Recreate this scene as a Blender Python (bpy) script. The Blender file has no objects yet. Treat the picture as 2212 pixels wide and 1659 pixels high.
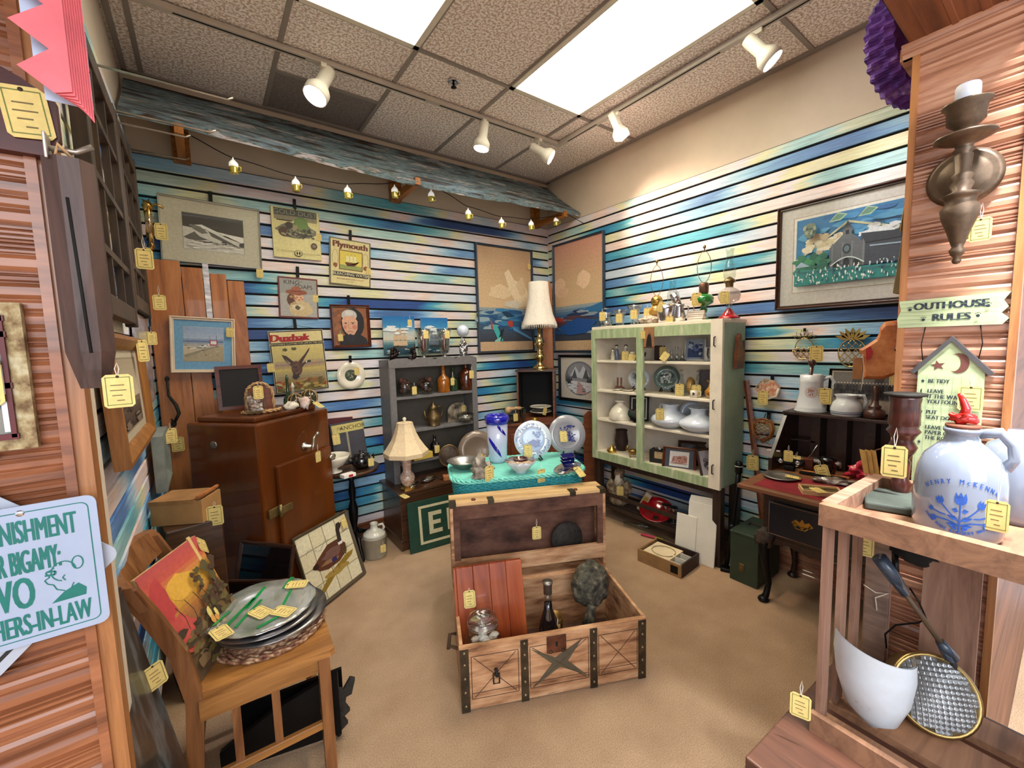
import bpy, bmesh, math, random
from math import sin, cos, pi, radians as R
from mathutils import Vector, Matrix, Euler
S = bpy.context.scene
COL = S.collection
rnd = random.Random(7)
# ---------------------------------------------------------------- camera
O = Vector((0, 0, 1.49)); F = 903.4; XR = 2.904; YB = 3.296; XL = -0.256; ZC = 3.09
yaw, pit, rol = R(36.09), R(5.324), R(-1.595)
fw = Vector((sin(yaw)*cos(pit), cos(yaw)*cos(pit), -sin(pit)))
rt = Vector((cos(yaw), -sin(yaw), 0)); up = rt.cross(fw)
c_, s_ = cos(rol), sin(rol)
RT = c_*rt + s_*up; UP = -s_*rt + c_*up
def at(px, py, ax, val):
    """point of the plane ax=val (a real wall, shelf or floor plane) seen at photo pixel px,py"""
    d = fw + RT*((px-1106)/F) - UP*((py-829.5)/F)
    i = 'xyz'.index(ax)
    return O + d*((val-O[i])/d[i])
def mpp(p): return (Vector(p)-O).dot(fw)/F
cd = bpy.data.cameras.new('camera'); cam = bpy.data.objects.new('camera', cd); COL.objects.link(cam)
cam.matrix_world = Matrix(((RT.x, UP.x, -fw.x, O.x), (RT.y, UP.y, -fw.y, O.y), (RT.z, UP.z, -fw.z, O.z), (0, 0, 0, 1)))
cd.sensor_width = 36; cd.lens = F/2212*36; cd.clip_start = .02; S.camera = cam
# ---------------------------------------------------------------- light and exposure
w = bpy.data.worlds.new('world'); S.world = w; w.use_nodes = True
w.node_tree.nodes['Background'].inputs[0].default_value = (.86, .92, 1, 1)
w.node_tree.nodes['Background'].inputs[1].default_value = .8
S.view_settings.view_transform = 'Standard'; S.view_settings.look = 'None'
S.view_settings.exposure = 0.95; S.view_settings.gamma = 1; S.view_settings.use_curve_mapping = False
PANEL = 6.6      # emission of the fluorescent diffusers
def lamp(name, kind, loc, energy, col=(1, 1, 1), target=None, **k):
    l = bpy.data.lights.new(name, kind); l.energy = energy; l.color = col
    o = bpy.data.objects.new(name, l); COL.objects.link(o); o.location = loc
    if target is not None: o.rotation_euler = (Vector(target)-Vector(loc)).to_track_quat('-Z', 'Y').to_euler()
    for a, b in k.items(): setattr(l, a, b)
    return o
lamp('corridor_light', 'AREA', (.9, -.07, 3.0), 150, (.93, .96, 1), (1.5, .25, 0), shape='RECTANGLE', size=.7, size_y=.06)
lamp('shop_front_light', 'AREA', (-.6, -2.2, 2.3), 50, (.9, .95, 1), (1.2, 1.2, .9), shape='RECTANGLE', size=2.2, size_y=1.6)

# ---------------------------------------------------------------- materials
def lin(c): return tuple(((v/255)/12.92 if v/255 <= .04045 else ((v/255+.055)/1.055)**2.4) for v in c[:3])
MATS = {}
def newmat(n):
    m = bpy.data.materials.new(n); m.use_nodes = True; MATS[n] = m
    return m, m.node_tree, m.node_tree.nodes['Principled BSDF']
def N(t, ty, **k):
    n = t.nodes.new(ty)
    for a, b in k.items(): setattr(n, a, b)
    return n
def ramp(t, stops):
    r = N(t, 'ShaderNodeValToRGB'); e = r.color_ramp.elements
    while len(e) > 1: e.remove(e[-1])
    e[0].position = stops[0][0]; e[0].color = (*lin(stops[0][1]), 1)
    for p, c in stops[1:]:
        q = e.new(p); q.color = (*lin(c), 1)
    return r
def coords(t, sc=(1, 1, 1), kind='Object', rot=(0, 0, 0)):
    tc = N(t, 'ShaderNodeTexCoord'); mp = N(t, 'ShaderNodeMapping')
    mp.inputs['Scale'].default_value = sc; mp.inputs['Rotation'].default_value = rot
    t.links.new(tc.outputs[kind], mp.inputs[0]); return mp.outputs[0]
def noise(t, vec, scale=5, detail=3, rough=.5, dist=0):
    n = N(t, 'ShaderNodeTexNoise'); n.inputs['Scale'].default_value = scale; n.inputs['Detail'].default_value = detail
    n.inputs['Roughness'].default_value = rough; n.inputs['Distortion'].default_value = dist
    t.links.new(vec, n.inputs['Vector']); return n.outputs[0]
def bump(t, p, h, st=.3, d=.002):
    b = N(t, 'ShaderNodeBump'); b.inputs['Strength'].default_value = st; b.inputs['Distance'].default_value = d
    t.links.new(h, b.inputs['Height']); t.links.new(b.outputs[0], p.inputs['Normal'])
def M(n, c=(128, 128, 128), r=.5, met=0, var=.12, sc=12, bmp=0, coat=0, tr=0, ior=1.45, em=0, stops=None, st=(1, 1, 1), alpha=1, sss=0):
    """plain procedural material: base colour modulated by noise (or a ramp of stops)"""
    if n in MATS: return MATS[n]
    m, t, p = newmat(n)
    p.inputs['Roughness'].default_value = r; p.inputs['Metallic'].default_value = met
    p.inputs['Coat Weight'].default_value = coat; p.inputs['Coat Roughness'].default_value = .08
    p.inputs['Transmission Weight'].default_value = tr; p.inputs['IOR'].default_value = ior
    p.inputs['Alpha'].default_value = alpha
    if var or stops:
        no = noise(t, coords(t, st), sc, 4, .6)
        if not stops:
            a = [max(0, min(255, v*(1-var))) for v in c]; b = [max(0, min(255, v*(1+var))) for v in c]
            stops = [(.3, a), (.7, b)]
        rp = ramp(t, stops); t.links.new(no, rp.inputs[0]); t.links.new(rp.outputs[0], p.inputs['Base Color'])
        if bmp: bump(t, p, no, bmp)
    else: p.inputs['Base Color'].default_value = (*lin(c), 1)
    if em:
        p.inputs['Emission Color'].default_value = (*lin(c), 1); p.inputs['Emission Strength'].default_value = em
    return m
def wood(n, c1, c2, ax='x', sc=9, r=.45, st=14, coat=0, bmp=.15, c3=None):
    """grain stretched along the object's axis ax"""
    if n in MATS: return MATS[n]
    m, t, p = newmat(n)
    v = {'x': (1, st, st), 'y': (st, 1, st), 'z': (st, st, 1)}[ax]
    a = noise(t, coords(t, v), sc*.25, 5, .65, 1.2)
    stops = [(.32, c1), (.62, c2)]
    if c3: stops = [(.3, c1), (.52, c2), (.7, c3)]
    rp = ramp(t, stops); t.links.new(a, rp.inputs[0]); t.links.new(rp.outputs[0], p.inputs['Base Color'])
    p.inputs['Roughness'].default_value = r; p.inputs['Coat Weight'].default_value = coat
    if bmp: bump(t, p, a, bmp, .002)
    return m
def glass(n, c=(240, 245, 245), r=.03, base=.045):
    """thin clear or coloured glass: mostly see-through with a glossy skin"""
    if n in MATS: return MATS[n]
    m, t, p = newmat(n)
    t.nodes.remove(p); out = t.nodes['Material Output']
    tr = N(t, 'ShaderNodeBsdfTransparent'); tr.inputs[0].default_value = (*lin(c), 1)
    gl = N(t, 'ShaderNodeBsdfGlossy'); gl.inputs[0].default_value = (1, 1, 1, 1); gl.inputs[1].default_value = r
    lw = N(t, 'ShaderNodeLayerWeight'); lw.inputs[0].default_value = .35
    pw = N(t, 'ShaderNodeMath', operation='POWER'); pw.inputs[1].default_value = 2.2; mth = N(t, 'ShaderNodeMath', operation='MULTIPLY_ADD'); mth.inputs[1].default_value = .8; mth.inputs[2].default_value = base; t.links.new(pw.outputs[0], mth.inputs[0])
    mx = N(t, 'ShaderNodeMixShader'); t.links.new(lw.outputs['Facing'], pw.inputs[0]); t.links.new(mth.outputs[0], mx.inputs[0])
    t.links.new(tr.outputs[0], mx.inputs[1]); t.links.new(gl.outputs[0], mx.inputs[2]); t.links.new(mx.outputs[0], out.inputs[0])
    return m
def printmat(n='print', r=.55, metal=0):
    if n in MATS: return MATS[n]
    m, t, p = newmat(n); a = N(t, 'ShaderNodeAttribute', attribute_name='Col')
    no = noise(t, coords(t), 60, 3, .6)
    rp = ramp(t, [(.25, (205, 205, 205)), (.75, (255, 255, 255))]); t.links.new(no, rp.inputs[0])
    mx = N(t, 'ShaderNodeMix', data_type='RGBA', blend_type='MULTIPLY'); mx.inputs[0].default_value = .6
    t.links.new(a.outputs['Color'], mx.inputs[6]); t.links.new(rp.outputs[0], mx.inputs[7]); t.links.new(mx.outputs[2], p.inputs['Base Color'])
    p.inputs['Roughness'].default_value = r; p.inputs['Metallic'].default_value = metal
    return m

# ---------------------------------------------------------------- mesh building
def TR(loc=(0, 0, 0), rot=(0, 0, 0), sc=(1, 1, 1)):
    return Matrix.LocRotScale(Vector(loc), Euler(rot), Vector(sc))
class G:
    def __init__(s): s.v = []; s.f = []; s.m = []; s.s = []; s.c = []; s.T = None; s.cc = None
    def add(s, vs, fs, mi=0, sm=False, T=None, col=None):
        b = len(s.v)
        for v in vs:
            v = Vector(v)
            if T is not None: v = T @ v
            if s.T is not None: v = s.T @ v
            s.v.append(v)
        for f in fs: s.f.append([b+i for i in f]); s.m.append(mi); s.s.append(sm); s.c.append(col or s.cc)
        return s
    def box(s, c, d, mi=0, T=None, col=None, tp=1.0):
        x, y, z = [v/2 for v in d]; cx, cy, cz = c
        vs = [(cx+i*x*(tp if k > 0 else 1), cy+j*y*(tp if k > 0 else 1), cz+k*z) for k in (-1, 1) for j in (-1, 1) for i in (-1, 1)]
        return s.add(vs, [(0, 2, 3, 1), (4, 5, 7, 6), (0, 1, 5, 4), (2, 6, 7, 3), (0, 4, 6, 2), (1, 3, 7, 5)], mi, False, T, col)
    def bx(s, a, b, mi=0, T=None, col=None):
        return s.box([(i+j)/2 for i, j in zip(a, b)], [abs(j-i) for i, j in zip(a, b)], mi, T, col)
    def rbox(s, c, d, r=.004, mi=0, T=None, col=None):
        """box with chamfered vertical and horizontal edges"""
        bm = bmesh.new(); bmesh.ops.create_cube(bm, size=1)
        for v in bm.verts: v.co = Vector((v.co.x*d[0]+c[0], v.co.y*d[1]+c[1], v.co.z*d[2]+c[2]))
        bmesh.ops.bevel(bm, geom=list(bm.edges), offset=min(r, min(d)*.45), segments=2, affect='EDGES', profile=.5)
        bm.verts.ensure_lookup_table()
        s.add([v.co.copy() for v in bm.verts], [[v.index for v in f.verts] for f in bm.faces], mi, False, T, col); bm.free(); return s
    def lathe(s, pr, n=20, mi=0, T=None, c=(0, 0, 0), sm=True, col=None, a0=0, a1=2*pi, wav=None, sq=1, tw=0):
        full = abs(a1-a0-2*pi) < 1e-6; k = n if full else n+1; vs = []; fs = []
        for i, (r, z) in enumerate(pr):
            for j in range(k):
                a = a0+(a1-a0)*j/n+tw*i; q = r*(1+(wav(a, i) if wav else 0))
                vs.append((c[0]+q*cos(a), c[1]+q*sin(a)*sq, c[2]+z))
        for i in range(len(pr)-1):
            for j in range(n):
                j2 = (j+1) % k
                fs.append((i*k+j, i*k+j2, (i+1)*k+j2, (i+1)*k+j))
        if full:
            if pr[0][0] > 1e-5: fs.append(tuple(range(k-1, -1, -1)))
            if pr[-1][0] > 1e-5 and pr[-1][1] > pr[0][1]+1e-6: fs.append(tuple(range((len(pr)-1)*k, len(pr)*k)))
        return s.add(vs, fs, mi, sm, T, col)
    def tube(s, path, r, n=8, mi=0, T=None, closed=False, sm=True, col=None, flat=1):
        P = [Vector(p) for p in path]; k = len(P); vs = []; fs = []; rr = r if hasattr(r, '__len__') else [r]*k
        ref = None
        for i, p in enumerate(P):
            a = P[(i-1) % k] if (i or closed) else p; b = P[(i+1) % k] if (i < k-1 or closed) else p
            t = (b-a).normalized() if (b-a).length > 1e-9 else Vector((0, 0, 1))
            if ref is None: ref = Vector((0, 0, 1)) if abs(t.z) < .9 else Vector((1, 0, 0))
            u = t.cross(ref)
            if u.length < 1e-6: u = t.cross(Vector((1, 0, 0)))
            u.normalize(); w_ = u.cross(t).normalized(); ref = w_
            for j in range(n):
                an = 2*pi*j/n; vs.append(p+(u*cos(an)+w_*sin(an)*flat)*rr[i])
        m = k if closed else k-1
        for i in range(m):
            for j in range(n):
                fs.append((i*n+j, i*n+(j+1) % n, ((i+1) % k)*n+(j+1) % n, ((i+1) % k)*n+j))
        if not closed: fs.append(tuple(range(n-1, -1, -1))); fs.append(tuple((k-1)*n+j for j in range(n)))
        return s.add(vs, fs, mi, sm, T, col)
    def prism(s, poly, y0, y1, mi=0, T=None, col=None, pl='xz'):
        k = len(poly)
        def q(a, b, d): return (a, d, b) if pl == 'xz' else ((a, b, d) if pl == 'xy' else (d, a, b))
        vs = [q(a, b, y0) for a, b in poly]+[q(a, b, y1) for a, b in poly]
        fs = [tuple(range(k)), tuple(range(2*k-1, k-1, -1))]+[(i, k+i, k+(i+1) % k, (i+1) % k) for i in range(k)]
        return s.add(vs, fs, mi, False, T, col)
    def flat(s, poly, y, mi=0, T=None, col=None):
        return s.add([(a, y, b) for a, b in poly], [tuple(range(len(poly)))], mi, False, T, col)
    def blob(s, c, r, seed=1, amp=.18, n=10, mi=0, T=None, sm=True, col=None, fr=2.3):
        from mathutils import noise as nz
        vs = []; fs = []; m = n*2
        for i in range(n+1):
            for j in range(m):
                th = pi*i/n; ph = 2*pi*j/m; d = Vector((sin(th)*cos(ph), sin(th)*sin(ph), cos(th)))
                q = 1+amp*nz.noise(d*fr+Vector((seed*3.1, seed, 0)))*2
                vs.append((c[0]+d.x*q*r[0], c[1]+d.y*q*r[1], c[2]+d.z*q*r[2]))
        for i in range(n):
            for j in range(m): fs.append((i*m+j, (i+1)*m+j, (i+1)*m+(j+1) % m, i*m+(j+1) % m))
        return s.add(vs, fs, mi, sm, T, col)
    def text(s, txt, size, c, y=0, mi=0, col=None, T=None, al='CENTER', sx=1, shear=0, bend=None, ex=0, thick=0):
        cu = bpy.data.curves.new('t', 'FONT'); cu.body = txt; cu.size = size; cu.align_x = al; cu.align_y = 'CENTER'
        cu.resolution_u = 3; cu.shear = shear
        ob = bpy.data.objects.new('t', cu); me = bpy.data.meshes.new_from_object(ob)
        for k, dx in enumerate((0, thick, -thick) if thick else (0,)):
            vs = [(v.co.x*sx+c[0]+dx, y-.00002*k, v.co.y+c[1]) for v in me.vertices]
            if bend: vs = [bend(v) for v in vs]
            s.add(vs, [tuple(p.vertices) for p in me.polygons], mi, False, T, col)
        bpy.data.objects.remove(ob); bpy.data.curves.remove(cu); bpy.data.meshes.remove(me); return s
    def mesh(s, name, mats):
        me = bpy.data.meshes.new(name); me.from_pydata(s.v, [], s.f)
        for m in mats: me.materials.append(m)
        me.polygons.foreach_set('material_index', s.m); me.polygons.foreach_set('use_smooth', s.s)
        if any(c is not None for c in s.c):
            at_ = me.attributes.new('Col', 'BYTE_COLOR', 'CORNER'); dat = []
            for f, c in zip(s.f, s.c):
                q = (*(lin(c) if c else (.8, .8, .8)), 1)
                for _ in f: dat.extend(q)
            at_.data.foreach_set('color', dat)
        me.update(); return me
def ob(name, g, mats, par=None, loc=(0, 0, 0), rot=(0, 0, 0), **k):
    if not isinstance(mats, (list, tuple)): mats = [mats]
    me = g.mesh(name, mats) if isinstance(g, G) else g
    o = bpy.data.objects.new(name, me); COL.objects.link(o); o.location = loc; o.rotation_euler = rot
    if par is not None: o.parent = par
    for a, b in k.items(): o[a] = b
    return o
def thing(name, label, cat, loc=(0, 0, 0), rz=0, group=None, rot=None):
    o = bpy.data.objects.new(name, None); COL.objects.link(o); o.empty_display_size = .05
    o.location = loc; o.rotation_euler = rot if rot else (0, 0, rz); o['label'] = label; o['category'] = cat
    if group: o['group'] = group
    return o
def tag(o, label, cat, group=None):
    o['label'] = label; o['category'] = cat
    if group: o['group'] = group
    return o
# price tag: a card hanging in the XZ plane, top centre at the local origin, front to -Y
TAGM = printmat('tag_print', .7)
def tagmesh():
    g = G(); w_, h_ = .036, .052
    o8 = [(-w_/2+.005, 0), (w_/2-.005, 0), (w_/2, -.005), (w_/2, -h_+.004), (w_/2-.004, -h_), (-w_/2+.004, -h_), (-w_/2, -h_+.004), (-w_/2, -.005)]
    g.prism(o8, -.0004, .0004, col=(236, 208, 128))
    for a, b, c, d in ((-.0145, -.004, .0145, -.0052), (-.0145, -h_+.004, .0145, -h_+.0052), (-.0145, -.004, -.0134, -h_+.004), (.0134, -.004, .0145, -h_+.004)):
        g.bx((a, -.0006, b), (c, -.0004, d), col=(120, 125, 60))
    for k, (x0, x1) in enumerate(((-.009, .007), (-.01, .009), (-.008, .004), (-.003, .006))):
        g.bx((x0, -.0006, -.016-.008*k), (x1, -.0004, -.0175-.008*k), col=(120, 100, 60))
    g.lathe([(.0022, -.0008), (.0022, .0008)], 8, T=TR((0, 0, -.0035), (pi/2, 0, 0)), col=(60, 40, 25))
    return g.mesh('price_tag', [TAGM])
TAG = None; STRM = None
def ptag(par, loc, rz=0, s=1.0, rx=0, ry=0, string=.03, to=None):
    """a yellow price tag tied to its thing by a short white string"""
    global TAG, STRM
    if TAG is None: TAG = tagmesh(); STRM = M('cotton_string', (225, 215, 200), .9, var=0)
    o = bpy.data.objects.new('price_tag', TAG); COL.objects.link(o); o.parent = par
    o.location = loc; o.rotation_euler = (rx, ry, rz); o.scale = (s, s, s)
    if string:
        g = G(); q = string/s
        g.tube([(0, 0, -.003), (-.002, -.001, q*.5), (.001, 0, q), (.003, .001, q*.5), (.0005, 0, -.003)], .0006, 4, sm=False)
        ob('tag_string', g, STRM, o)
    return o
class W:
    """world-space helper: express a world point in the frame of a thing"""
    @staticmethod
    def loc(par, p):
        m = Matrix.LocRotScale(par.location, par.rotation_euler, par.scale)
        return m.inverted() @ Vector(p)
def wtag(par, px, py, d=None, ax=None, val=None, s=None, hpx=None, rz=None, off=.006, string=.02, rx=0, ry=0):
    """price tag at the pixel of its top centre on a plane, facing the camera"""
    p = at(px, py, ax, val); p = p+(O-p).normalized()*off
    q = s or (hpx*mpp(p)/.052 if hpx else 1)
    zz = math.atan2(O.x-p.x, -(O.y-p.y)) if rz is None else rz
    l = W.loc(par, p); base = par.rotation_euler.z
    return ptag(par, l, zz-base, q, rx, ry, string)
# ================================================================ STRUCTURE
def struct(n, g, m, par=None, **k):
    o = ob(n, g, m, par, **k)
    if par is None: o['kind'] = 'structure'
    return o
# painted slat wall: brushed pastel patches, different on every slat
def slatpaint():
    m, t, p = newmat('slat_paint')
    ge = N(t, 'ShaderNodeNewGeometry'); sp = N(t, 'ShaderNodeSeparateXYZ'); t.links.new(ge.outputs['Position'], sp.inputs[0])
    def mt(op, a, b=None, c=None):
        n = N(t, 'ShaderNodeMath', operation=op)
        for i, v in enumerate((a, b, c)):
            if v is None: continue
            if isinstance(v, (int, float)): n.inputs[i].default_value = v
            else: t.links.new(v, n.inputs[i])
        return n.outputs[0]
    s = mt('SUBTRACT', sp.outputs[0], sp.outputs[1])
    k = mt('FLOOR', mt('DIVIDE', mt('SUBTRACT', sp.outputs[2], .03), .0772))
    def vec(a, b, c):
        n = N(t, 'ShaderNodeCombineXYZ')
        for i, v in enumerate((a, b, c)):
            if isinstance(v, (int, float)): n.inputs[i].default_value = v
            else: t.links.new(v, n.inputs[i])
        return n.outputs[0]
    wob = noise(t, vec(mt('MULTIPLY', s, 2.5), mt('MULTIPLY', sp.outputs[2], 34), 0), 1, 3, .6)
    n1 = noise(t, vec(mt('ADD', mt('MULTIPLY', s, .85), mt('MULTIPLY', wob, .3)), mt('MULTIPLY', k, 9.17), 3.3), 1, 1.5, .5)
    r1 = ramp(t, [(.29, (40, 70, 126)), (.345, (80, 122, 176)), (.395, (140, 182, 210)), (.44, (200, 206, 216)), (.475, (226, 198, 186)),
                  (.51, (208, 202, 212)), (.545, (214, 208, 160)), (.575, (164, 196, 194)), (.615, (80, 156, 172)), (.655, (52, 132, 176)), (.70, (34, 70, 136))])
    t.links.new(n1, r1.inputs[0])
    st = noise(t, vec(mt('MULTIPLY', s, 7), mt('MULTIPLY', sp.outputs[2], 210), 1.7), 1, 4, .7)
    r2 = ramp(t, [(.35, (120, 120, 125)), (.5, (200, 198, 196)), (.7, (255, 250, 245))]); t.links.new(st, r2.inputs[0])
    mx = N(t, 'ShaderNodeMix', data_type='RGBA', blend_type='OVERLAY'); mx.inputs[0].default_value = .42
    t.links.new(r1.outputs[0], mx.inputs[6]); t.links.new(r2.outputs[0], mx.inputs[7])
    t.links.new(mx.outputs[2], p.inputs['Base Color']); p.inputs['Roughness'].default_value = .5
    bump(t, p, st, .15, .001); return m
SLAT = slatpaint()
DARK = M('groove_black', (16, 14, 14), .8, var=0)
PAINT = M('wall_paint', (206, 190, 170), .85, var=.03, sc=3, bmp=.05)
carpet, t, p = newmat('carpet')
nn = noise(t, coords(t), 260, 4, .75); n2 = noise(t, coords(t), 3.0, 3, .6)
rp = ramp(t, [(.32, (160, 124, 92)), (.5, (208, 172, 136)), (.68, (232, 204, 172))]); t.links.new(nn, rp.inputs[0])
r2 = ramp(t, [(.3, (225, 220, 215)), (.7, (255, 255, 255))]); t.links.new(n2, r2.inputs[0])
mx = N(t, 'ShaderNodeMix', data_type='RGBA', blend_type='MULTIPLY'); mx.inputs[0].default_value = 1
t.links.new(rp.outputs[0], mx.inputs[6]); t.links.new(r2.outputs[0], mx.inputs[7]); t.links.new(mx.outputs[2], p.inputs['Base Color'])
p.inputs['Roughness'].default_value = .95; bump(t, p, nn, .9, .006)
tile, t, p = newmat('ceiling_tile')
a = noise(t, coords(t, kind='Object'), 75, 3, .7); vo = N(t, 'ShaderNodeTexVoronoi'); vo.inputs['Scale'].default_value = 95
mp_ = coords(t, (1, .6, 1), rot=(0, 0, .5)); t.links.new(mp_, vo.inputs['Vector'])
rp = ramp(t, [(.10, (70, 62, 58)), (.2, (176, 166, 158)), (.6, (186, 177, 168))]); t.links.new(vo.outputs['Distance'], rp.inputs[0])
rp2 = ramp(t, [(.42, (255, 255, 255)), (.6, (150, 140, 134))]); t.links.new(a, rp2.inputs[0])
mx = N(t, 'ShaderNodeMix', data_type='RGBA', blend_type='LIGHTEN'); mx.inputs[0].default_value = .9
t.links.new(rp.outputs[0], mx.inputs[6]); t.links.new(rp2.outputs[0], mx.inputs[7])
mm = N(t, 'ShaderNodeMix', data_type='RGBA', blend_type='MULTIPLY'); mm.inputs[0].default_value = 1; mm.inputs[7].default_value = (1.25, 1.17, 1.13, 1)
t.links.new(mx.outputs[2], mm.inputs[6]); t.links.new(mm.outputs[2], p.inputs['Base Color'])
p.inputs['Roughness'].default_value = .9; bump(t, p, vo.outputs['Distance'], .3, .003)
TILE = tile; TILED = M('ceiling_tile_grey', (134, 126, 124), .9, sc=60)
GRID = M('grid_metal', (150, 142, 136), .5, var=0)
WHITE = M('white_enamel', (228, 222, 208), .35, var=.02)

g = G().bx((-3.5, -3.5, -.06), (XR+.6, YB+.4, 0)); struct('floor', g, carpet)
# walls
def wall(name, a, b, axis, pitch, z0, first, last, top, ya, yb_, board=.013):
    """axis 'x': wall plane y=a; axis 'y': wall plane x=a facing b (+1/-1)"""
    g = G()
    if axis == 'x': g.bx((ya-.15, a+.012, 0), (yb_+.15, a+.12, ZC+.05))
    else: g.bx((a-b*.012, ya, 0), (a-b*.12, yb_+.012, ZC+.05))
    wl = struct(name, g, PAINT)
    g = G(); zt = top; zb = z0+first*pitch
    if axis == 'x': g.bx((ya, a+.006, zb), (yb_, a+.012, zt))
    else: g.bx((a-b*.006, ya, zb), (a-b*.012, yb_, zt))
    ob('slat_backing', g, DARK, wl)
    L = yb_-ya
    for k in range(first, last+1):
        zz = z0+k*pitch; h_ = pitch if k < last else top-zz
        if k in (first, last):
            g = G(); q = .0072
            if axis == 'x': g.rbox((0, 0, 0), (L, board, h_-2*q), .002)
            else: g.rbox((0, 0, 0), (board, L, h_-2*q), .002)
            me = g.mesh('slat', [SLAT])
            if k == first: common = me
        use = me if k == last else common
        if axis == 'x': ob('slat', use, SLAT, wl, ((ya+yb_)/2, a+.006-board/2, zz+h_/2))
        else: ob('slat', use, SLAT, wl, (a-b*.006+b*board/2, (ya+yb_)/2, zz+h_/2))
    return wl
wb = wall('wall_back', YB, -1, 'x', .0768, 1.491, -18, 14, 2.655, XL, XR)
wr = wall('wall_right', XR, -1, 'y', .0782, 1.486, -17, 14, 2.652, .262, YB)
wl = wall('wall_left', XL, 1, 'y', .0768, 1.491, -18, 14, 2.655, 1.06, YB)
# ribbed wood panelling on the two wall ends, the base strip and the header
RIB = wood('panel_wood', (90, 48, 28), (146, 87, 54), 'x', 7, .42, 10, .2, .1, (166, 105, 68))
RIBY = wood('panel_wood_y', (116, 70, 50), (178, 126, 98), 'y', 7, .3, 10, .4, .1, (204, 158, 130))
RIBD = wood('header_wood', (84, 44, 26), (132, 80, 50), 'x', 7, .5, 10, 0, .1)
OAK = wood('oak_trim', (132, 80, 42), (178, 118, 68), 'z', 7, .4, 12, .2)
def ribs(name, L, z0, z1, fn, mat, par=None, seed=1, sm=.0035, turn=False):
    """panel with irregular horizontal ribs; fn maps (along, out, z) to world"""
    r = random.Random(seed); g = G(); z = z0; vs = []
    pr = []
    while z < z1:
        h_ = r.choice((.006, .008, .012, .02, .028)); d = r.uniform(.5, 1)*sm*1.6
        pr += [(0, z), (d, z+h_*.25), (d*1.1, z+h_*.7), (0, z+h_*.97)]; z += h_
    vs = [fn(a, o_, zz) for o_, zz in pr for a in (0, L)]
    fs = [(2*i, 2*i+1, 2*i+3, 2*i+2) for i in range(len(pr)-1)]
    g.add(vs, fs, 0, False)
    g.add([fn(a, o_, zz) for a in (0, L) for o_ in (0, -.02) for zz in (z0, z)], [(0, 1, 3, 2), (4, 6, 7, 5), (0, 2, 6, 4), (1, 5, 7, 3), (2, 3, 7, 6)])
    return struct(name, g, mat, par)
PX = 1.35
q = ribs('wall_right_end', .168, 0, 2.118, lambda a, o_, z: (PX-o_, .262-a, z), RIBY, seed=3)
g = G().bx((PX+.01, .088, 0), (XR+.1, .262, ZC)); struct('wall_right_return', g, RIBD)
g = G().bx((PX-.012, .256, .0), (PX+.012, .268, 2.118)).bx((PX-.012, .082, 0), (PX+.012, .095, 2.118)); ob('trim_strip', g, OAK, q)
tx = [at(x_, 850, 'y', 1.045).x for x_ in (127, 145, 183)]
g = G().bx((-3.2, 1.05, 0), (tx[1], 1.26, ZC)); wle = struct('wall_left_end', g, PAINT)
ribs('panelling', 1.4, 0, 2.6, lambda a, o_, z: (tx[0]-a, 1.048-o_, z), RIB, wle, seed=5)
ob('trim_strip', G().bx((tx[0]-.004, 1.036, 0), (tx[1], 1.05, 2.6)), RIB, wle); ob('trim_strip', G().bx((tx[1], 1.045, 0), (tx[2], 1.09, 2.6)), OAK, wle)
# header carried by the two wall ends (cornice, soffit)
g = G().bx((-1.9, .075, 2.136), (PX+.09, .27, ZC)); hd = struct('trim_1', g, RIBD)
ribs('soffit', 3.2, 0, .19, lambda a, o_, z: (PX+.03-a, .078+z, 2.14-o_), RIBD, hd, seed=9)
g = G(); pr_ = [(0, 0), (.012, 0), (.016, .008), (.022, .01), (.026, .02), (.03, .024), (0, .024)]
for (x0, y0, x1, y1, nx, ny) in ((PX, .05, PX, .285, -1, 0),):
    for i in range(len(pr_)-1):
        a, b = pr_[i], pr_[i+1]
        g.add([(x0+nx*a[0], y0, 2.112+a[1]), (x1+nx*a[0], y1, 2.112+a[1]), (x1+nx*b[0], y1, 2.112+b[1]), (x0+nx*b[0], y0, 2.112+b[1])], [(0, 1, 2, 3)])
    g.bx((PX-.024, .05, 2.124), (PX+.02, .285, 2.14)); g.bx((PX-.01, .262, 2.112), (PX+.09, .29, 2.138))
struct('trim_2', g, RIBY)
# base strip on the right wall and baseboards
ribs('baseboard_right', 3.0, 0, .145, lambda a, o_, z: (XR-.008-o_, YB-a, z), RIBY, seed=4)
ribs('baseboard_back', XR-XL, 0, .11, lambda a, o_, z: (XL+a, YB-.008-o_, z), RIB, seed=6)
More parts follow.
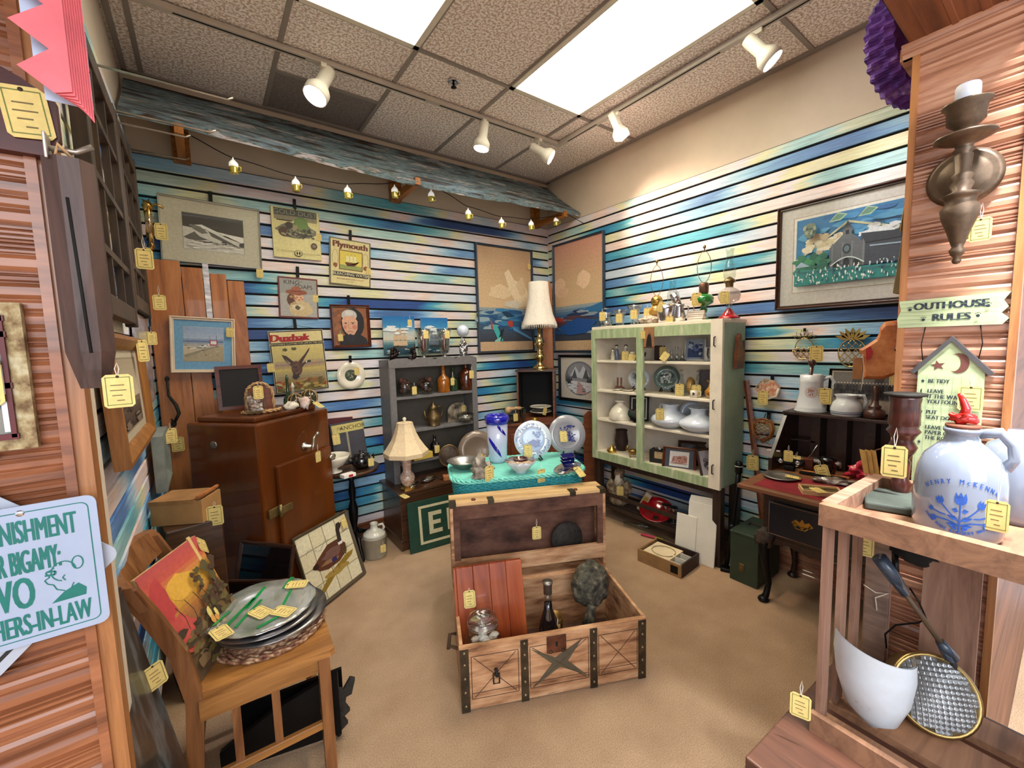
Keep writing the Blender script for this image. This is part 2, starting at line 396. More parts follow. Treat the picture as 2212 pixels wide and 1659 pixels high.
# ceiling: grid bars and tiles
g = G().bx((-3.5, .27, ZC+.03), (XR+.6, YB+.3, ZC+.06)); ce = struct('ceiling', g, GRID)
GX = [-.78, -.17, .44, 1.05, 1.66, 2.27, XR+.02]
for i in range(len(GX)-1):
    x0, x1 = GX[i], GX[i+1]
    ys = [.27, 1.0, 2.22, 2.83, YB+.02] if i in (2,) else ([.27, 1.0, 2.22, YB+.02] if i in (3, 4, 5) else [.27, 1.4, 2.61, YB+.02])
    for j in range(len(ys)-1):
        if i in (2, 4) and j == 1: continue
        g = G().bx((-(x1-x0)/2+.011, -(ys[j+1]-ys[j])/2+.011, 0), ((x1-x0)/2-.011, (ys[j+1]-ys[j])/2-.011, .012))
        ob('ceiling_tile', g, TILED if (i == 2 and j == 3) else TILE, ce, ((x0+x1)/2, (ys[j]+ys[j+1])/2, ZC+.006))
    g = G().bx((-.012, -(YB-.27)/2, -.004), (.012, (YB-.27)/2, .006)); ob('grid_bar', g, GRID, ce, (x0, (YB+.27)/2, ZC+.002))
    for y in ys[1:-1]:
        g = G().bx((-(x1-x0)/2+.012, -.012, -.004), ((x1-x0)/2-.012, .012, .006)); ob('grid_bar', g, GRID, ce, ((x0+x1)/2, y, ZC+.002))
g = G().bx((XR-.03, .262, ZC-.006), (XR, YB, ZC+.01)).bx((XL, YB-.03, ZC-.006), (XR, YB, ZC+.01)).bx((XL, 1.06, ZC-.006), (XL+.025, YB, ZC+.01))
ob('wall_angle', g, GRID, ce)
# fluorescent troffers
EM = M('lit_diffuser', (255, 250, 226), .4, var=0, em=PANEL); EMV = None
def troffer(x0, x1, y0, y1, lab):
    tr = thing('ceiling_light', lab, 'light', ((x0+x1)/2, (y0+y1)/2, ZC)); w_, d = x1-x0, y1-y0
    g = G()
    for s in (-1, 1):
        g.bx((s*(w_/2-.03), -d/2, -.008), (s*w_/2, d/2, .03)); g.bx((-w_/2, s*(d/2-.03), -.008), (w_/2, s*d/2, .03))
    ob('frame', g, WHITE, tr)
    ob('diffuser', G().bx((-w_/2+.03, -d/2+.03, .002), (w_/2-.03, d/2-.03, .006)), EM, tr)
troffer(1.66, 2.27, 1.0, 2.22, 'long lit fluorescent ceiling panel near the right wall, the larger bright one')
troffer(.44, 1.05, 1.0, 2.22, 'lit fluorescent ceiling panel cut by the top edge, left of the sprinkler')
# sprinkler
CHR = M('chrome', (200, 200, 205), .15, 1, var=0); BLK = M('black_metal', (24, 23, 24), .4, .6, var=.1)
sp = thing('sprinkler', 'small chrome fire sprinkler head in a ceiling tile between the two tracks', 'sprinkler', (1.342, 2.356, ZC))
ob('escutcheon', G().lathe([(.036, 0), (.036, -.006), (.024, -.009), (.022, -.002)], 20), CHR, sp)
ob('deflector', G().lathe([(.006, 0), (.006, -.03), (.018, -.034), (.018, -.036), (.003, -.038)], 12), BLK, sp)
# tracks and spotlights
tk = thing('light_track', 'white L-shaped lighting track running along both walls on the ceiling', 'light track', (2.41, 2.58, ZC))
TRK = M('track_white', (196, 188, 178), .45, var=.03)
ob('rail', G().bx((-2.95, -.018, -.03), (.018, .018, -.004)), TRK, tk); ob('rail', G().bx((-.018, -2.3, -.03), (.018, -.018, -.004)), TRK, tk)
for a, b in ((-2.41, -1.85), (-1.7, -1.15), (-1.05, -.25)): ob('slot', G().bx((a, -.0045, -.0315), (b, .0045, -.0295)), DARK, tk)
for a, b in ((-.4, -.1), (-1.3, -.55), (-2.2, -1.45)): ob('slot', G().bx((-.0045, a, -.0315), (.0045, b, -.0295)), DARK, tk)
LITW = M('lit_bulb_white', (255, 250, 255), .3, var=0, em=22); LITP = M('lit_bulb_warm', (255, 214, 190), .3, var=0, em=16)
def spot(name, lab, base, aim, warm, energy, sq=False, drop=.07, ang=60, sc=1.0):
    base = Vector(base); aim = Vector(aim)
    pv = base+Vector((0, 0, -drop)); d = (aim-pv).normalized()
    th = thing('track_spotlight', lab, 'spotlight', base, group='white spotlights on the ceiling track')
    ob('adapter', G().rbox((0, 0, -.012), (.03 if abs(d.x) < 2 else .06, .06, .024), .004), WHITE, th)
    ob('stem', G().tube([(0, 0, -.02), (0, 0, -drop)], .007, 8), WHITE, th)
    q = Vector((0, 0, -1)).rotation_difference(d); T = Matrix.Translation(Vector((0, 0, -drop-.01))) @ q.to_matrix().to_4x4() @ Matrix.Scale(sc, 4)
    pr_ = [(.0, .07), (.03, .068), (.032, .06), (.032, -.035), (.056, -.075), (.056, -.115), (.052, -.116), (.052, -.1), (.03, -.06)]
    ob('shade', G().lathe(pr_, 4 if sq else 22, T=T @ (Matrix.Rotation(pi/4, 4, 'Z') if sq else Matrix.Identity(4)), sm=not sq), WHITE, th)
    ob('bulb', G().lathe([(.051, -.098), (.046, -.108), (.03, -.115), (0, -.118)], 18, T=T), LITP if warm else LITW, th)
    lp = Vector(base)+Vector((0, 0, -drop-.01))+d*.125*sc
    lamp('spot_lamp', 'SPOT', lp, energy, (1, .74, .58) if warm else (1, .97, 1), lp+d, spot_size=R(ang), spot_blend=.8, shadow_soft_size=.045)
zt = ZC-.03
spot('a', 'white round track spotlight on the left run of the track, turned down left, lit', (.648, 2.58, zt), (.15, 2.35, 2.0), False, 26, sc=1.15)
spot('b', 'white track spotlight pointing straight down beside the string lights corner, lit', (1.693, 2.58, zt), (1.6, 2.62, 2.4), False, 30)
spot('c', 'white track spotlight nearest the corner with a warm pinkish bulb', (2.198, 2.58, zt), (2.75, 2.0, 2.45), True, 40)
spot('d', 'square white track spotlight on the right run, pointing down, dim underside', (2.41, 2.004, zt), (2.62, 1.8, 2.3), True, 30, sq=True, drop=.05)
spot('e', 'white round track spotlight nearest the viewer on the right run, very bright', (2.41, 1.089, zt), (2.75, .45, 2.1), False, 22)

# awning board on brackets, and the mug string lights
WB = M('weathered_paint', (110, 110, 110), .75, sc=3.2, st=(1.2, 6, 6), bmp=.5, stops=[(.28, (38, 28, 24)), (.40, (74, 58, 50)), (.46, (92, 112, 122)), (.52, (128, 146, 156)), (.57, (70, 92, 86)), (.61, (176, 160, 160)), (.66, (190, 196, 204)), (.74, (110, 86, 72))])
aw = thing('awning_board', 'long weathered board with peeling blue grey paint, sloping along the back wall below the ceiling', 'board', (XL, YB, 2.66))
g = G(); n_ = 40; vs = []; L = XR-XL-.01
for i in range(n_+1):
    x = .005+L*i/n_; w1 = .012*sin(i*.9)+.008*sin(i*2.3)
    lowy, lowz = -.455+w1*.5, .012+w1*.4+.02*cos(i/n_*pi*2)
    for (fy, fz) in ((0, .385), (.5, .19), (1, 0)):
        y = lowy*fy; z = .39+(lowz-.39)*fy-.015*sin(pi*fy); vs.append((x, y-.004, z)); vs.append((x, y+.012, z-.028))
for i in range(n_):
    a = i*6; b = a+6
    for k in (0, 2): fs = [(a+k, a+k+2, b+k+2, b+k), (a+k+1, b+k+1, b+k+3, a+k+3)]; g.add([], [])
    pass
fs = []
for i in range(n_):
    a = i*6; b = a+6
    for k in (0, 2): fs += [(a+k, a+k+2, b+k+2, b+k), (a+k+1, b+k+1, b+k+3, a+k+3)]
    fs += [(a+4, a+5, b+5, b+4), (a, b, b+1, a+1)]
fs += [(0, 1, 3, 2), (2, 3, 5, 4), (n_*6, n_*6+2, n_*6+3, n_*6+1), (n_*6+2, n_*6+4, n_*6+5, n_*6+3)]
g.add(vs, fs); ob('board', g, WB, aw)
BRK = wood('bracket_wood', (120, 66, 18), (176, 110, 40), 'y', 8, .5)
for x in (-.02, 1.30, 2.72):
    br = thing('wall_bracket', {-.02: 'orange brown wooden bracket at the left end under the awning board', 1.30: 'wooden bracket in the middle under the awning board', 2.72: 'wooden bracket near the right wall corner under the awning board'}[x], 'bracket', (x, YB, 2.63))
    ob('post', G().rbox((0, -.03, .15), (.085, .045, .3), .003), BRK, br)
    ob('arm', G().rbox((0, -.25, .025), (.04, .42, .05), .003), BRK, br)
pts = [(385, 280), (500, 340), (635, 380), (750, 398), (840, 396), (905, 385), (960, 415), (1010, 446), (1082, 468), (1150, 474), (1225, 463), (1308, 510)]
P3 = [at(x, y, 'y', 2.96) if x < 1220 else at(x, y, 'y', 2.7 if x > 1300 else 2.85) for x, y in pts]
sl = thing('string_lights', 'dark wire of small beer mug lights hung under the awning board', 'string lights', P3[0])
g = G(); path = []
for a, b in zip(P3[:-1], P3[1:]):
    for i in range(6): path.append(a.lerp(b, i/6)-P3[0]+Vector((0, 0, .003*sin(i))))
g.tube(path+[P3[-1]-P3[0]], .0028, 5); ob('wire', g, BLK, sl)
FOAM = M('mug_foam', (250, 248, 240), .2, var=0, coat=1, em=.25); BEER = M('mug_amber', (214, 184, 70), .1, var=.3, coat=1, met=.3)
mp = None
for (x, y) in ((503, 340), (638, 381), (750, 399), (852, 399), (931, 409), (1011, 449), (1083, 469), (1147, 474), (1201, 466)):
    q = at(x, y, 'y', 2.955)-P3[0]
    if mp is None:
        a1 = G().lathe([(.003, 0), (.005, -.012), (.016, -.022), (.024, -.034), (.024, -.05), (.02, -.055), (.0, -.055)], 12).mesh('foam', [FOAM])
        a2 = G().lathe([(.021, -.05), (.023, -.06), (.021, -.085), (.022, -.09), (.0, -.091)], 12).tube([(.02, 0, -.045), (.036, 0, -.05), (.036, 0, -.072), (.021, 0, -.078)], .004, 6).mesh('mug', [BEER]); mp = 1
    m_ = ob('mug_light', a2, BEER, sl, q, (0, 0, rnd.uniform(-1, 1))); ob('foam', a1, FOAM, m_)
# ================================================================ PICTURES AND SIGNS
PR = printmat('print'); PRG = printmat('print_gloss', .2); GLZ = glass('picture_glass', (250, 252, 250), .04)
class A(G):
    """flat print drawn in u,v (0..1, v up) on a sheet w x h, front to -Y, each layer a hair further out"""
    def __init__(s, w_, h_, y=0, seed=1):
        super().__init__(); s.w = w_; s.h = h_; s.y = y; s.k = 0; s.rn = random.Random(seed)
    def q(s, u, v): return ((u-.5)*s.w, (v-.5)*s.h)
    def nx(s): s.k += 1; return s.y-.00012*s.k
    def p(s, col, pts): s.flat([s.q(*a) for a in pts], s.nx(), col=col); return s
    def r(s, col, u0, v0, u1, v1): return s.p(col, [(u0, v0), (u1, v0), (u1, v1), (u0, v1)])
    def e(s, col, u, v, ru, rv, n=20, a0=0, a1=2*pi): return s.p(col, [(u+ru*cos(a0+(a1-a0)*i/n), v+rv*sin(a0+(a1-a0)*i/n)) for i in range(n if a1-a0 > 6.2 else n+1)])
    def b(s, col, u, v, ru, rv, n=12, j=.25):
        return s.p(col, [(u+ru*cos(2*pi*i/n)*(1+s.rn.uniform(-j, j)), v+rv*sin(2*pi*i/n)*(1+s.rn.uniform(-j, j))) for i in range(n)])
    def sc(s, cols, n, box, ru, rv, j=.3, k=8):
        u0, v0, u1, v1 = box
        for _ in range(n): s.b(s.rn.choice(cols), s.rn.uniform(u0, u1), s.rn.uniform(v0, v1), ru*s.rn.uniform(.5, 1.3), rv*s.rn.uniform(.5, 1.3), k, j)
        return s
    def ln(s, col, pts, wd):
        """polyline with width wd (metres)"""
        y = s.nx(); P = [Vector(s.q(*a)) for a in pts]
        for a, b in zip(P[:-1], P[1:]):
            d = (b-a); 
            if d.length < 1e-9: continue
            nn_ = Vector((-d.y, d.x)).normalized()*wd/2
            s.flat([tuple(a-nn_), tuple(b-nn_), tuple(b+nn_), tuple(a+nn_)], y, col=col)
        return s
    def grad(s, stops, u0=0, v0=0, u1=1, v1=1, n=18, wob=0):
        for i in range(n):
            t_ = i/(n-1)
            for a, b in zip(stops[:-1], stops[1:]):
                if a[0] <= t_ <= b[0]+1e-9:
                    f_ = (t_-a[0])/(b[0]-a[0]); c = tuple(int(x+(y-x)*f_) for x, y in zip(a[1], b[1])); break
            s.r(c, u0, v0+(v1-v0)*i/n, u1, v0+(v1-v0)*(i+1)/n)
        return s
    def t(s, txt, size, u, v, col, **k):
        s.text(txt, size*s.h, s.q(u, v), s.nx(), col=col, **k); return s
def basis(TL, TR_, BL):
    x = (TR_-TL).normalized(); z = (TL-BL); z = (z-x*z.dot(x)).normalized(); y = z.cross(x)
    return Matrix((x, y, z)).transposed()
def placed(name, lab, cat, TLp, TRp, BLp, ax, val, off=.006, tilt=True, group=None, lean=None):
    """thing centred on a wall rectangle given by three corner pixels on the wall plane"""
    a, b, c = (at(*p_, ax, val) for p_ in (TLp, TRp, BLp))
    m = basis(a, b, c)
    if not tilt: m = Euler((0, 0, {'y': 0, 'x': -pi/2}[ax])).to_matrix()
    w_ = (b-a).length; h_ = abs((a-c).dot(m.col[2])); ctr = (b+c)/2 if tilt else Vector((b+c)/2)
    th = thing(name, lab, cat, ctr-m.col[1]*off, 0, group, rot=m.to_euler()); return th, w_, h_
def frame(th, w_, h_, fwd, dep, mat, name='frame', bead=0, y0=0):
    g = G(); o = [(-w_/2, -h_/2), (w_/2, -h_/2), (w_/2, h_/2), (-w_/2, h_/2)]
    prof = [(0, 0), (0, -dep), (fwd*.25, -dep-.003), (fwd*.6, -dep*.75), (fwd*.85, -dep*.8), (fwd, -dep*.55), (fwd, 0)]
    k = len(prof); vs = []
    for (x, z) in o:
        for d, y in prof: vs.append((x-math.copysign(d, x), y0+y, z-math.copysign(d, z)))
    fs = [(i*k+j, i*k+j+1, ((i+1) % 4)*k+j+1, ((i+1) % 4)*k+j) for i in range(4) for j in range(k-1)]
    g.add(vs, fs); ob(name, g, mat, th); return th
def hanger(th, z, ln_=.075, x=0): ob('hook_plate', G().rbox((x, .002, z), (.02, .006, ln_), .001).bx((x-.004, -.012, z-ln_/2), (x+.004, 0, z-ln_/2+.006)), BLK, th)
SILV = M('silver_frame', (186, 184, 176), .3, .9, var=.05); DKW = wood('dark_frame_wood', (34, 18, 12), (66, 36, 22), 'x', 8, .35)
MHW = wood('mahogany_frame', (62, 26, 14), (104, 48, 26), 'x', 8, .3); SLATE = M('slate_frame', (50, 62, 78), .45, var=.1)
PINE = wood('pine_board', (128, 72, 30), (176, 106, 52), 'z', 6, .45, 9, .1, .1, (190, 124, 70)); GOLDW = wood('honey_frame', (108, 66, 26), (160, 104, 48), 'z', 8, .4)
CRW = M('cream_frame', (226, 204, 178), .4, var=.04)
def sheet(th, a, y, name='artwork', mat=None, w_=None, h_=None): return ob(name, a, mat or PR, th, (0, y, 0))

# 1 black and white wing photograph
th, w_, h_ = placed('framed_photograph', 'large silver framed black and white photo of a wing on snow, cream mat', 'picture', (337, 418), (558, 455), (350, 563), 'y', YB-.02)
frame(th, w_, h_, .01, .02, SILV)
a = A(w_, h_, seed=2).r((204, 194, 172), 0, 0, 1, 1)
def U(u, v): return (.215+u*.60, .22+v*.56)
a.r((150, 140, 124), .21, .215, .82, .785); a.r((214, 208, 198), *U(0, 0), *U(1, 1)); a.p((72, 66, 58), [U(0, .62), U(1, .5), U(1, 1), U(0, 1)])
a.p((236, 230, 220), [U(.1, .66), U(.3, .72), U(.62, .5), U(1, .3), U(1, .48), U(.6, .56), U(.35, .6)])
a.p((120, 114, 104), [U(.12, .7), U(.28, .66), U(.4, .5), U(.3, .46), U(.15, .58)]); a.p((96, 90, 82), [U(.4, .56), U(.5, .5), U(.95, .18), U(.88, .16), U(.45, .42)])
a.p((104, 98, 90), [U(0, .32), U(.18, .5), U(.26, .38), U(.5, .25), U(.62, .22), U(.5, .18), U(.1, .26)]); a.e((40, 36, 32), *U(.66, .26), .03, .03)
a.sc([(246, 242, 232), (226, 220, 210), (176, 168, 158)], 46, (.24, .24, .78, .38), .035, .007); a.p((60, 56, 50), [U(.92, .3), U(1, .34), U(1, .2), U(.93, .22)])
sheet(th, a, -.006); ob('glazing', G().flat([(-w_/2+.01, -h_/2+.01), (w_/2-.01, -h_/2+.01), (w_/2-.01, h_/2-.01), (-w_/2+.01, h_/2-.01)], -.0105), GLZ, th)
hanger(th, h_/2+.03); hanger(th, h_/2+.035, x=-.18) if 0 else None; ptag(th, (w_*.47, -.022, -h_/2+.002), 0, 1.1)
# 2 tin sign GOLD DUST
TINE = M('tin_edge', (150, 140, 100), .4, .6)
def tinsign(name, lab, TL_, TR_, BL_, seed, edge=(180, 170, 120)):
    th, w_, h_ = placed(name, lab, 'sign', TL_, TR_, BL_, 'y', YB-.012)
    ob('tin_plate', G().rbox((0, 0, 0), (w_, .006, h_), .003), M('tin_%d' % seed, edge, .45, .3), th)
    return th, w_, h_, A(w_*.985, h_*.985, seed=seed)
th, w_, h_, a = tinsign('tin_sign', 'cream tin sign lettered GOLD DUST over a picture of a green tin and pans', (583, 444), (688, 460), (591, 555), 12)
a.r((226, 214, 150), 0, 0, 1, 1).r((84, 84, 72), .05, .85, .95, .985).r((150, 140, 110), .05, .76, .95, .85)
a.t('GOLD DUST', .13, .5, .915, (150, 152, 132), sx=1.15).b((120, 118, 96), .5, .56, .42, .16, 22, .12).b((96, 120, 60), .6, .68, .16, .17, 10, .08).r((112, 140, 72), .48, .55, .74, .82)
a.r((160, 150, 110), .42, .5, .52, .68).e((92, 62, 44), .24, .52, .12, .1).e((70, 60, 44), .35, .66, .08, .07).r((60, 44, 34), .1, .74, .42, .76)
a.sc([(130, 124, 96), (84, 78, 60), (160, 154, 124), (64, 58, 46)], 60, (.15, .42, .85, .6), .035, .022); a.e((84, 66, 54), .85, .28, .07, .065).e((140, 120, 100), .85, .28, .04, .035)
a.e((60, 50, 40), .5, .1, .085, .06).e((226, 214, 150), .5, .1, .07, .05).e((40, 30, 24), .475, .1, .018, .035).e((40, 30, 24), .525, .1, .018, .035)
a.t('LET THE GOLD DUST', .035, .24, .13, (120, 108, 76)).t('TWINS DO YOUR WORK', .035, .76, .1, (120, 108, 76)); sheet(th, a, -.0042); hanger(th, h_/2+.03); ptag(th, (w_*.47, -.008, .02), 0, .95)
# 3 Plymouth
th, w_, h_, a = tinsign('tin_sign', 'cream tin sign lettered Plymouth and BLEACHING WATER with a sailing ship', (707, 510), (797, 526), (714, 613), 13, (120, 116, 84))
a.r((110, 106, 76), 0, 0, 1, 1).r((224, 208, 150), .03, .02, .97, .98); a.t('Plymouth', .19, .5, .87, (112, 52, 32), sx=1.05, thick=.004).t('BRAND', .03, .5, .785, (112, 70, 40))
a.r((120, 84, 40), .22, .33, .8, .76).r((226, 202, 84), .24, .35, .78, .74).r((150, 160, 90), .24, .35, .78, .44); a.p((92, 44, 26), [(.36, .5), (.68, .5), (.72, .55), (.6, .43), (.42, .42), (.34, .52)])
for u in (.42, .51, .6): a.r((90, 60, 30), u, .5, u+.006, .7); a.p((236, 226, 170), [(u-.03, .52), (u+.05, .52), (u+.035, .64), (u-.02, .65)])
for u in (.13, .87): a.ln((110, 70, 36), [(u+.07*cos(k*.4), .56+.19*sin(k*.4)) for k in range(17)], .0018).b((140, 80, 40), u, .42, .05, .05)
a.r((52, 42, 34), .07, .19, .95, .28).t('BLEACHING WATER', .085, .51, .235, (232, 226, 190)).t('NATIONAL BROS CHEMICAL WORKS', .035, .5, .13, (150, 50, 36)); a.t('PLYMOUTH', .03, .5, .075, (90, 70, 50))
sheet(th, a, -.0042); hanger(th, h_/2+.035); ptag(th, (w_*.44, -.008, -.02), 0, .95)
# 4 King of Soaps
th, w_, h_, a = tinsign('tin_sign', 'red edged tin sign lettered KING OF SOAPS with a child in a brown hat', (598, 596), (684, 604), (604, 686), 14, (130, 50, 46))
a.r((112, 44, 40), 0, 0, 1, 1).r((156, 154, 148), .03, .035, .97, .965).r((176, 172, 164), .03, .035, .97, .6); a.t('KING', .15, .33, .875, (56, 46, 42)).t('OF', .05, .56, .9, (90, 80, 70)).t('SOAPS', .14, .64, .775, (56, 46, 42))
a.b((96, 62, 46), .32, .44, .13, .16, 10, .1).b((226, 178, 140), .5, .5, .13, .12, 12, .05).b((150, 84, 58), .45, .64, .28, .075, 14, .1).b((164, 94, 66), .44, .7, .13, .09, 10, .08).r((110, 54, 40), .33, .65, .57, .675)
a.b((210, 186, 140), .56, .24, .3, .2, 14, .1).b((190, 160, 116), .38, .3, .12, .1).b((224, 208, 170), .46, .27, .17, .07).b((96, 84, 56), .46, .26, .07, .05).b((206, 182, 136), .5, .12, .24, .07)
for u in (.455, .55): a.e((70, 46, 34), u, .515, .014, .014)
a.e((196, 120, 96), .42, .475, .03, .02).e((196, 120, 96), .59, .475, .03, .02).e((176, 84, 72), .505, .45, .03, .012).sc([(184, 134, 84), (140, 92, 56)], 10, (.3, .42, .38, .6), .04, .03)
sheet(th, a, -.0042); hanger(th, h_/2+.04); ptag(th, (w_*.43, -.008, .03), 0, 1.0)
# 5 portrait of an old woman
th, w_, h_ = placed('framed_painting', 'small wood framed painting of a frowning old woman in a black shawl', 'picture', (711, 658), (795, 660), (717, 752), 'y', YB-.012)
frame(th, w_, h_, .02, .022, MHW)
a = A(w_-.03, h_-.03, seed=5).r((150, 92, 58), 0, 0, 1, 1).sc([(130, 80, 50), (164, 104, 66), (120, 92, 52)], 30, (.02, .05, .98, .98), .1, .05)
a.b((28, 26, 32), .56, .58, .34, .4, 18, .04).p((30, 28, 34), [(.14, 0), (.2, .22), (.42, .32), (.72, .3), (.92, .18), (1, 0)]).e((196, 192, 184), .47, .78, .22, .15).e((214, 210, 204), .46, .84, .12, .07)
a.p((222, 168, 138), [(.25, .66), (.34, .76), (.6, .76), (.7, .62), (.68, .42), (.58, .28), (.44, .26), (.32, .36), (.26, .5)]).e((206, 130, 108), .6, .48, .07, .06).e((206, 130, 108), .33, .48, .04, .05)
a.ln((70, 44, 36), [(.3, .585), (.38, .6)], .003).ln((70, 44, 36), [(.5, .6), (.62, .6)], .003).e((40, 30, 28), .355, .57, .03, .014).e((40, 30, 28), .555, .57, .035, .014).ln((150, 84, 66), [(.44, .62), (.42, .48), (.46, .44), (.5, .46)], .002)
a.ln((120, 56, 48), [(.38, .35), (.46, .38), (.56, .34)], .003).e((204, 152, 124), .47, .3, .06, .03).ln((170, 110, 90), [(.34, .42), (.37, .36)], .0015).ln((170, 110, 90), [(.6, .43), (.58, .36)], .0015)
a.p((36, 36, 44), [(.3, .24), (.46, .3), (.62, .24), (.56, .1), (.4, .12)]); sheet(th, a, -.008); hanger(th, h_/2+.035); ptag(th, (-w_*.3, -.026, -h_*.18), 0, 1.0)
# 6 Duxbak sign, slightly rotated, hung by a wire
th, w_, h_ = placed('metal_sign', 'tilted metal sign lettered Duxbak with a mallard in flight over reeds', 'sign', (577, 716), (695, 711), (596, 852), 'y', YB-.03)
ob('metal_plate', G().rbox((0, 0, 0), (w_, .006, h_), .002), M('sign_edge', (190, 180, 150), .5, .2), th)
a = A(w_*.98, h_*.985, seed=6).r((30, 26, 24), 0, 0, 1, 1).r((226, 208, 148), .02, .015, .98, .985).r((30, 26, 24), .02, .765, .98, .815)
a.grad([(0, (120, 104, 40)), (.15, (150, 110, 50)), (.3, (156, 140, 104)), (.5, (206, 180, 96)), (.56, (150, 122, 116)), (.7, (196, 176, 110)), (1, (214, 194, 120))], .03, .02, .97, .76)
a.t('Duxbak', .16, .36, .885, (168, 26, 30), shear=.1, thick=.006, sx=1.15).p((168, 26, 30), [(.2, .845), (.62, .85), (.62, .83), (.2, .825)]); a.t('SERVICEABLE CLOTHES FOR LIFE IN THE OPEN', .036, .5, .79, (226, 208, 148), sx=1.1)
D1 = (70, 46, 36); a.p(D1, [(.18, .62), (.26, .6), (.38, .5), (.46, .47), (.44, .38), (.36, .4), (.3, .46), (.22, .54)]).p(D1, [(.72, .72), (.7, .66), (.58, .52), (.52, .44), (.46, .44), (.48, .5), (.6, .6)])
a.b((92, 60, 44), .43, .38, .1, .12, 12, .1).p((80, 52, 40), [(.5, .44), (.6, .485), (.7, .5), (.68, .475), (.6, .45), (.52, .38)]).e((36, 56, 40), .68, .487, .035, .02).p((190, 150, 50), [(.71, .49), (.755, .475), (.71, .475)]).r((230, 224, 210), .615, .465, .635, .495)
a.b((50, 34, 30), .4, .26, .07, .05).sc([(110, 74, 54), (60, 40, 32)], 14, (.36, .3, .5, .46), .03, .02).p((170, 150, 130), [(.24, .55), (.33, .47), (.3, .46)])
for u, v in ((.25, .7), (.42, .71)): a.b((84, 84, 46), u, v, .045, .022).p((90, 70, 40), [(u, v), (u+.06, v+.01), (u, v-.03)])
a.sc([(126, 110, 44), (170, 140, 60), (156, 64, 34), (96, 84, 40), (190, 170, 110)], 60, (.05, .03, .95, .2), .05, .02).t('THE OUTDOORS', .04, .62, .19, (160, 40, 30)); sheet(th, a, -.0035)
ob('hanging_wire', G().tube([(-w_*.46, 0, h_/2), (0, .006, h_/2+.035), (w_*.46, 0, h_/2)], .0012, 4), BLK, th); hanger(th, h_/2+.05); ptag(th, (-w_*.53, -.006, -.0), 0, 1.15)
# 7 the two big abstract seascapes
def seascape(name, lab, TL_, TR_, BL_, ax, val, k):
    th, w_, h_ = placed(name, lab, 'picture', TL_, TR_, BL_, ax, val, tilt=False, off=.01)
    frame(th, w_, h_, .018, .03, SLATE)
    a = A(w_-.03, h_-.03, seed=20+k); a.r((196, 168, 132), 0, 0, 1, 1)
    sky = [(0, (222, 190, 150)), (.4, (212, 180, 140)), (1, (190, 156, 124) if not k else (206, 150, 130))]
    a.grad(sky, 0, .38, 1, 1, 16).grad([(0, (62, 66, 78)), (.3, (70, 84, 104)), (.7, (40, 96, 146)), (1, (150, 164, 170))], 0, .09, 1, .42, 12)
    if not k:
        a.b((230, 204, 166), .38, .57, .2, .07).p((236, 214, 180), [(.48, .76), (.56, .8), (.66, .7), (.86, .66), (.98, .52), (.95, .44), (.72, .44), (.56, .6)]).b((222, 196, 158), .8, .64, .1, .09).b((214, 206, 186), .62, .46, .16, .04)
        a.sc([(34, 88, 140), (60, 130, 176), (150, 176, 186), (40, 60, 96)], 36, (.05, .2, .95, .4), .13, .018).p((24, 62, 92), [(.4, .38), (.5, .39), (.66, .34), (.5, .325)]).p((180, 70, 56), [(.5, .29), (.6, .3), (.62, .24), (.54, .23)])
        a.p((70, 180, 180), [(.22, .24), (.3, .26), (.42, .1), (.34, .08)]).p((20, 44, 52), [(.38, .2), (.44, .22), (.38, .09), (.32, .1)]).p((150, 210, 196), [(.26, .1), (.38, .14), (.36, .09), (.28, .075)]).p((176, 80, 76), [(.2, .31), (.23, .26), (.24, .2), (.2, .22)])
        a.p((88, 150, 200), [(.6, .24), (.98, .12), (.98, .1), (.62, .2)])
    else:
        a.b((236, 200, 166), .1, .6, .16, .09).b((240, 206, 172), .62, .64, .14, .07).b((228, 190, 158), .2, .55, .12, .04)
        a.sc([(30, 84, 140), (40, 110, 168), (150, 164, 176), (90, 60, 70), (24, 52, 96)], 44, (.05, .16, .95, .38), .2, .016).p((176, 60, 50), [(.02, .33), (.2, .3), (.22, .27), (.02, .28)]).p((40, 110, 160), [(.7, .38), (1, .42), (1, .34), (.74, .34)])
        a.p((26, 80, 150), [(.1, .22), (.5, .3), (.9, .26), (.7, .16), (.3, .14)])
    a.r((206, 172, 134), .0, 0, 1, .09)
    sheet(th, a, -.012); return th, w_, h_
th, w_, h_ = seascape('framed_painting', 'tall slate blue framed seascape with white cloud shapes, left of the corner post', (1024, 522), (1146, 545), (1030, 760), 'y', YB-.008, 0)
ptag(th, (w_*.42, -.036, h_*.36), 0, 1.0)
th, w_, h_ = seascape('framed_painting', 'slate blue framed seascape with pink sky and blue wave, right of the corner post', (1198, 528), (1308, 503), (1203, 756), 'x', XR-.008, 1)
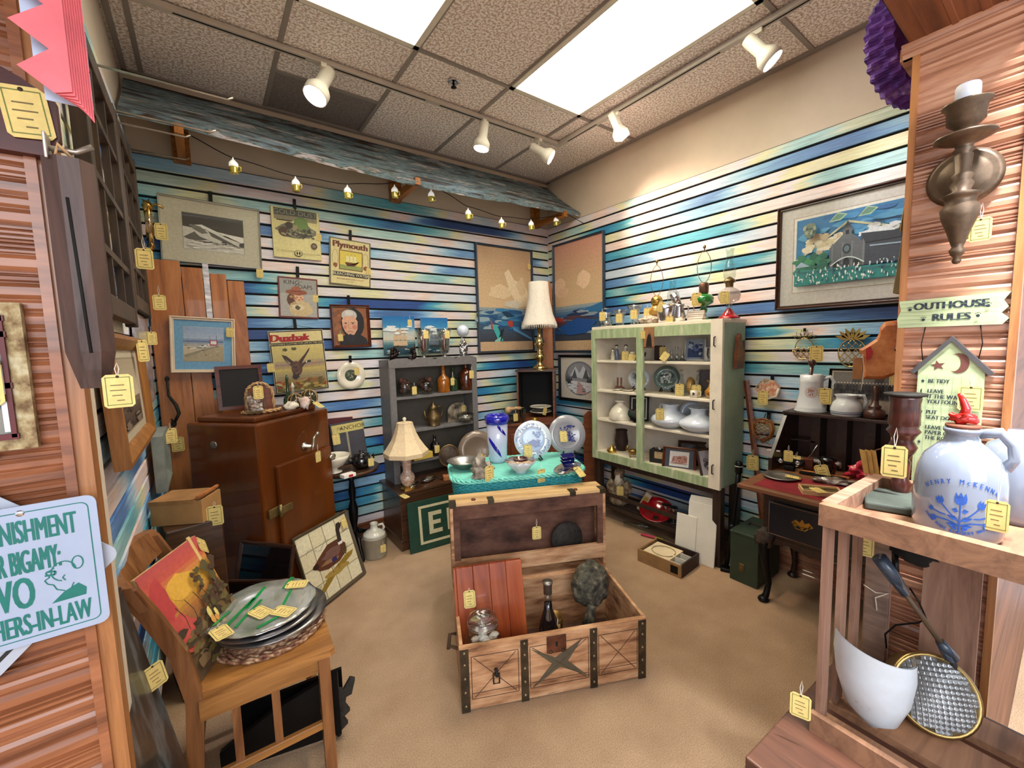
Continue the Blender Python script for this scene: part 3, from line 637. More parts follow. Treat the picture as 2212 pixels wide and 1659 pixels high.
# 8 round winter scene
th, w_, h_ = placed('framed_print', 'black framed print of a round winter mountain scene beside the green cabinet', 'picture', (1208, 766), (1300, 767), (1214, 862), 'x', XR-.006, tilt=False, off=.008)
frame(th, w_, h_, .026, .022, BLK)
a = A(w_-.04, h_-.04, seed=31).r((216, 206, 192), 0, 0, 1, 1).e((120, 122, 130), .5, .5, .38, .4, 32).e((150, 148, 156), .5, .62, .3, .24)
a.p((206, 208, 214), [(.25, .55), (.4, .78), (.5, .62), (.6, .8), (.76, .55), (.6, .5)]).p((84, 88, 96), [(.3, .5), (.38, .72), (.44, .5)]).p((84, 88, 96), [(.58, .5), (.66, .74), (.74, .5)])
for u in (.17, .21, .25, .29, .7, .74, .78): a.p((44, 52, 56), [(u-.02, .42), (u, .58), (u+.02, .42)])
a.p((226, 226, 230), [(.15, .4), (.35, .44), (.6, .42), (.86, .4), (.8, .25), (.6, .14), (.4, .14), (.22, .24)]).p((206, 160, 160), [(.45, .42), (.5, .42), (.7, .16), (.42, .13)]).r((50, 44, 46), .18, .36, .28, .42).sc([(170, 172, 180), (120, 130, 130)], 14, (.2, .2, .8, .38), .05, .01)
sheet(th, a, -.008); ptag(th, (w_*.46, -.026, .02), 0, 1)
# 9 church fair print
th, w_, h_ = placed('framed_print', 'large brown framed print of a stone church fair under blue sky in a white mat', 'picture', (1682, 456), (2030, 366), (1682, 672), 'x', XR-.012, tilt=False, off=.01)
th.location.z -= .0
frame(th, w_, h_, .022, .026, DKW)
a = A(w_-.03, h_-.03, seed=41).r((206, 200, 196), 0, 0, 1, 1).r((160, 130, 110), .105, .135, .895, .89).r((226, 222, 216), .11, .14, .89, .885)
def V(u, v): return (.13+u*.74, .2+v*.66)
a.r((44, 120, 176), *V(0, 0), *V(1, 1)); a.sc([(60, 140, 196), (36, 104, 166), (84, 160, 206)], 50, (.15, .5, .85, .84), .06, .03)
a.p((206, 206, 170), [V(0, .4), V(.5, .86), V(1, .62), V(1, .59), V(.5, .83), V(0, .36)]).sc([(222, 206, 170), (236, 226, 206), (210, 190, 160)], 26, (.22, .52, .46, .66), .04, .03).sc([(210, 216, 220)], 16, (.6, .6, .82, .68), .04, .025)
a.p((58, 64, 76), [V(.62, .62), V(.95, .58), V(.95, .2), V(.62, .2)]).p((92, 98, 104), [V(.34, .2), V(.34, .5), V(.5, .72), V(.66, .5), V(.66, .2)]).p((82, 88, 94), [V(.45, .7), V(.5, .86), V(.55, .7)]).r((96, 102, 108), *V(.46, .6), *V(.54, .74)).r((30, 36, 44), *V(.485, .66), *V(.515, .72))
for u in (.36, .455, .54, .64): a.r((112, 116, 120), *V(u, .2), *V(u+.015, .56))
for u, v in ((.41, .24), (.5, .26), (.59, .24)): a.e((36, 44, 52), *V(u, v), .022, .05)
a.e((40, 48, 58), *V(.5, .46), .028, .045).e((90, 110, 120), *V(.5, .46), .018, .03).p((46, 52, 62), [V(.66, .5), V(.95, .5), V(.95, .6), V(.62, .64)])
a.p((140, 160, 176), [V(.7, .46), V(.95, .44), V(.95, .42), V(.7, .44)]); a.sc([(52, 120, 92), (64, 140, 100), (40, 100, 84)], 40, (.15, .32, .36, .48), .04, .035)
a.p((44, 132, 128), [V(0, 0), V(1, 0), V(1, .16), V(.5, .2), V(0, .24)]).p((52, 110, 112), [V(0, .22), V(.95, .14), V(.95, .11), V(0, .19)]).p((150, 176, 196), [V(0, .28), V(.07, .36), V(.16, .28)])
a.ln((190, 206, 206), [V(.36+.3*k/12, .24+.1*sin(pi*k/12)) for k in range(13)], .006)
a.sc([(220, 226, 220), (190, 214, 210), (30, 70, 90), (236, 240, 230), (60, 90, 120)], 170, (.14, .21, .84, .36), .005, .014, .3, 6)
for u, v in ((.42, .93), (.68, .93)): a.p((150, 176, 150), [V(u-.08, v-.07), V(u, v+.05), V(u+.09, v), V(u+.03, v-.07)]).p((90, 130, 110), [V(u-.06, v-.055), V(u, v+.03), V(u+.07, v), V(u+.02, v-.055)])
a.b((110, 126, 110), *V(.16, .8), .05, .08, 8, .1).sc([(150, 160, 140), (70, 90, 84)], 16, (.21, .68, .29, .76), .014, .02).t('PARADISE FAIR', .03, .5, .165, (180, 176, 180)); sheet(th, a, -.01)
ob('glazing', G().flat([(-w_/2+.015, -h_/2+.015), (w_/2-.015, -h_/2+.015), (w_/2-.015, h_/2-.015), (-w_/2+.015, h_/2-.015)], -.0205), GLZ, th)
# 10 round plate on the wall
CHINA = M('china_white', (226, 216, 196), .15, coat=.6, var=.02); CHB = M('china_blue_white', (206, 214, 222), .12, coat=.8, var=.02)
def plate_profile(r, d=.012): return [(0, d*.25), (r*.58, d*.25), (r*.64, d*.5), (r, d), (r*1.0, d*1.12), (r*.62, d*.75), (r*.56, d*.45), (0, d*.42)]
c = at(759, 811, 'y', YB-.03); pl = thing('wall_plate', 'white round plate with a small dark green centre picture on the back wall', 'plate', c); r_ = 30*mpp(c)
ob('dish', G().lathe(plate_profile(r_, .016), 32, T=TR((0, .02, 0), (pi/2, 0, 0))), CHINA, pl)
a = A(r_, r_, seed=51).e((70, 84, 60), .5, .5, .42, .42, 24).sc([(110, 120, 96), (44, 56, 40), (160, 164, 140), (90, 70, 50)], 50, (.25, .25, .75, .75), .07, .05); ob('transfer_print', a, PR, pl, (0, .0125, 0)); hanger(pl, r_+.02, .05); ptag(pl, (r_*.4, -.002, r_*.55), .2, 1.1)
# 11 small ship prints on top of the grey shelf
def shipprint(lab, TL_, TR_, BL_, k):
    th, w_, h_ = placed('ship_print', lab, 'picture', TL_, TR_, BL_, 'y', YB-.05, tilt=False)
    ob('panel', G().bx((-w_/2, 0, -h_/2), (w_/2, .004, h_/2)), M('print_back', (150, 140, 120), .8), th)
    a = A(w_, h_, seed=60+k).grad([(0, (30, 60, 70)), (.25, (60, 110, 120)), (.4, (206, 200, 180)), (.6, (190, 196, 190)), (.75, (60, 140, 190)), (1, (20, 110, 176))])
    sc_ = (206, 176, 140) if not k else (110, 120, 130)
    a.p((60, 50, 44), [(.3, .2), (.8, .14), (.84, .22), (.7, .2), (.34, .27)])
    for u, t_ in ((.38, .62), (.52, .7), (.66, .6)):
        a.r((60, 44, 34), u, .2, u+.012, t_+.08)
        for i in range(3): a.p(sc_, [(u-.08+.01*i, .24+i*.15), (u+.09-.01*i, .24+i*.15), (u+.07-.01*i, .36+i*.15), (u-.07+.01*i, .37+i*.15)])
    a.sc([(190, 206, 206), (60, 100, 110), (30, 60, 76)], 24, (.05, .05, .95, .2), .08, .02).sc([(226, 230, 226)], 10, (.1, .55, .9, .75), .12, .03); sheet(th, a, -.0003); return th, w_, h_
th, w_, h_ = shipprint('unframed print of a tall ship under full sail, leftmost on the grey shelf top', (824, 683), (893, 684), (830, 768), 0); ptag(th, (w_*.35, -.004, h_*.42), 0, 1)
th, w_, h_ = shipprint('unframed print of a ship in dark waves behind the two glass vases', (908, 686), (966, 687), (910, 764), 1)
# 12 pine board leaning in the left corner with framed beach picture hung on it
bd = thing('pine_board', 'tall orange pine plank board leaning in the left corner behind the brown cabinet', 'board', (-.005, YB-.06, .0))
for i, (x0, x1) in enumerate(((-.235, -.075), (-.072, .03), (.066, .15), (.153, .243))):
    g = G(); top = 2.045-.1*(x0+.235)/.49-(.02 if i > 2 else 0); g.rbox(((x0+x1)/2, 0, top/2), (x1-x0, .018, top), .003); ob('plank', g, PINE, bd)
for zz in (1.1, 1.78): ob('batten', G().bx((-.23, .01, zz), (.24, .028, zz+.1)), PINE, bd)
# white strip seen in the gap and hook
ob('hanging_strip', G().rbox((.048, -.006, 1.86), (.03, .003, .36), .001), M('strip_white', (206, 200, 210), .3, var=.25, sc=8, st=(1, 1, 6)), bd)
th, w_, h_ = placed('framed_watercolour', 'white framed beach watercolour with a wide blue mat hung on the pine board', 'picture', (363, 682), (504, 690), (372, 805), 'y', YB-.09)
frame(th, w_, h_, .02, .024, CRW)
a = A(w_-.03, h_-.03, seed=71).r((112, 164, 200), 0, 0, 1, 1).r((196, 196, 190), .155, .17, .85, .86)
a.grad([(0, (196, 176, 140)), (.4, (206, 190, 160)), (.55, (150, 160, 176)), (.62, (70, 96, 150)), (.66, (176, 190, 206)), (1, (150, 170, 200))], .16, .18, .845, .85)
a.p((176, 160, 128), [(.16, .18), (.845, .18), (.845, .5), (.5, .42), (.16, .24)]).p((150, 140, 120), [(.16, .3), (.5, .42), (.8, .5), (.5, .38), (.2, .25)]).p((226, 222, 214), [(.3, .44), (.7, .56), (.55, .46), (.25, .4)])
a.r((176, 60, 66), .6, .5, .74, .6).r((230, 230, 230), .62, .52, .72, .585).sc([(70, 80, 70), (200, 190, 160), (110, 100, 80)], 20, (.2, .22, .82, .5), .03, .008).ln((60, 60, 80), [(.72, .6), (.72, .7)], .002).ln((176, 60, 66), [(.62, .6), (.6, .68)], .002)
sheet(th, a, -.01); ptag(th, (w_*.42, -.03, h_*.34), 0, 1.15)
# ================================================================ FURNITURE
BRN = wood('cabinet_brown', (74, 32, 5), (100, 48, 9), 'z', 4, .28, 3, .35, .03)
NICK = M('nickel', (190, 184, 170), .3, .95, var=.1); BRASS = M('brass', (196, 160, 84), .25, .95, var=.1); ABR = M('antique_brass', (118, 98, 66), .4, .85, var=.2)
PEW = M('pewter', (150, 146, 138), .38, .9, var=.12); IRON = M('cast_iron', (52, 48, 44), .7, .5, var=.25, bmp=.3, sc=40)
# brown metal-clad cabinet across the left corner (local x along its front, y into it)
cab = thing('storage_cabinet', 'tall glossy brown cabinet with nickel crank handle, set across the left corner', 'cabinet', (.186, 2.52, 0), R(41))
cw_, cdp, chh = .575, .46, 1.115
ob('body', G().rbox((cw_/2, cdp/2, chh/2), (cw_, cdp, chh), .012), BRN, cab)
ob('lid', G().rbox((cw_/2-.005, cdp/2+.01, chh+.014), (cw_-.09, cdp-.08, .028), .008), BRN, cab)
dr = ob('door', G().rbox((.32, -.014, .47), (.455, .026, .80), .01), BRN, cab)
for z in (.62, .12):
    ob('hinge', G().rbox((.055, -.012, z), (.07, .01, .05), .003).tube([(.085, -.03, z-.035), (.085, -.03, z+.035)], .01, 8).rbox((.13, -.032, z), (.08, .008, .04), .003), M('hinge_brass', (150, 130, 84), .4, .8), cab)
ob('latch', G().lathe([(0, 0), (.03, 0), (.032, .006), (.02, .014), (0, .016)], 16, T=TR((.545, -.028, .80), (pi/2, 0, 0), (1, .6, 1))).rbox((.53, -.046, .79), (.04, .01, .016), .004), NICK, cab)
hn = ob('crank_handle', G().lathe([(0, 0), (.024, 0), (.024, .006), (.012, .012), (.009, .05), (0, .052)], 16, T=TR((.335, 0, .92), (pi/2, 0, 0))).tube([(.335, -.05, .895), (.345, -.055, .92), (.36, -.05, .965), (.385, -.048, .98)], .007, 8).blob((.397, -.048, .985), (.012, .012, .012), 2, 0, 6), NICK, cab)
ob('badge', G().lathe([(0, 0), (.02, 0), (.022, .004), (.016, .006), (0, .007)], 20, T=TR((0, .28, 1.0), (pi/2, 0, -pi/2))).box((-.008, .28, 1.0), (.002, .006, .028)).box((-.008, .28, 1.0), (.002, .028, .006)), PEW, cab)
for z in (.66, .55): ob('bolt', G().lathe([(0, 0), (.011, 0), (.009, .008), (0, .01)], 10, T=TR((0, .36, z), (pi/2, 0, -pi/2))), PEW, cab)
ptag(cab, (.37, -.064, .88), 0, 1.25, string=.045)
# --- trunk, local x along the front
trk = thing('steamer_trunk', 'open antique wooden steamer trunk with iron straps in the middle of the floor', 'trunk', (.734, 1.416, 0), R(-24.9))
TW = .815; TD = .42; TH = .275; t_ = .014
TRW = M('trunk_wood', (150, 110, 76), .7, sc=3.5, st=(1.2, 3, 7), bmp=.3, stops=[(.3, (92, 58, 38)), (.40, (150, 104, 70)), (.52, (190, 142, 102)), (.66, (214, 170, 130)), (.8, (120, 78, 52))])
TRI = M('trunk_lining', (104, 70, 54), .8, sc=6, st=(1, 1, 2), bmp=.15, stops=[(.3, (58, 34, 26)), (.5, (98, 64, 50)), (.7, (124, 88, 70))])
STRAP = M('trunk_strap', (70, 60, 46), .5, .6, var=.3, bmp=.2); CRMW = wood('trunk_rim_wood', (176, 132, 84), (222, 184, 130), 'x', 8, .5)
ob('front_panel', G().bx((0, 0, .006), (TW, t_, TH)), TRW, trk)
ob('side_panel', G().bx((0, t_, .006), (t_, TD, TH+.01)), TRW, trk); ob('side_panel', G().bx((TW-t_, t_, .006), (TW, TD, TH+.01)), TRW, trk)
ob('back_panel', G().bx((t_, TD-t_, .006), (TW-t_, TD, TH+.015)), TRW, trk); ob('bottom_panel', G().bx((t_, t_, 0), (TW-t_, TD-t_, .014)), TRI, trk)
for x, w_ in ((.0, .035), (.25, .032), (.555, .032), (TW-.035, .035)):
    s_ = ob('strap', G().bx((x, -.005, .0), (x+w_, .0, TH)), STRAP, trk)
    g = G()
    for z in (.03, .09, .15, .21, .26): g.blob((x+w_/2, -.006, z), (.006, .005, .006), 1, 0, 5)
    ob('rivets', g, M('rivet', (150, 132, 104), .4, .7), s_, kind='stuff')
for x0, x1 in ((.045, .24), (.29, .548), (.595, .775)):
    g = G()
    for a, b in (((x0, .05), (x1, .05)), ((x0, .05), (x0, .235)), ((x1, .05), (x1, .235)), ((x0, .235), (x1, .235)), ((x0+.01, .055), (x1-.01, .23)), ((x0+.01, .23), (x1-.01, .055)), ((x0, .075), (x1, .075))):
        g.tube([(a[0], -.0003, a[1]), (b[0], -.0003, b[1])], .0014, 4, sm=False)
    ob('inlay_line', g, M('inlay_dark', (60, 38, 26), .8), trk, kind='stuff')
STAR = M('star_grey', (96, 88, 72), .5, .3)
ob('star_inlay', G().prism([(.295, .225), (.40, .17), (.52, .235), (.455, .145), (.545, .06), (.42, .125), (.30, .05), (.385, .145)], -.0012, .001), STAR, trk)
lk = ob('lock_plate', G().rbox((.405, -.004, .232), (.085, .006, .075), .004), M('rusty_lock', (96, 56, 36), .7, .5, var=.3), trk); ob('keyhole', G().rbox((.405, -.0075, .235), (.01, .003, .022), .002), DARK, lk)
for x in (.378, .432): ob('lock_stud', G().blob((x, -.009, .203), (.007, .006, .007), 1, 0, 6), STRAP, lk)
ob('clasp', G().tube([(.145, -.004, .165), (.145, -.02, .175), (.145, -.022, .155), (.145, -.004, .15)], .008, 8).tube([(.133, -.006, .15), (.133, -.01, .11), (.157, -.01, .11), (.157, -.006, .15)], .0035, 6), IRON, trk)
ob('side_handle', G().tube([(0, .16, .16), (-.03, .17, .17), (-.04, .21, .13), (-.03, .25, .17), (0, .26, .16)], .009, 8, flat=.6), M('leather_strap', (84, 60, 42), .8), trk)
ob('rim', G().bx((-.002, -.004, TH), (TW+.002, .018, TH+.006)), TRW, trk)
# lid standing open, hollow side to the front
ld = ob('lid', G().bx((0, TD+.12, .295), (TW, TD+.134, .715)), TRI, trk)
for nm, a, b, mm in (('lid_top', (0, TD, .705), (TW, TD+.13, .72), CRMW), ('lid_bottom', (0, TD, .285), (TW, TD+.13, .30), TRW), ('lid_side', (0, TD, .30), (.014, TD+.12, .705), TRW), ('lid_side', (TW-.014, TD, .30), (TW, TD+.12, .705), TRW),
                     ('lid_rim', (.014, TD, .635), (TW-.014, TD+.02, .705), TRI), ('lid_tray', (.014, TD+.002, .345), (TW-.014, TD+.018, .425), TRW), ('lid_rim', (.014, TD, .425), (.045, TD+.018, .635), TRI), ('lid_rim', (TW-.045, TD, .425), (TW-.014, TD+.018, .635), TRI)):
    ob(nm, G().bx(a, b), mm, ld)
for x in (0, .19, .62, TW-.03): ob('corner_strap', G().bx((x-.001, TD-.003, .698), (x+.031, TD+.05, .7225)), STRAP, ld)
for x in (.12, .66): ob('peg', G().lathe([(.012, 0), (.01, .006), (.0, .008)], 10, c=(x, TD+.03, .72)), M('peg_red', (90, 44, 34), .5), ld)
ptag(trk, (.435, TD-.006, .56), 0, 1.3, string=.04)
# --- teal wicker table behind it
TEAL = M('teal_paint', (126, 212, 194), .55, var=.05, sc=30, bmp=.1); TEALW = M('teal_wicker', (62, 164, 168), .6, var=.18, sc=80)
tt = thing('wicker_table', 'turquoise wicker side table with rounded corners standing behind the open trunk', 'table', (1.452, 1.985, 0), R(-25))
def rrect(w_, d, r, n=6, z=0):
    out = []
    for cx, cy, a0 in ((w_/2-r, d/2-r, 0), (-w_/2+r, d/2-r, pi/2), (-w_/2+r, -d/2+r, pi), (w_/2-r, -d/2+r, 1.5*pi)):
        for i in range(n+1): a = a0+pi/2*i/n; out.append((cx+r*cos(a), cy+r*sin(a)))
    return out
WZ = .775; WL_, WD_ = .76, .42
ob('table_top', G().prism(rrect(WL_, WD_, .1), WZ-.012, WZ, pl='xy'), TEAL, tt)
g = G(); P_ = rrect(WL_+.012, WD_+.012, .105, 5); L2 = [Vector((*p, 0)) for p in P_]
def resample(P, n):
    d = [0]
    for a, b in zip(P, P[1:]+P[:1]): d.append(d[-1]+(b-a).length)
    out = []; Q = P+P[:1]; k = 0
    for i in range(n):
        s = d[-1]*i/n
        while d[k+1] < s: k += 1
        out.append(Q[k].lerp(Q[k+1], (s-d[k])/max(1e-9, d[k+1]-d[k])))
    return out
for ph in (0, 1, 2):
    q = resample(L2, 150); g.tube([p*(1+.018*sin(2*pi*(i/6+ph/3)))+Vector((0, 0, WZ-.014+.009*cos(2*pi*(i/6+ph/3)))) for i, p in enumerate(q)], .0062, 5, closed=True)
ob('braided_edge', g, TEAL, tt, kind='stuff')
g = G(); nst = 96
q = resample([Vector((*p, 0)) for p in rrect(WL_-.02, WD_-.02, .09, 5)], nst)
for row in range(11):
    g.tube([p*(1+(.012 if (i+row) % 2 else -.004))+Vector((0, 0, WZ-.034-.0088*row)) for i, p in enumerate(q)], .0042, 4, closed=True)
ob('woven_apron', g, TEALW, tt, kind='stuff')
ob('apron_core', G().prism(rrect(WL_-.045, WD_-.045, .08), WZ-.13, WZ-.013, pl='xy'), M('teal_dark', (20, 96, 92), .8), tt)
for x in (-1, 1):
    for y in (-1, 1): ob('leg', G().tube([(x*.31, y*.14, WZ-.12), (x*.315, y*.145, .3), (x*.32, y*.15, 0)], .016, 8), TEALW, tt)
ob('lower_shelf', G().prism(rrect(.5, .26, .05), .22, .235, pl='xy'), TEALW, tt)
# --- dark chest with lamp
CHW = wood('chest_dark', (44, 26, 16), (88, 56, 34), 'x', 7, .35, 12, .2)
chs = thing('blanket_chest', 'low dark wooden chest against the back wall under the fabric shade lamp', 'chest', (1.045, 2.875, 0))
ob('body', G().rbox((.42, .2, .215), (.80, .39, .40), .004), CHW, chs); ob('lid', G().rbox((.42, .2, .432), (.84, .41, .024), .006), CHW, chs); ob('plinth', G().rbox((.42, .18, .04), (.825, .365, .08), .006), CHW, chs)
# EN sign leaning on it
GRN = M('sign_green', (22, 58, 44), .5, var=.15)
es = thing('painted_sign', 'dark green sign with cream border and the letters EN leaning on the chest', 'sign', (1.09, 2.80, 0), R(-5), rot=(R(-6), 0, R(-5)))
ob('board', G().rbox((.33, 0, .185), (.66, .016, .37), .003), GRN, es)
a = A(.66, .37, seed=3); c_ = (206, 196, 160)
for (u0, v0, u1, v1) in ((.12, .84, .97, .89), (.12, .13, .97, .18), (.12, .13, .15, .89), (.94, .13, .97, .89)): a.r(c_, u0, v0, u1, v1)
for (u0, v0, u1, v1) in ((.23, .3, .28, .74), (.23, .3, .385, .38), (.23, .48, .37, .56), (.23, .66, .385, .74), (.45, .3, .5, .74), (.62, .3, .67, .74)): a.r(c_, u0, v0, u1, v1)
a.p(c_, [(.45, .74), (.51, .74), (.67, .3), (.61, .3)]); o_ = ob('lettering', a, PR, es, (.33, -.009, .185))
# --- grey bookcase standing on the chest back
GRY = M('grey_paint', (108, 104, 102), .55, var=.06, sc=30, bmp=.1); GRYD = M('grey_back', (88, 80, 70), .6, var=.06)
sh = thing('grey_bookcase', 'grey painted bookcase with scalloped top against the back wall', 'bookcase', (1.10, 3.075, .444))
SW, SD, SHH = .77, .212, .955
ob('side_panel', G().rbox((.012, SD/2, SHH/2), (.024, SD, SHH), .002), GRY, sh); ob('side_panel', G().rbox((SW-.012, SD/2, SHH/2), (.024, SD, SHH), .002), GRY, sh)
ob('back_panel', G().bx((.024, SD-.01, 0), (SW-.024, SD-.002, SHH)), GRYD, sh)
SHZ = [1.385, 1.115, .848, .60]
for z in SHZ: ob('shelf', G().rbox((SW/2, SD/2-.006, z-.444-.011), (SW-.048, SD-.02, .022), .002), GRY, sh)
pts_ = [(0, -.04), (SW, -.04), (SW, .0)]; n_ = 28
pts_ = [(0, -.045), (SW, -.045)]+[(SW*(1-i/n_), .005+.022*abs(sin(pi*(i/n_)*4+.0))**.6*(1 if 0 < i < n_ else 0)) for i in range(n_+1)]
ob('scalloped_rail', G().prism(pts_, -.006, .012), GRY, sh, (0, 0, SHZ[0]-.444))
ob('face_frame', G().rbox((.028, .004, .46), (.045, .014, .92), .002), GRY, sh); ob('face_frame', G().rbox((SW-.028, .004, .46), (.045, .014, .92), .002), GRY, sh)
# --- corner: brown chest of drawers with black box on top, post
RWD = wood('reddish_wood', (84, 40, 20), (130, 70, 38), 'x', 8, .4, 12, .15)
DZ = .80
ds = thing('corner_dresser', 'small reddish brown dresser in the back right corner behind the blue vase', 'dresser', (2.44, 2.95, 0), R(-36))
ob('body', G().rbox((0, 0, .39), (.58, .34, .76), .004), RWD, ds); ob('dresser_top', G().rbox((0, 0, DZ-.012), (.62, .38, .024), .005), RWD, ds)
for i in range(3): d_ = ob('drawer', G().rbox((0, -.175, .17+.22*i), (.52, .016, .19), .004), RWD, ds); ob('knob', G().lathe([(.012, 0), (.016, .016), (0, .024)], 12, T=TR((0, -.183, .17+.22*i), (pi/2, 0, 0))), BRASS, d_)
bxo = thing('open_wooden_box', 'upright dark wooden box with open black front under the brass lamp', 'box', (2.475, 3.0, DZ), R(-46))
BW_, BD_, BH_ = .34, .26, .445
for a, b in (((-BW_/2, -BD_/2, 0), (-BW_/2+.014, BD_/2, BH_)), ((BW_/2-.014, -BD_/2, 0), (BW_/2, BD_/2, BH_))): ob('side_panel', G().bx(a, b), RWD, bxo)
ob('top_panel', G().bx((-BW_/2-.01, -BD_/2-.01, BH_), (BW_/2+.01, BD_/2, BH_+.018)), CHW, bxo); ob('bottom_panel', G().bx((-BW_/2, -BD_/2-.005, 0), (BW_/2, BD_/2, .03)), RWD, bxo)
ob('back_panel', G().bx((-BW_/2, BD_/2-.012, .03), (BW_/2, BD_/2, BH_)), DARK, bxo)
ob('inner_lining', G().bx((-BW_/2+.0145, -BD_/2+.01, .03), (-BW_/2+.017, BD_/2-.013, BH_-.001)).bx((BW_/2-.017, -BD_/2+.01, .03), (BW_/2-.0145, BD_/2-.013, BH_-.001)), DARK, bxo, kind='stuff')
ps = thing('corner_post', 'orange pine post with a notched top standing in the back right corner', 'post', (2.765, 3.165, 0), R(-45))
ob('post', G().rbox((0, 0, .99), (.10, .07, 1.98), .004), PINE, ps); ob('notched_top', G().prism([(-.05, 0), (.05, 0), (.03, .12), (-.03, .12)], -.035, .035), PINE, ps, (0, 0, 1.98))
ps2 = thing('cut_out_board', 'brown wooden board with a pointed top leaning behind the grey stoneware plate', 'board', (2.80, 2.60, .0), R(-60))
ob('board', G().prism([(-.09, 0), (.09, 0), (.09, .83), (.05, .87), (-.05, .87), (-.09, .83)], -.012, .012), RWD, ps2)
# --- white and green open cabinet on a dark stand
GW = M('green_distressed', (170, 186, 144), .6, sc=5, st=(6, 1.2, 1.2), bmp=.2, stops=[(.3, (142, 160, 116)), (.5, (168, 184, 142)), (.62, (190, 198, 164)), (.72, (226, 214, 190))])
GWZ = M('green_side', (150, 172, 146), .5, var=.06, sc=8); CRM = M('cream_paint', (234, 222, 202), .55, var=.04, sc=9); CRMB = M('cream_back', (224, 216, 206), .6, var=.04)
CX, CZ0, CZ1, CY0, CY1 = 2.595, .527, 1.617, 1.325, 2.415
wc = thing('green_cabinet', 'open front cabinet in worn green and cream paint full of glassware at the right wall', 'cabinet', (CX, CY1, CZ0), -pi/2)
CL = CY1-CY0; CDp = XR-CX-.02; CH_ = CZ1-CZ0
ob('side_panel', G().rbox((.012, CDp/2+.01, CH_/2), (.024, CDp-.02, CH_-.004), .004), CRM, wc); ob('side_panel', G().rbox((CL-.012, CDp/2+.01, CH_/2), (.024, CDp-.02, CH_-.004), .01), GWZ, wc)
ob('top_panel', G().rbox((CL/2, CDp/2, CH_-.012), (CL+.006, CDp+.004, .024), .004), CRM, wc); ob('bottom_panel', G().rbox((CL/2, CDp/2, .045), (CL-.05, CDp-.02, .02), .002), CRM, wc)
ob('back_panel', G().bx((.024, CDp-.01, .03), (CL-.024, CDp-.002, CH_-.02)), CRMB, wc)
for a, b in (((0, -.012, .02), (.04, .008, CH_-.075)), ((.448, -.012, .06), (.505, .008, CH_-.075)), ((CL-.075, -.014, 0), (CL, .008, CH_))): ob('stile', G().bx(a, b), GW if a[0] < 1 else CRM, wc)
ob('rail', G().bx((0, -.013, CH_-.095), (CL-.075, .008, CH_-.024)), GW, wc); ob('rail', G().bx((0, -.013, .0), (CL-.075, .008, .062)), GW, wc)
SZ = [.578, .862, 1.102, 1.345]
for z in SZ[1:]: ob('shelf', G().rbox((CL/2, CDp/2, z-CZ0-.009), (CL-.05, CDp-.03, .018), .003), CRM, wc)
for z in (.95, .55, .13): ob('hinge', G().tube([(CL-.045, -.014, z-.03), (CL-.045, -.03, z-.026), (CL-.045, -.03, z+.026), (CL-.045, -.014, z+.03)], .004, 6), IRON, wc)
def cabp(px, py, z, d=.12): return at(px, py, 'x', CX+d)
DKL = wood('dark_leg_wood', (30, 20, 16), (58, 40, 30), 'z', 8, .5)
stn = thing('dark_stand', 'dark wooden stand with four legs and a low rack under the green cabinet', 'stand', (CX, CY1, 0), -pi/2)
for x in (.03, CL-.03):
    for y in (.035, CDp-.04): ob('leg', G().rbox((x, y, (CZ0-.002)/2), (.055, .055, CZ0-.002), .003), DKL, stn)
ob('apron', G().rbox((CL/2, .03, CZ0-.025), (CL-.12, .02, .044), .002), DKL, stn)
ob('rack_shelf', G().rbox((CL/2, .17, .14), (CL-.06, .25, .012), .002), DKL, stn)
ob('rack_rail', G().rbox((CL/2, .02, .235), (CL-.1, .012, .03), .002), DKL, stn); ob('rack_rail', G().rbox((CL/2, .02, .13), (CL-.1, .012, .03), .002), DKL, stn)
# --- slant front desk
NVY = M('navy_paint', (22, 28, 40), .35, var=.08, coat=.2); DSK = wood('desk_dark', (30, 20, 18), (58, 36, 28), 'y', 8, .35, 12, .2); DSKT = wood('desk_leaf_wood', (88, 52, 32), (140, 92, 60), 'x', 8, .4, 12, .1)
RED = M('red_felt', (124, 28, 36), .9, var=.12)
dk = thing('slant_front_desk', 'dark slant front writing desk with open leaf and red felt at the right wall', 'desk', (2.47, 1.02, 0), -pi/2)
DL = .66; DD = .42
for y, k in ((.02, 1), (DD-.03, 0)):
    for x in (.03, DL-.03):
        sgn = -1 if x < .3 else 1
        g = G(); g.tube([(x, y, .40), (x+sgn*.02, y-.02*k, .33), (x+sgn*.012, y-.012*k, .22), (x-sgn*.002, y+.004*k, .10), (x+sgn*.004, y-.01*k, .035), (x+sgn*.01, y-.03*k, .012)], [.034, .034, .022, .015, .017, .02], 10)
        g.lathe([(.0, 0), (.026, .002), (.03, .012), (.02, .026), (0, .03)], 12, c=(x+sgn*.01, y-.03*k, 0)); ob('leg', g, BLK if k else DSK, dk)
cn = ob('carved_knee', G().blob((.015, -.008, .37), (.05, .028, .055), 5, .3, 10), M('carved_dark', (62, 50, 42), .6, var=.3, bmp=.5, sc=50), dk)
ob('case', G().rbox((DL/2, DD/2, .53), (DL, DD, .29), .004), DSK, dk); ob('apron', G().prism([(0, .385), (DL, .385), (DL, .33), (DL*.8, .36), (DL*.65, .335), (DL*.5, .36), (DL*.35, .335), (DL*.2, .36), (0, .33)], 0, .018), DSK, dk)
dw = ob('drawer', G().rbox((DL/2, -.008, .50), (DL-.06, .02, .19), .003), NVY, dk)
g = G()
for a, b in (((.04, .412), (DL-.04, .412)), ((.04, .588), (DL-.04, .588)), ((.04, .412), (.04, .588)), ((DL-.04, .412), (DL-.04, .588))): g.tube([(a[0], -.019, a[1]), (b[0], -.019, b[1])], .0022, 4)
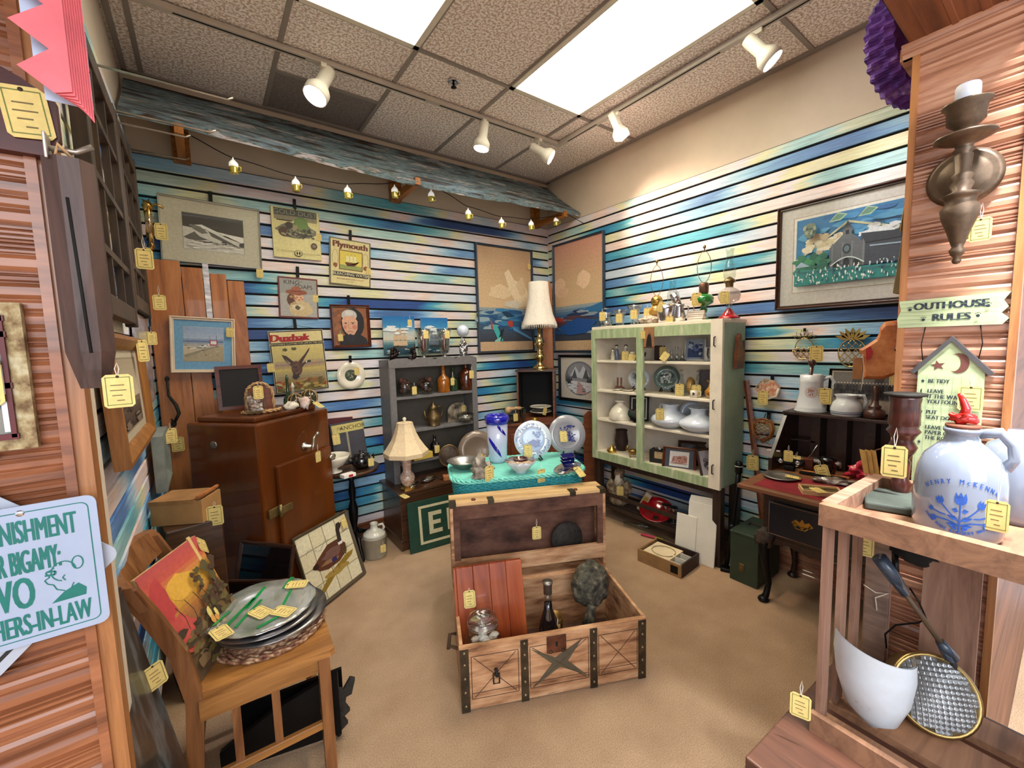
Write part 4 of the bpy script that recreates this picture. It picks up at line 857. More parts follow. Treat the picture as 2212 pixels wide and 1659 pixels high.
ob('inlay_edge', g, M('worn_gold', (140, 104, 84), .6), dw, kind='stuff')
for x in (.2, DL-.2):
    g = G().prism([(x-.05, .51), (x-.03, .53), (x-.012, .52), (x, .54), (x+.012, .52), (x+.03, .53), (x+.05, .51), (x+.03, .495), (x+.015, .5), (x, .48), (x-.015, .5), (x-.03, .495)], -.021, -.018)
    g.tube([(x-.035, -.02, .515), (x-.035, -.035, .505), (x-.02, -.04, .49), (x+.02, -.04, .49), (x+.035, -.035, .505), (x+.035, -.02, .515)], .0035, 6); ob('drawer_pull', g, BRASS, dw)
LZ = .738
lf = ob('writing_leaf', G().rbox((DL/2, -.13, LZ), (DL, .36, .02), .004), DSKT, dk); ob('felt_inset', G().bx((.06, -.27, LZ+.0102), (DL-.06, .02, LZ+.0118)), RED, lf)
ob('writing_surface', G().bx((0, .05, LZ-.068), (DL, DD, LZ+.01)), DSKT, dk)
TOPZ = 1.045
for x in (.009, DL-.009): ob('gable', G().prism([(.05, LZ+.01), (DD, LZ+.01), (DD, TOPZ), (.24, TOPZ), (.05, LZ+.08)], x-.009, x+.009, pl='yz'), DSK, dk)
ob('desk_top', G().rbox((DL/2, .33, TOPZ+.009), (DL+.01, .20, .018), .003), DSK, dk); ob('back_panel', G().bx((0, DD-.01, LZ), (DL, DD, TOPZ)), M('desk_back', (84, 58, 48), .5, var=.1), dk)
for x, d_ in ((.14, .30), (.26, .31), (.38, .31), (.50, .31)): ob('divider', G().bx((x-.022, d_, LZ+.01), (x+.022, DD-.01, TOPZ)), DSK, dk)
ob('inner_shelf', G().bx((.018, .30, .885), (.14, DD-.01, .893)), DSK, dk)
# --- oak chair in the left foreground
OAKC = wood('chair_oak', (120, 74, 34), (176, 120, 62), 'x', 7, .35, 12, .3); OAKZ = wood('chair_oak_z', (104, 60, 30), (150, 98, 56), 'z', 7, .38, 12, .2)
chr_ = thing('oak_chair', 'oak side chair with curved backrest holding plates, left foreground', 'chair', (.09, 1.735, 0), R(-2))
# local x forward (to the right of the photo), y across
g = G(); P_ = [(-.19, -.20), (.19, -.245), (.205, -.235), (.21, .235), (.19, .245), (-.19, .20)]
g.prism(P_, .432, .455, pl='xy'); o_ = ob('seat', g, OAKC, chr_)
for y in (-.215, .215): ob('front_leg', G().box((.17, y, .216), (.036, .036, .432), tp=1.0), OAKZ, chr_)
for s in (-1, 1):
    g = G(); pth = [(-.235, s*.195, 0), (-.205, s*.192, .2), (-.19, s*.19, .44), (-.215, s*.195, .60), (-.268, s*.21, .75), (-.308, s*.215, .84)]
    for a, b in zip(pth[:-1], pth[1:]):
        g.add([(a[0]+i*.022, a[1]+j*.014, a[2]) for j in (-1, 1) for i in (-1, 1)]+[(b[0]+i*.022, b[1]+j*.014, b[2]) for j in (-1, 1) for i in (-1, 1)], [(0, 1, 3, 2), (4, 6, 7, 5), (0, 4, 5, 1), (2, 3, 7, 6), (0, 2, 6, 4), (1, 5, 7, 3)])
    ob('rear_leg', g, OAKZ, chr_)
g = G(); n_ = 10; vs = []
for i in range(n_+1):
    u = -1+2*i/n_; x = -.335+.05*u*u; y = .235*u
    for dx, z in ((0, .775), (.022, .775), (.012, .865), (-.014, .87)): vs.append((x+dx-(z-.775)*.25, y, z-.012*u*u*(z > .8)))
g.add(vs, [(4*i+j, 4*i+(j+1) % 4, 4*i+4+(j+1) % 4, 4*i+4+j) for i in range(n_) for j in range(4)]+[(0, 3, 2, 1), (4*n_, 4*n_+1, 4*n_+2, 4*n_+3)], sm=False)
ob('top_rail', g, OAKZ, chr_)
for y in (-.205, .205): ob('side_apron', G().bx((-.18, y-.01, .37), (.165, y+.01, .432)), OAKC, chr_)
ob('front_apron', G().bx((.16, -.205, .37), (.18, .205, .432)), OAKC, chr_)
for y in (-.21, .21): ob('stretcher', G().rbox((-.02, y, .17), (.36, .018, .028), .003), OAKC, chr_); 
for i, x in enumerate((-.09, .02)):
    ob('side_slat', G().bx((x-.012, -.212, .18), (x+.012, -.202, .37)), OAKZ, chr_)
ob('front_stretcher', G().rbox((.17, 0, .14), (.018, .40, .028), .003), OAKC, chr_)
# --- round pedestal table behind the cabinet with bowl and jar
ptb = thing('pedestal_table', 'small dark pedestal table with a carved rim beside the brown cabinet', 'table', (.785, 3.085, 0))
PZ = .64
ob('table_top', G().lathe([(0, -.012), (.17, -.012), (.19, -.02), (.195, 0), (.19, .004), (.178, .0), (0, 0)], 40, c=(0, 0, PZ), wav=lambda a, i: .02*abs(cos(4*a)) if i in (1, 2, 3, 4) else 0), CHW, ptb)
ob('turned_column', G().lathe([(.03, .12), (.036, .16), (.018, .2), (.03, .26), (.034, .34), (.018, .40), (.026, .46), (.016, .54), (.04, .61)], 16), BLK, ptb)
for i in range(3): a_ = R(30+120*i); ob('foot', G().tube([(.02*cos(a_), .02*sin(a_), .16), (.09*cos(a_), .09*sin(a_), .13), (.16*cos(a_), .16*sin(a_), .03), (.185*cos(a_), .185*sin(a_), .012)], [.018, .016, .012, .01], 8), BLK, ptb)
# --- crate, turned on its end
PLW = wood('crate_wood', (104, 72, 56), (158, 118, 94), 'x', 7, .7, 10, 0, .25, (176, 140, 116)); PLZ = wood('crate_wood_z', (96, 66, 52), (146, 108, 88), 'z', 7, .7, 10, 0, .25, (170, 134, 112)); PLY = wood('crate_wood_y', (108, 74, 54), (156, 112, 82), 'y', 7, .65, 10, 0, .25)
cr = thing('wooden_crate', 'weathered slatted wooden crate on its end, holding ladle and strainer, right foreground', 'crate', (1.0, .302, .645), R(-92.5))
# local x = along the open front (towards the right of the photo), y = depth
KW, KD, KH = .46, .305, .50
for x in (.009, KW-.009):
    for y0, y1 in ((0, .035), (.085, .12), (.17, .205), (.265, .305)): ob('side_slat', G().bx((x-.005, y0, .02), (x+.005, y1, KH-.035)), PLZ, cr)
for y0, y1 in ((0, .05), (.085, .19), (.225, .305)): ob('bottom_slat', G().bx((.0, y0, .0), (KW, y1, .016)), PLY, cr)
for x0, x1 in ((.0, .045), (.10, .19), (.27, .37), (.42, .46)): ob('back_slat', G().bx((x0, KD-.01, .02), (x1, KD, KH-.03)), PLZ, cr)
for a, b in (((0, -.012, KH-.04), (KW, .012, KH+.005)), ((0, KD-.02, KH-.04), (KW, KD+.004, KH+.005)), ((-.004, .012, KH-.04), (.022, KD-.02, KH+.005)), ((KW-.022, .012, KH-.04), (KW+.004, KD-.02, KH+.005))): ob('top_rail', G().bx(a, b), PLY if a[0] > -.001 and b[0] > .1 else PLX if 0 else PLW, cr)
ob('bottom_rail', G().bx((0, -.014, -.0), (KW, -.0005, .045)), PLY, cr)
ob('top_board', G().bx((.022, .012, KH-.04), (KW-.022, KD-.02, KH-.03)), PLY, cr)
# table under the crate
ft = thing('foreground_table', 'low dark table under the crate at the right bottom corner', 'table', (.83, .31, 0), R(-92.5))
FTW = wood('dark_table', (58, 34, 26), (96, 60, 44), 'x', 8, .4, 12, .1)
ob('table_top', G().rbox((.3, .25, .63), (.70, .52, .03), .004), FTW, ft)
for x in (-.02, .6):
    for y in (.03, .47): ob('leg', G().box((x, y, .307), (.05, .05, .614)), FTW, ft)
ob('front_ledge', G().rbox((.3, -.10, .60), (.70, .16, .02), .004), FTW, ft)
# ================================================================ SMALL THINGS
def at_(px, py, z): return at(px, py, 'z', z)
def lobj(name, lab, cat, base, H, prof, mat, n=20, group=None, part='body', rz=0, **k):
    """a turned thing: profile radii and heights are fractions of its height H"""
    th = thing(name, lab, cat, base, rz, group)
    ob(part, G().lathe([(r*H, z*H) for r, z in prof], n, **k), mat, th); return th
CRYS = glass('crystal', (226, 228, 226), .08, .16); GLS = glass('clear_glass', (232, 238, 236), .03)
AMB = M('amber_glass', (150, 84, 16), .08, var=.2, coat=1); AMD = M('dark_amber_glass', (70, 28, 10), .08, var=.2, coat=1); GRB = M('green_bottle', (38, 62, 36), .08, var=.2, coat=1); BLKG = M('black_glass', (14, 12, 16), .06, var=0, coat=1)
EMR = M('emerald_glass', (24, 110, 40), .08, var=.25, coat=1); RUB = M('ruby_glass', (150, 14, 26), .1, var=.2, coat=1); COB = M('cobalt_glass', (24, 26, 150), .05, var=.15, coat=1); COBD = M('cobalt_glaze', (18, 24, 92), .08, var=.1, coat=1)
SILVR = M('polished_silver', (206, 204, 206), .18, 1, var=.08); MILK = M('milk_glass', (206, 214, 226), .1, var=.02, coat=1); SHADE = M('lamp_shade_fabric', (244, 234, 220), .8, var=.03, sc=60); SHADEB = M('shade_beige', (226, 200, 160), .8, var=.04, sc=60)
STW = M('stoneware_grey', (150, 142, 122), .3, coat=.4, var=.06); STWW = M('stoneware_white', (206, 200, 186), .2, coat=.6, var=.04); SHELLM = M('shell_mix', (226, 196, 180), .5, sc=14, stops=[(.3, (196, 140, 120)), (.5, (232, 208, 196)), (.7, (246, 238, 230))]); ROPE = M('rope', (190, 150, 104), .9, var=.15, sc=60, bmp=.4)
CARD = M('cardboard', (170, 124, 74), .8, var=.05); PAPW = M('white_card', (232, 226, 214), .7, var=.02); ROCK = M('grey_rock', (150, 138, 124), .85, sc=16, bmp=.7, stops=[(.3, (96, 88, 80)), (.5, (150, 138, 124)), (.68, (196, 186, 172))])
LEATH = M('dark_leather', (50, 30, 26), .6, var=.15); TERRA = M('rust_enamel', (150, 70, 40), .4, var=.15); LIDW = M('cork', (150, 104, 62), .9, var=.2)

# ---- on the brown cabinet (z 1.143)
Z1 = 1.143
b = at_(553, 891, Z1+.012); b.z = Z1
jb = thing('rope_trimmed_stand', 'arched wooden stand trimmed with twisted rope on the brown cabinet', 'stand', (b.x+.035, b.y+.085, Z1), R(5))
arc = [(-.07, 0), (-.07, .08), (-.06, .125), (-.03, .15), (.0, .158), (.03, .15), (.06, .125), (.07, .08), (.07, 0)]
ob('back_board', G().prism(arc, .03, .04), RWD, jb); ob('base_board', G().lathe([(0, 0), (.095, 0), (.095, .012), (0, .012)], 24, sq=.8), RWD, jb)
def rope(g, path, r, tw=9):
    P = [Vector(p) for p in path]; out = [[], []]; n = len(P)
    for i, p in enumerate(P):
        t = (P[min(i+1, n-1)]-P[max(i-1, 0)]).normalized(); u = t.cross(Vector((.3, .2, 1))).normalized(); v = t.cross(u)
        for k in (0, 1): a_ = i*.9+pi*k; out[k].append(p+(u*cos(a_)+v*sin(a_))*r*.55)
    for o_ in out: g.tube(o_, r*.62, 5)
    return g
def dense(P, n):
    P = [Vector(p) for p in P]; out = []
    for a, b_ in zip(P[:-1], P[1:]):
        for i in range(n): out.append(a.lerp(b_, i/n))
    return out+[P[-1]]
ob('rope_trim', rope(rope(G(), dense([(x, .028, z+.012) for x, z in arc], 5), .008), [(.095*cos(a_*.1), -.076*sin(a_*.1), .012) for a_ in range(32)], .01), ROPE, jb)
jr = thing('shell_jar', 'round glass jar packed with pale seashells on the brown cabinet', 'jar', (b.x, b.y, Z1+.013))
r = random.Random(4); g = G()
for i in range(46): a_ = r.uniform(0, 6.28); q = r.uniform(.1, .034); zz = r.uniform(.012, .098); q = r.uniform(.012, .036); g.blob((q*cos(a_), q*sin(a_), zz), (r.uniform(.008, .014), r.uniform(.006, .012), r.uniform(.006, .012)), i, .3, 5)
ob('seashells', g, SHELLM, jr, kind='stuff'); ob('glass_body', G().lathe([(0, 0), (.036, 0), (.05, .018), (.053, .06), (.046, .095), (.036, .105), (.038, .115)], 24), GLS, jr); ptag(jr, (.015, -.05, .15), .3, 1.4, string=.02)
pf = thing('framed_picture', 'empty dark maroon picture frame standing behind the shell jar', 'picture', (.16, 2.97, Z1+.012), R(20), rot=(R(-8), 0, R(6)))
ob('frame_border', G().bx((-.12, 0, 0), (-.10, .015, .26)).bx((.10, 0, 0), (.12, .015, .26)).bx((-.10, 0, .24), (.10, .015, .26)).bx((-.10, 0, 0), (.10, .015, .02)), MHW, pf, kind='stuff'); ob('backing', G().bx((-.10, .006, .02), (.10, .012, .24)), M('black_card', (22, 18, 20), .7), pf)
b = at_(603, 868, Z1)
lh = thing('lighthouse_bottle', 'slim green bottle with a cream lighthouse on the right of the brown cabinet', 'ornament', (.40, 2.93, Z1))
ob('bottle', G().lathe([(0, 0), (.026, 0), (.03, .02), (.028, .05), (.012, .08), (.009, .12), (.008, .17), (.010, .172), (.004, .2)], 14), GRB, lh); ob('tower', G().lathe([(.012, .045), (.009, .12), (.013, .122), (.008, .14), (0, .155)], 10, c=(.025, -.02, 0)), CHINA, lh)
for k, (dx, dy, rr) in enumerate(((.0, .0, .042), (.085, .035, .05))):
    f = thing('glass_float', ['dark olive glass float in a net, left one on the brown cabinet', 'dark olive glass float in a net, right one on the brown cabinet'][k], 'glass float', (.43+dx, 2.87+dy, Z1), 0, 'glass floats on the cabinet')
    ob('ball', G().blob((0, 0, rr), (rr, rr, rr), 3, 0, 10), M('olive_glass', (54, 50, 30), .1, var=.2, coat=1), f)
    g = G()
    for i in range(4): g.tube([((rr+.002)*cos(t_)*cos(i*pi/4), (rr+.002)*cos(t_)*sin(i*pi/4), rr+(rr+.002)*sin(t_)) for t_ in [j*.35 for j in range(18)]], .0018, 4, closed=True)
    ob('net', g, ROPE, f, kind='stuff')
rk = thing('pale_rock', 'small cream stone at the front of the brown cabinet top', 'rock', (.395, 2.795, Z1)); ob('stone', G().blob((0, 0, .02), (.042, .03, .024), 9, .3, 8), CHINA, rk)
rk = thing('white_coral', 'white and pink chunk of coral between the glass floats', 'coral', (.475, 2.83, Z1)); ob('chunk', G().blob((0, 0, .03), (.03, .025, .034), 14, .4, 8), SHELLM, rk); ptag(rk, (.05, -.03, .03), .6, 1.25, rx=R(-60), string=.03)
# ---- pedestal table (z .634)
Z2 = .644
bw = lobj('footed_bowl', 'white footed bowl on the small dark pedestal table', 'bowl', at_(722, 1020, Z2), .12, [(0, 0), (.45, 0), (.45, .06), (.2, .16), (.2, .24), (.6, .42), (.85, .8), (.9, 1), (.86, 1), (.78, .8), (.3, .45), (0, .42)], CHINA, 28)
jp = thing('brown_bean_pot', 'glossy dark brown pot with loop handles on the pedestal table', 'pot', at_(782, 1010, Z2+.0)); H_ = .11
ob('body', G().lathe([(0, 0), (.045, 0), (.066, .03), (.07, .06), (.055, .085), (.05, .095), (.057, .1), (.045, .1), (.0, .09)], 24), BLKG, jp); ob('lid', G().lathe([(.05, .1), (.03, .112), (.01, .116), (.014, .126), (0, .132)], 20), BLKG, jp)
for s_ in (-1, 1): ob('handle', G().tube([(s_*.062, 0, .08), (s_*.085, 0, .085), (s_*.088, 0, .06), (s_*.068, 0, .045)], .007, 7), BLKG, jp)
ptag(jp, (.045, -.07, .075), -.1, 1.1)
bx_ = thing('card_box', 'flat white box with a red label lying on the pedestal table', 'box', at_(752, 1030, Z2), R(15)); bx_.location.z = Z2
ob('box', G().rbox((0, 0, .012), (.085, .055, .024), .002), PAPW, bx_); ob('label', G().bx((-.01, -.0285, .004), (.02, -.0275, .02)), M('label_red', (170, 30, 34), .6), bx_)
bkb = thing('maroon_book', 'tall maroon book standing behind the book titled The ANCHOR', 'book', (.76, 3.25, Z2), 0, rot=(R(-6), R(2), 0)); ob('cover', G().rbox((0, 0, .17), (.2, .03, .34), .003), M('maroon_cloth', (78, 26, 30), .7), bkb)
bk = thing('anchor_book', 'dark grey book with a cream title band reading The ANCHOR', 'book', (.83, 3.21, Z2), 0, rot=(R(-7), R(-3), R(3))); ob('cover', G().rbox((0, 0, .155), (.24, .03, .31), .003), M('slate_cloth', (62, 60, 66), .7), bk)
a = A(.24, .31, seed=1).r((204, 186, 110), .04, .76, 1, .96).r((150, 140, 116), .44, .0, .5, .76).t('The', .09, .26, .86, (60, 40, 24), shear=.3).t('ANCHOR', .14, .66, .855, (50, 32, 22)); ob('cover_print', a, PR, bk, (0, -.0155, .155)); ptag(bk, (-.09, -.02, .235), .1, 1.5)
# ---- stoneware jug on the floor
b = Vector((.885, 2.95, 0))
jg = thing('stoneware_jug', 'small grey and white stoneware jug on the floor beside the green sign', 'jug', b)
ob('body', G().lathe([(0, 0), (.078, 0), (.082, .01), (.082, .14), (.086, .145), (.084, .155)], 32), STW, jg); ob('shoulder', G().lathe([(.084, .155), (.075, .175), (.045, .195), (.026, .205), (.024, .235), (.028, .245), (.02, .245), (.018, .23)], 32), STWW, jg)
ob('handle', G().tube([(.026, -.01, .225), (.055, -.02, .23), (.065, -.025, .205), (.055, -.02, .185)], .009, 8), STWW, jg); ptag(jg, (.03, -.086, .105), 0, 1.1)
# ---- duck tile picture leaning
dt = thing('tile_picture', 'framed cream tile picture of a standing duck leaning on the brown cabinet', 'picture', (.395, 2.575, 0), rot=(R(-14), 0, R(32))); 
w_, h_ = .40, .40; dt.rotation_euler = (Euler((R(-14), 0, 0)).to_matrix().to_4x4()).to_euler(); dt.scale = (1.05, 1.05, 1.05); dt.location = (.56, 2.62, .006); dt.rotation_euler = (Matrix.Rotation(R(35), 4, 'Z') @ Matrix.Rotation(R(-17), 4, 'X')).to_euler()
fr = G(); dd = thing  # frame built round the local centre
def framed_at(par, w_, h_, fwd, dep, mat, cz, cx=0):
    g = G(); o = [(-w_/2, -h_/2), (w_/2, -h_/2), (w_/2, h_/2), (-w_/2, h_/2)]; prof = [(0, 0), (0, -dep), (fwd*.3, -dep-.002), (fwd*.8, -dep*.7), (fwd, -dep*.5), (fwd, 0)]; k = len(prof); vs = []
    for (x, z) in o:
        for d, y in prof: vs.append((cx+x-math.copysign(d, x), y, cz+z-math.copysign(d, z)))
    g.add(vs, [(i*k+j, i*k+j+1, ((i+1) % 4)*k+j+1, ((i+1) % 4)*k+j) for i in range(4) for j in range(k-1)]); ob('frame', g, mat, par)
    ob('back_board', G().bx((cx-w_/2+.003, -.001, cz-h_/2+.003), (cx+w_/2-.003, .002, cz+h_/2-.003)), CARD, par)
framed_at(dt, .42, .42, .016, .02, M('olive_frame', (72, 56, 34), .5, var=.1), .21)
a = A(.388, .388, seed=8).r((150, 140, 110), 0, 0, 1, 1)
for i in range(4):
    for j in range(4): a.r((228, 216, 180) if (i+j) % 2 else (222, 208, 170), i/4+.006, j/4+.006, (i+1)/4-.006, (j+1)/4-.006)
a.p((150, 120, 50), [(.1, .12), (.2, .1), (.5, .24), (.9, .36), (.95, .42), (.8, .42), (.4, .3)]).b((170, 140, 70), .55, .28, .3, .05).p((96, 60, 44), [(.16, .52), (.3, .6), (.5, .7), (.7, .7), (.84, .58), (.82, .46), (.64, .38), (.4, .37), (.24, .42)])
a.p((60, 50, 44), [(.7, .62), (.78, .6), (.8, .8), (.86, .86), (.84, .92), (.77, .92), (.73, .84)]).p((90, 80, 60), [(.85, .9), (.93, .905), (.85, .87)]).r((230, 226, 214), .7, .6, .79, .64).b((120, 86, 76), .56, .55, .2, .07, 12).p((150, 110, 80), [(.28, .46), (.6, .42), (.66, .46), (.4, .5)]).r((60, 50, 90), .5, .42, .6, .48).b((60, 40, 34), .2, .5, .06, .04)
for u in (.46, .58): a.ln((120, 84, 50), [(u, .4), (u+.01, .28)], .004)
for i in range(7): a.ln((96, 90, 50), [(.1, .1), (.02+.03*i, .24)], .002); a.ln((96, 90, 50), [(.78, .42), (.7+.03*i, .56)], .002)
for i in range(9): a.ln((150, 146, 130), [(.1+.05*i, .72+.05*sin(i)), (.15+.05*i, .74+.05*sin(i+1))], .003)
ob('tile_face', a, PRG, dt, (0, -.008, .21)); ptag(dt, (.155, -.026, .385), 0, 1.2, string=0)
# ---- lamp with beige shade on the chest (z .444)
Z3 = .445; b = Vector((1.145, 2.925, Z3))
lm = thing('table_lamp', 'table lamp with beige octagonal bell shade and painted urn base on the dark chest', 'lamp', b)
ob('base', G().lathe([(0, 0), (.055, 0), (.055, .012), (.03, .022)], 8, sm=False), BRASS, lm)
ob('urn', G().lathe([(.02, .02), (.035, .03), (.05, .06), (.056, .085), (.05, .11), (.036, .125), (.03, .14), (.034, .2), (.045, .245), (.04, .25)], 24), M('urn_porcelain', (206, 178, 150), .25, coat=.5, stops=[(.42, (206, 186, 164)), (.52, (186, 140, 120)), (.6, (214, 196, 176))], sc=22), lm)
sh_ = [(.056, .50), (.062, .47), (.078, .42), (.10, .37), (.135, .315), (.158, .285), (.156, .255)]
ob('shade', G().lathe([(r*1.04, z) for r, z in sh_], 8, sm=False), SHADEB, lm, rot=(0, 0, R(22))); ob('shade_top', G().lathe([(.06, .497), (.0, .497)], 8, sm=False), SHADEB, lm, rot=(0, 0, R(22))); ob('finial', G().lathe([(.004, .49), (.006, .51), (.014, .522), (.012, .535), (0, .54)], 12), CHINA, lm)
ob('pole', G().lathe([(.008, .24), (.008, .49)], 8), BRASS, lm); ptag(lm, (-.09, -.10, .004), .3, 1.3, rx=R(-80), string=0)
for nm, lab, px, py, rz, sc_ in (('silver_shell_dish', 'polished metal shell shaped dish on the dark chest, right of the lamp', 925, 1040, .4, 1), ('silver_fish_dish', 'narrow polished metal fish dish lying in front of the lamp', 893, 1052, .9, .8)):
    q = at_(px, py, Z3); t_ = thing(nm, lab, 'dish', (q.x, q.y, Z3), rz)
    ob('dish', G().lathe([(0, .004), (.05, .006), (.065, .028), (.06, .03), (.045, .012), (0, .01)], 20, wav=lambda a_, i: .06*cos(9*a_), sq=.55), SILVR, t_, ); ob('tail', G().prism([(.05, -.004), (.09, -.03), (.085, 0), (.09, .03), (.05, .004)], .006, .012, pl='xy'), SILVR, t_)
b = at_(972, 1035, Z3+.0)
tv = thing('round_stand', 'round iron wire trivet upright on a small wooden block on the chest', 'ornament', (b.x, b.y, Z3), R(-20))
ob('block', G().rbox((0, 0, .018), (.11, .07, .036), .004), M('light_wood_block', (176, 110, 66), .6, var=.1), tv); ob('ring', G().tube([(.075*cos(i*.3), 0, .19+.085*sin(i*.3)) for i in range(21)], .007, 8, closed=True), ABR, tv)
ob('disc', G().lathe([(0, -.004), (.07, -.004), (.07, .004), (0, .004)], 24, T=TR((0, 0, .19), (pi/2, 0, 0), (1, 1.13, 1))), M('disc_dark', (74, 60, 50), .7, var=.3, sc=30, bmp=.4), tv); ob('stem', G().tube([(0, 0, .03), (0, 0, .11)], .006, 6), ABR, tv)
# large plate and dark bottle low on the bookcase, behind the chest front
q = at(1030, 985, 'y', 3.03); bp = thing('serving_platter', 'large grey brown round platter standing in front of the bookcase', 'platter', (1.80, 2.985, .445), rot=(R(-14), 0, R(-22)))
ob('platter', G().lathe(plate_profile(.165, .018), 40, T=TR((0, 0, .165), (pi/2, 0, 0))), M('platter_taupe', (130, 112, 96), .3, .2, var=.05, coat=.3), bp)
ptag(bp, (.02, -.03, .13), 0, 1.3)
q = at(940, 985, 'y', 3.13); db = lobj('dark_bottle', 'dark bottle with a tag on the low bookcase shelf beside the beige lamp', 'bottle', (1.47, 3.12, .602), .17, [(0, 0), (.2, 0), (.22, .05), (.22, .55), (.08, .72), (.07, .95), (.09, 1), (0, 1)], BLKG, 16); ptag(db, (0, -.04, .09), 0, 1.2)
yb = thing('yellow_box', 'long yellow box lying on the low bookcase shelf behind the lamp', 'box', (1.34, 3.10, .602), R(6)); ob('box', G().rbox((0, 0, .025), (.17, .07, .05), .002), M('box_yellow', (190, 160, 70), .6, var=.1), yb)
# ---- grey bookcase shelf contents
def shelfp(px, z, y=3.13): q = at(px, 800, 'y', y); return Vector((q.x, y, z))
def jarcones(px, lab):
    p = shelfp(px, SHZ[1]); t_ = thing('pinecone_jar', lab, 'jar', p, 0, 'jars of pine cones on the grey bookcase'); r = random.Random(px); g = G()
    for i in range(16): a_ = r.uniform(0, 6.28); q = r.uniform(0, .05); g.lathe([(0, -.02), (.014, -.012), (.018, 0), (.01, .016), (0, .022)], 7, c=(q*cos(a_), q*sin(a_), .03+.1*i/16), wav=lambda a, i: .3*cos(5*a))
    ob('pine_cones', g, M('pinecone', (64, 36, 26), .8, var=.3, sc=50), t_, kind='stuff'); ob('glass_body', G().lathe([(0, 0), (.055, 0), (.066, .03), (.068, .08), (.062, .1)], 20), GLS, t_); return t_
t_ = jarcones(872, 'glass jar heaped with dark pine cones at the left of the top bookcase shelf'); ptag(t_, (.055, -.06, .075), .2, 1.2)
jarcones(918, 'glass jar heaped with dark pine cones beside the amber bottle')
BOT = [(0, 0), (.2, 0), (.22, .03), (.22, .42), (.18, .52), (.07, .62), (.06, .94), (.08, .95), (.08, 1), (0, 1)]
t_ = lobj('amber_bottle', 'amber glass bottle with long neck on the top bookcase shelf', 'bottle', shelfp(957, SHZ[1]), .235, BOT, AMB); ptag(t_, (.055, -.055, .12), .3, 1.2, string=.05)
lobj('green_bottle', 'dark green glass bottle behind the amber bottle on the bookcase', 'bottle', shelfp(978, SHZ[1], 3.18), .20, BOT, GRB)
t_ = lobj('brown_jug_bottle', 'round shouldered dark brown bottle at the right end of the bookcase shelf', 'bottle', shelfp(1006, SHZ[1]), .22, [(0, 0), (.24, 0), (.26, .05), (.26, .62), (.2, .76), (.09, .84), (.09, .95), (.11, 1), (0, 1)], AMD); ptag(t_, (.02, -.062, .17), .1, 1.3)
t_ = lobj('pewter_coffee_pot', 'old pewter coffee pot with domed lid on the second bookcase shelf', 'coffee pot', shelfp(932, SHZ[2]), .20, [(0, 0), (.24, 0), (.25, .04), (.22, .08), (.32, .25), (.3, .42), (.2, .55), (.17, .7), (.19, .72), (.14, .82), (.05, .88), (.05, .93), (.02, 1), (0, 1)], ABR, part='body')
ob('handle', G().tube([(.035, 0, .15), (.075, 0, .16), (.085, 0, .12), (.075, 0, .08), (.06, 0, .06)], .005, 6), ABR, t_); ob('spout', G().tube([(-.055, 0, .06), (-.075, 0, .09), (-.08, 0, .13)], [.012, .008, .006], 8), ABR, t_)
gl = thing('arched_photo_glass', 'arched glass photo panel standing on the second bookcase shelf', 'photo', shelfp(985, SHZ[2], 3.19), R(5)); arc2 = [(-.1, 0)]+[(-.1*cos(i*pi/12), .09+.07*sin(i*pi/12)) for i in range(13)]+[(.1, 0)]
ob('panel', G().prism(arc2, 0, .006), M('photo_brown', (120, 104, 88), .2, sc=12, stops=[(.35, (52, 42, 36)), (.5, (140, 126, 108)), (.65, (190, 180, 164))]), gl); ptag(gl, (.06, -.004, .13), 0, 1.1)
t_ = lobj('crystal_bowl', 'cut crystal bowl on the second bookcase shelf', 'bowl', shelfp(1001, SHZ[2], 3.09), .07, [(0, 0), (.6, 0), (.95, .5), (1.1, 1), (1.05, 1), (.85, .45), (0, .08)], CRYS, 24, wav=lambda a, i: .03*cos(12*a))
ob('glass_beads', G().lathe([(0, .02), (.05, .025), (.06, .045), (0, .05)], 14), M('glass_beads', (196, 190, 170), .15, .3, sc=60, bmp=.8, stops=[(.4, (120, 110, 90)), (.6, (236, 232, 214))]), t_)
# top of bookcase
ZT = SHZ[0]+.002
for px, lab, s_ in ((855, 'dark bronze ship figurine at the left of the bookcase top', 1), (892, 'dark bronze carved figurine second from left on the bookcase top', 1.05)):
    t_ = thing('bronze_figurine', lab, 'figurine', shelfp(px, ZT, 3.12)); g = G().rbox((0, 0, .008), (.09*s_, .05, .016), .004); r = random.Random(px)
    for i in range(9): g.blob((r.uniform(-.03, .03), r.uniform(-.01, .01), .02+.09*i/9*s_), (.022-.0015*i, .014, .016), i+px, .35, 6)
    g.tube([(-.02, 0, .06), (.03, 0, .125*s_)], .003, 5); ob('figure', g, M('bronze_dark', (44, 32, 28), .35, .7, var=.3), t_)
for px, lab in ((917, 'tall cut glass vase with red glass inside, left one on the bookcase top'), (962, 'tall cut glass vase with red glass inside, right one on the bookcase top')):
    t_ = thing('hurricane_vase', lab, 'vase', shelfp(px, ZT, 3.13), 0, 'cut glass vases on the bookcase'); ob('glass_body', G().lathe([(0, 0), (.045, 0), (.045, .01), (.018, .03), (.02, .05), (.04, .07), (.042, .13), (.05, .2), (.062, .25), (.058, .25), (.038, .13), (.03, .075), (0, .06)], 24, wav=lambda a, i: .04*cos(10*a)), CRYS, t_)
    ob('red_insert', G().lathe([(.01, .065), (.018, .1), (.01, .17), (.006, .2), (0, .2)], 12), M('red_wax', (150, 30, 34), .4), t_); ptag(t_, (.0, -.06, .235), 0, 1.2)
t_ = thing('globe_figurine', 'silver cherub figurine carrying a white glass globe at the bookcase right end', 'figurine', shelfp(1003, ZT, 3.13)); g = G().lathe([(0, 0), (.05, 0), (.052, .012), (.035, .02), (.02, .03)], 20)
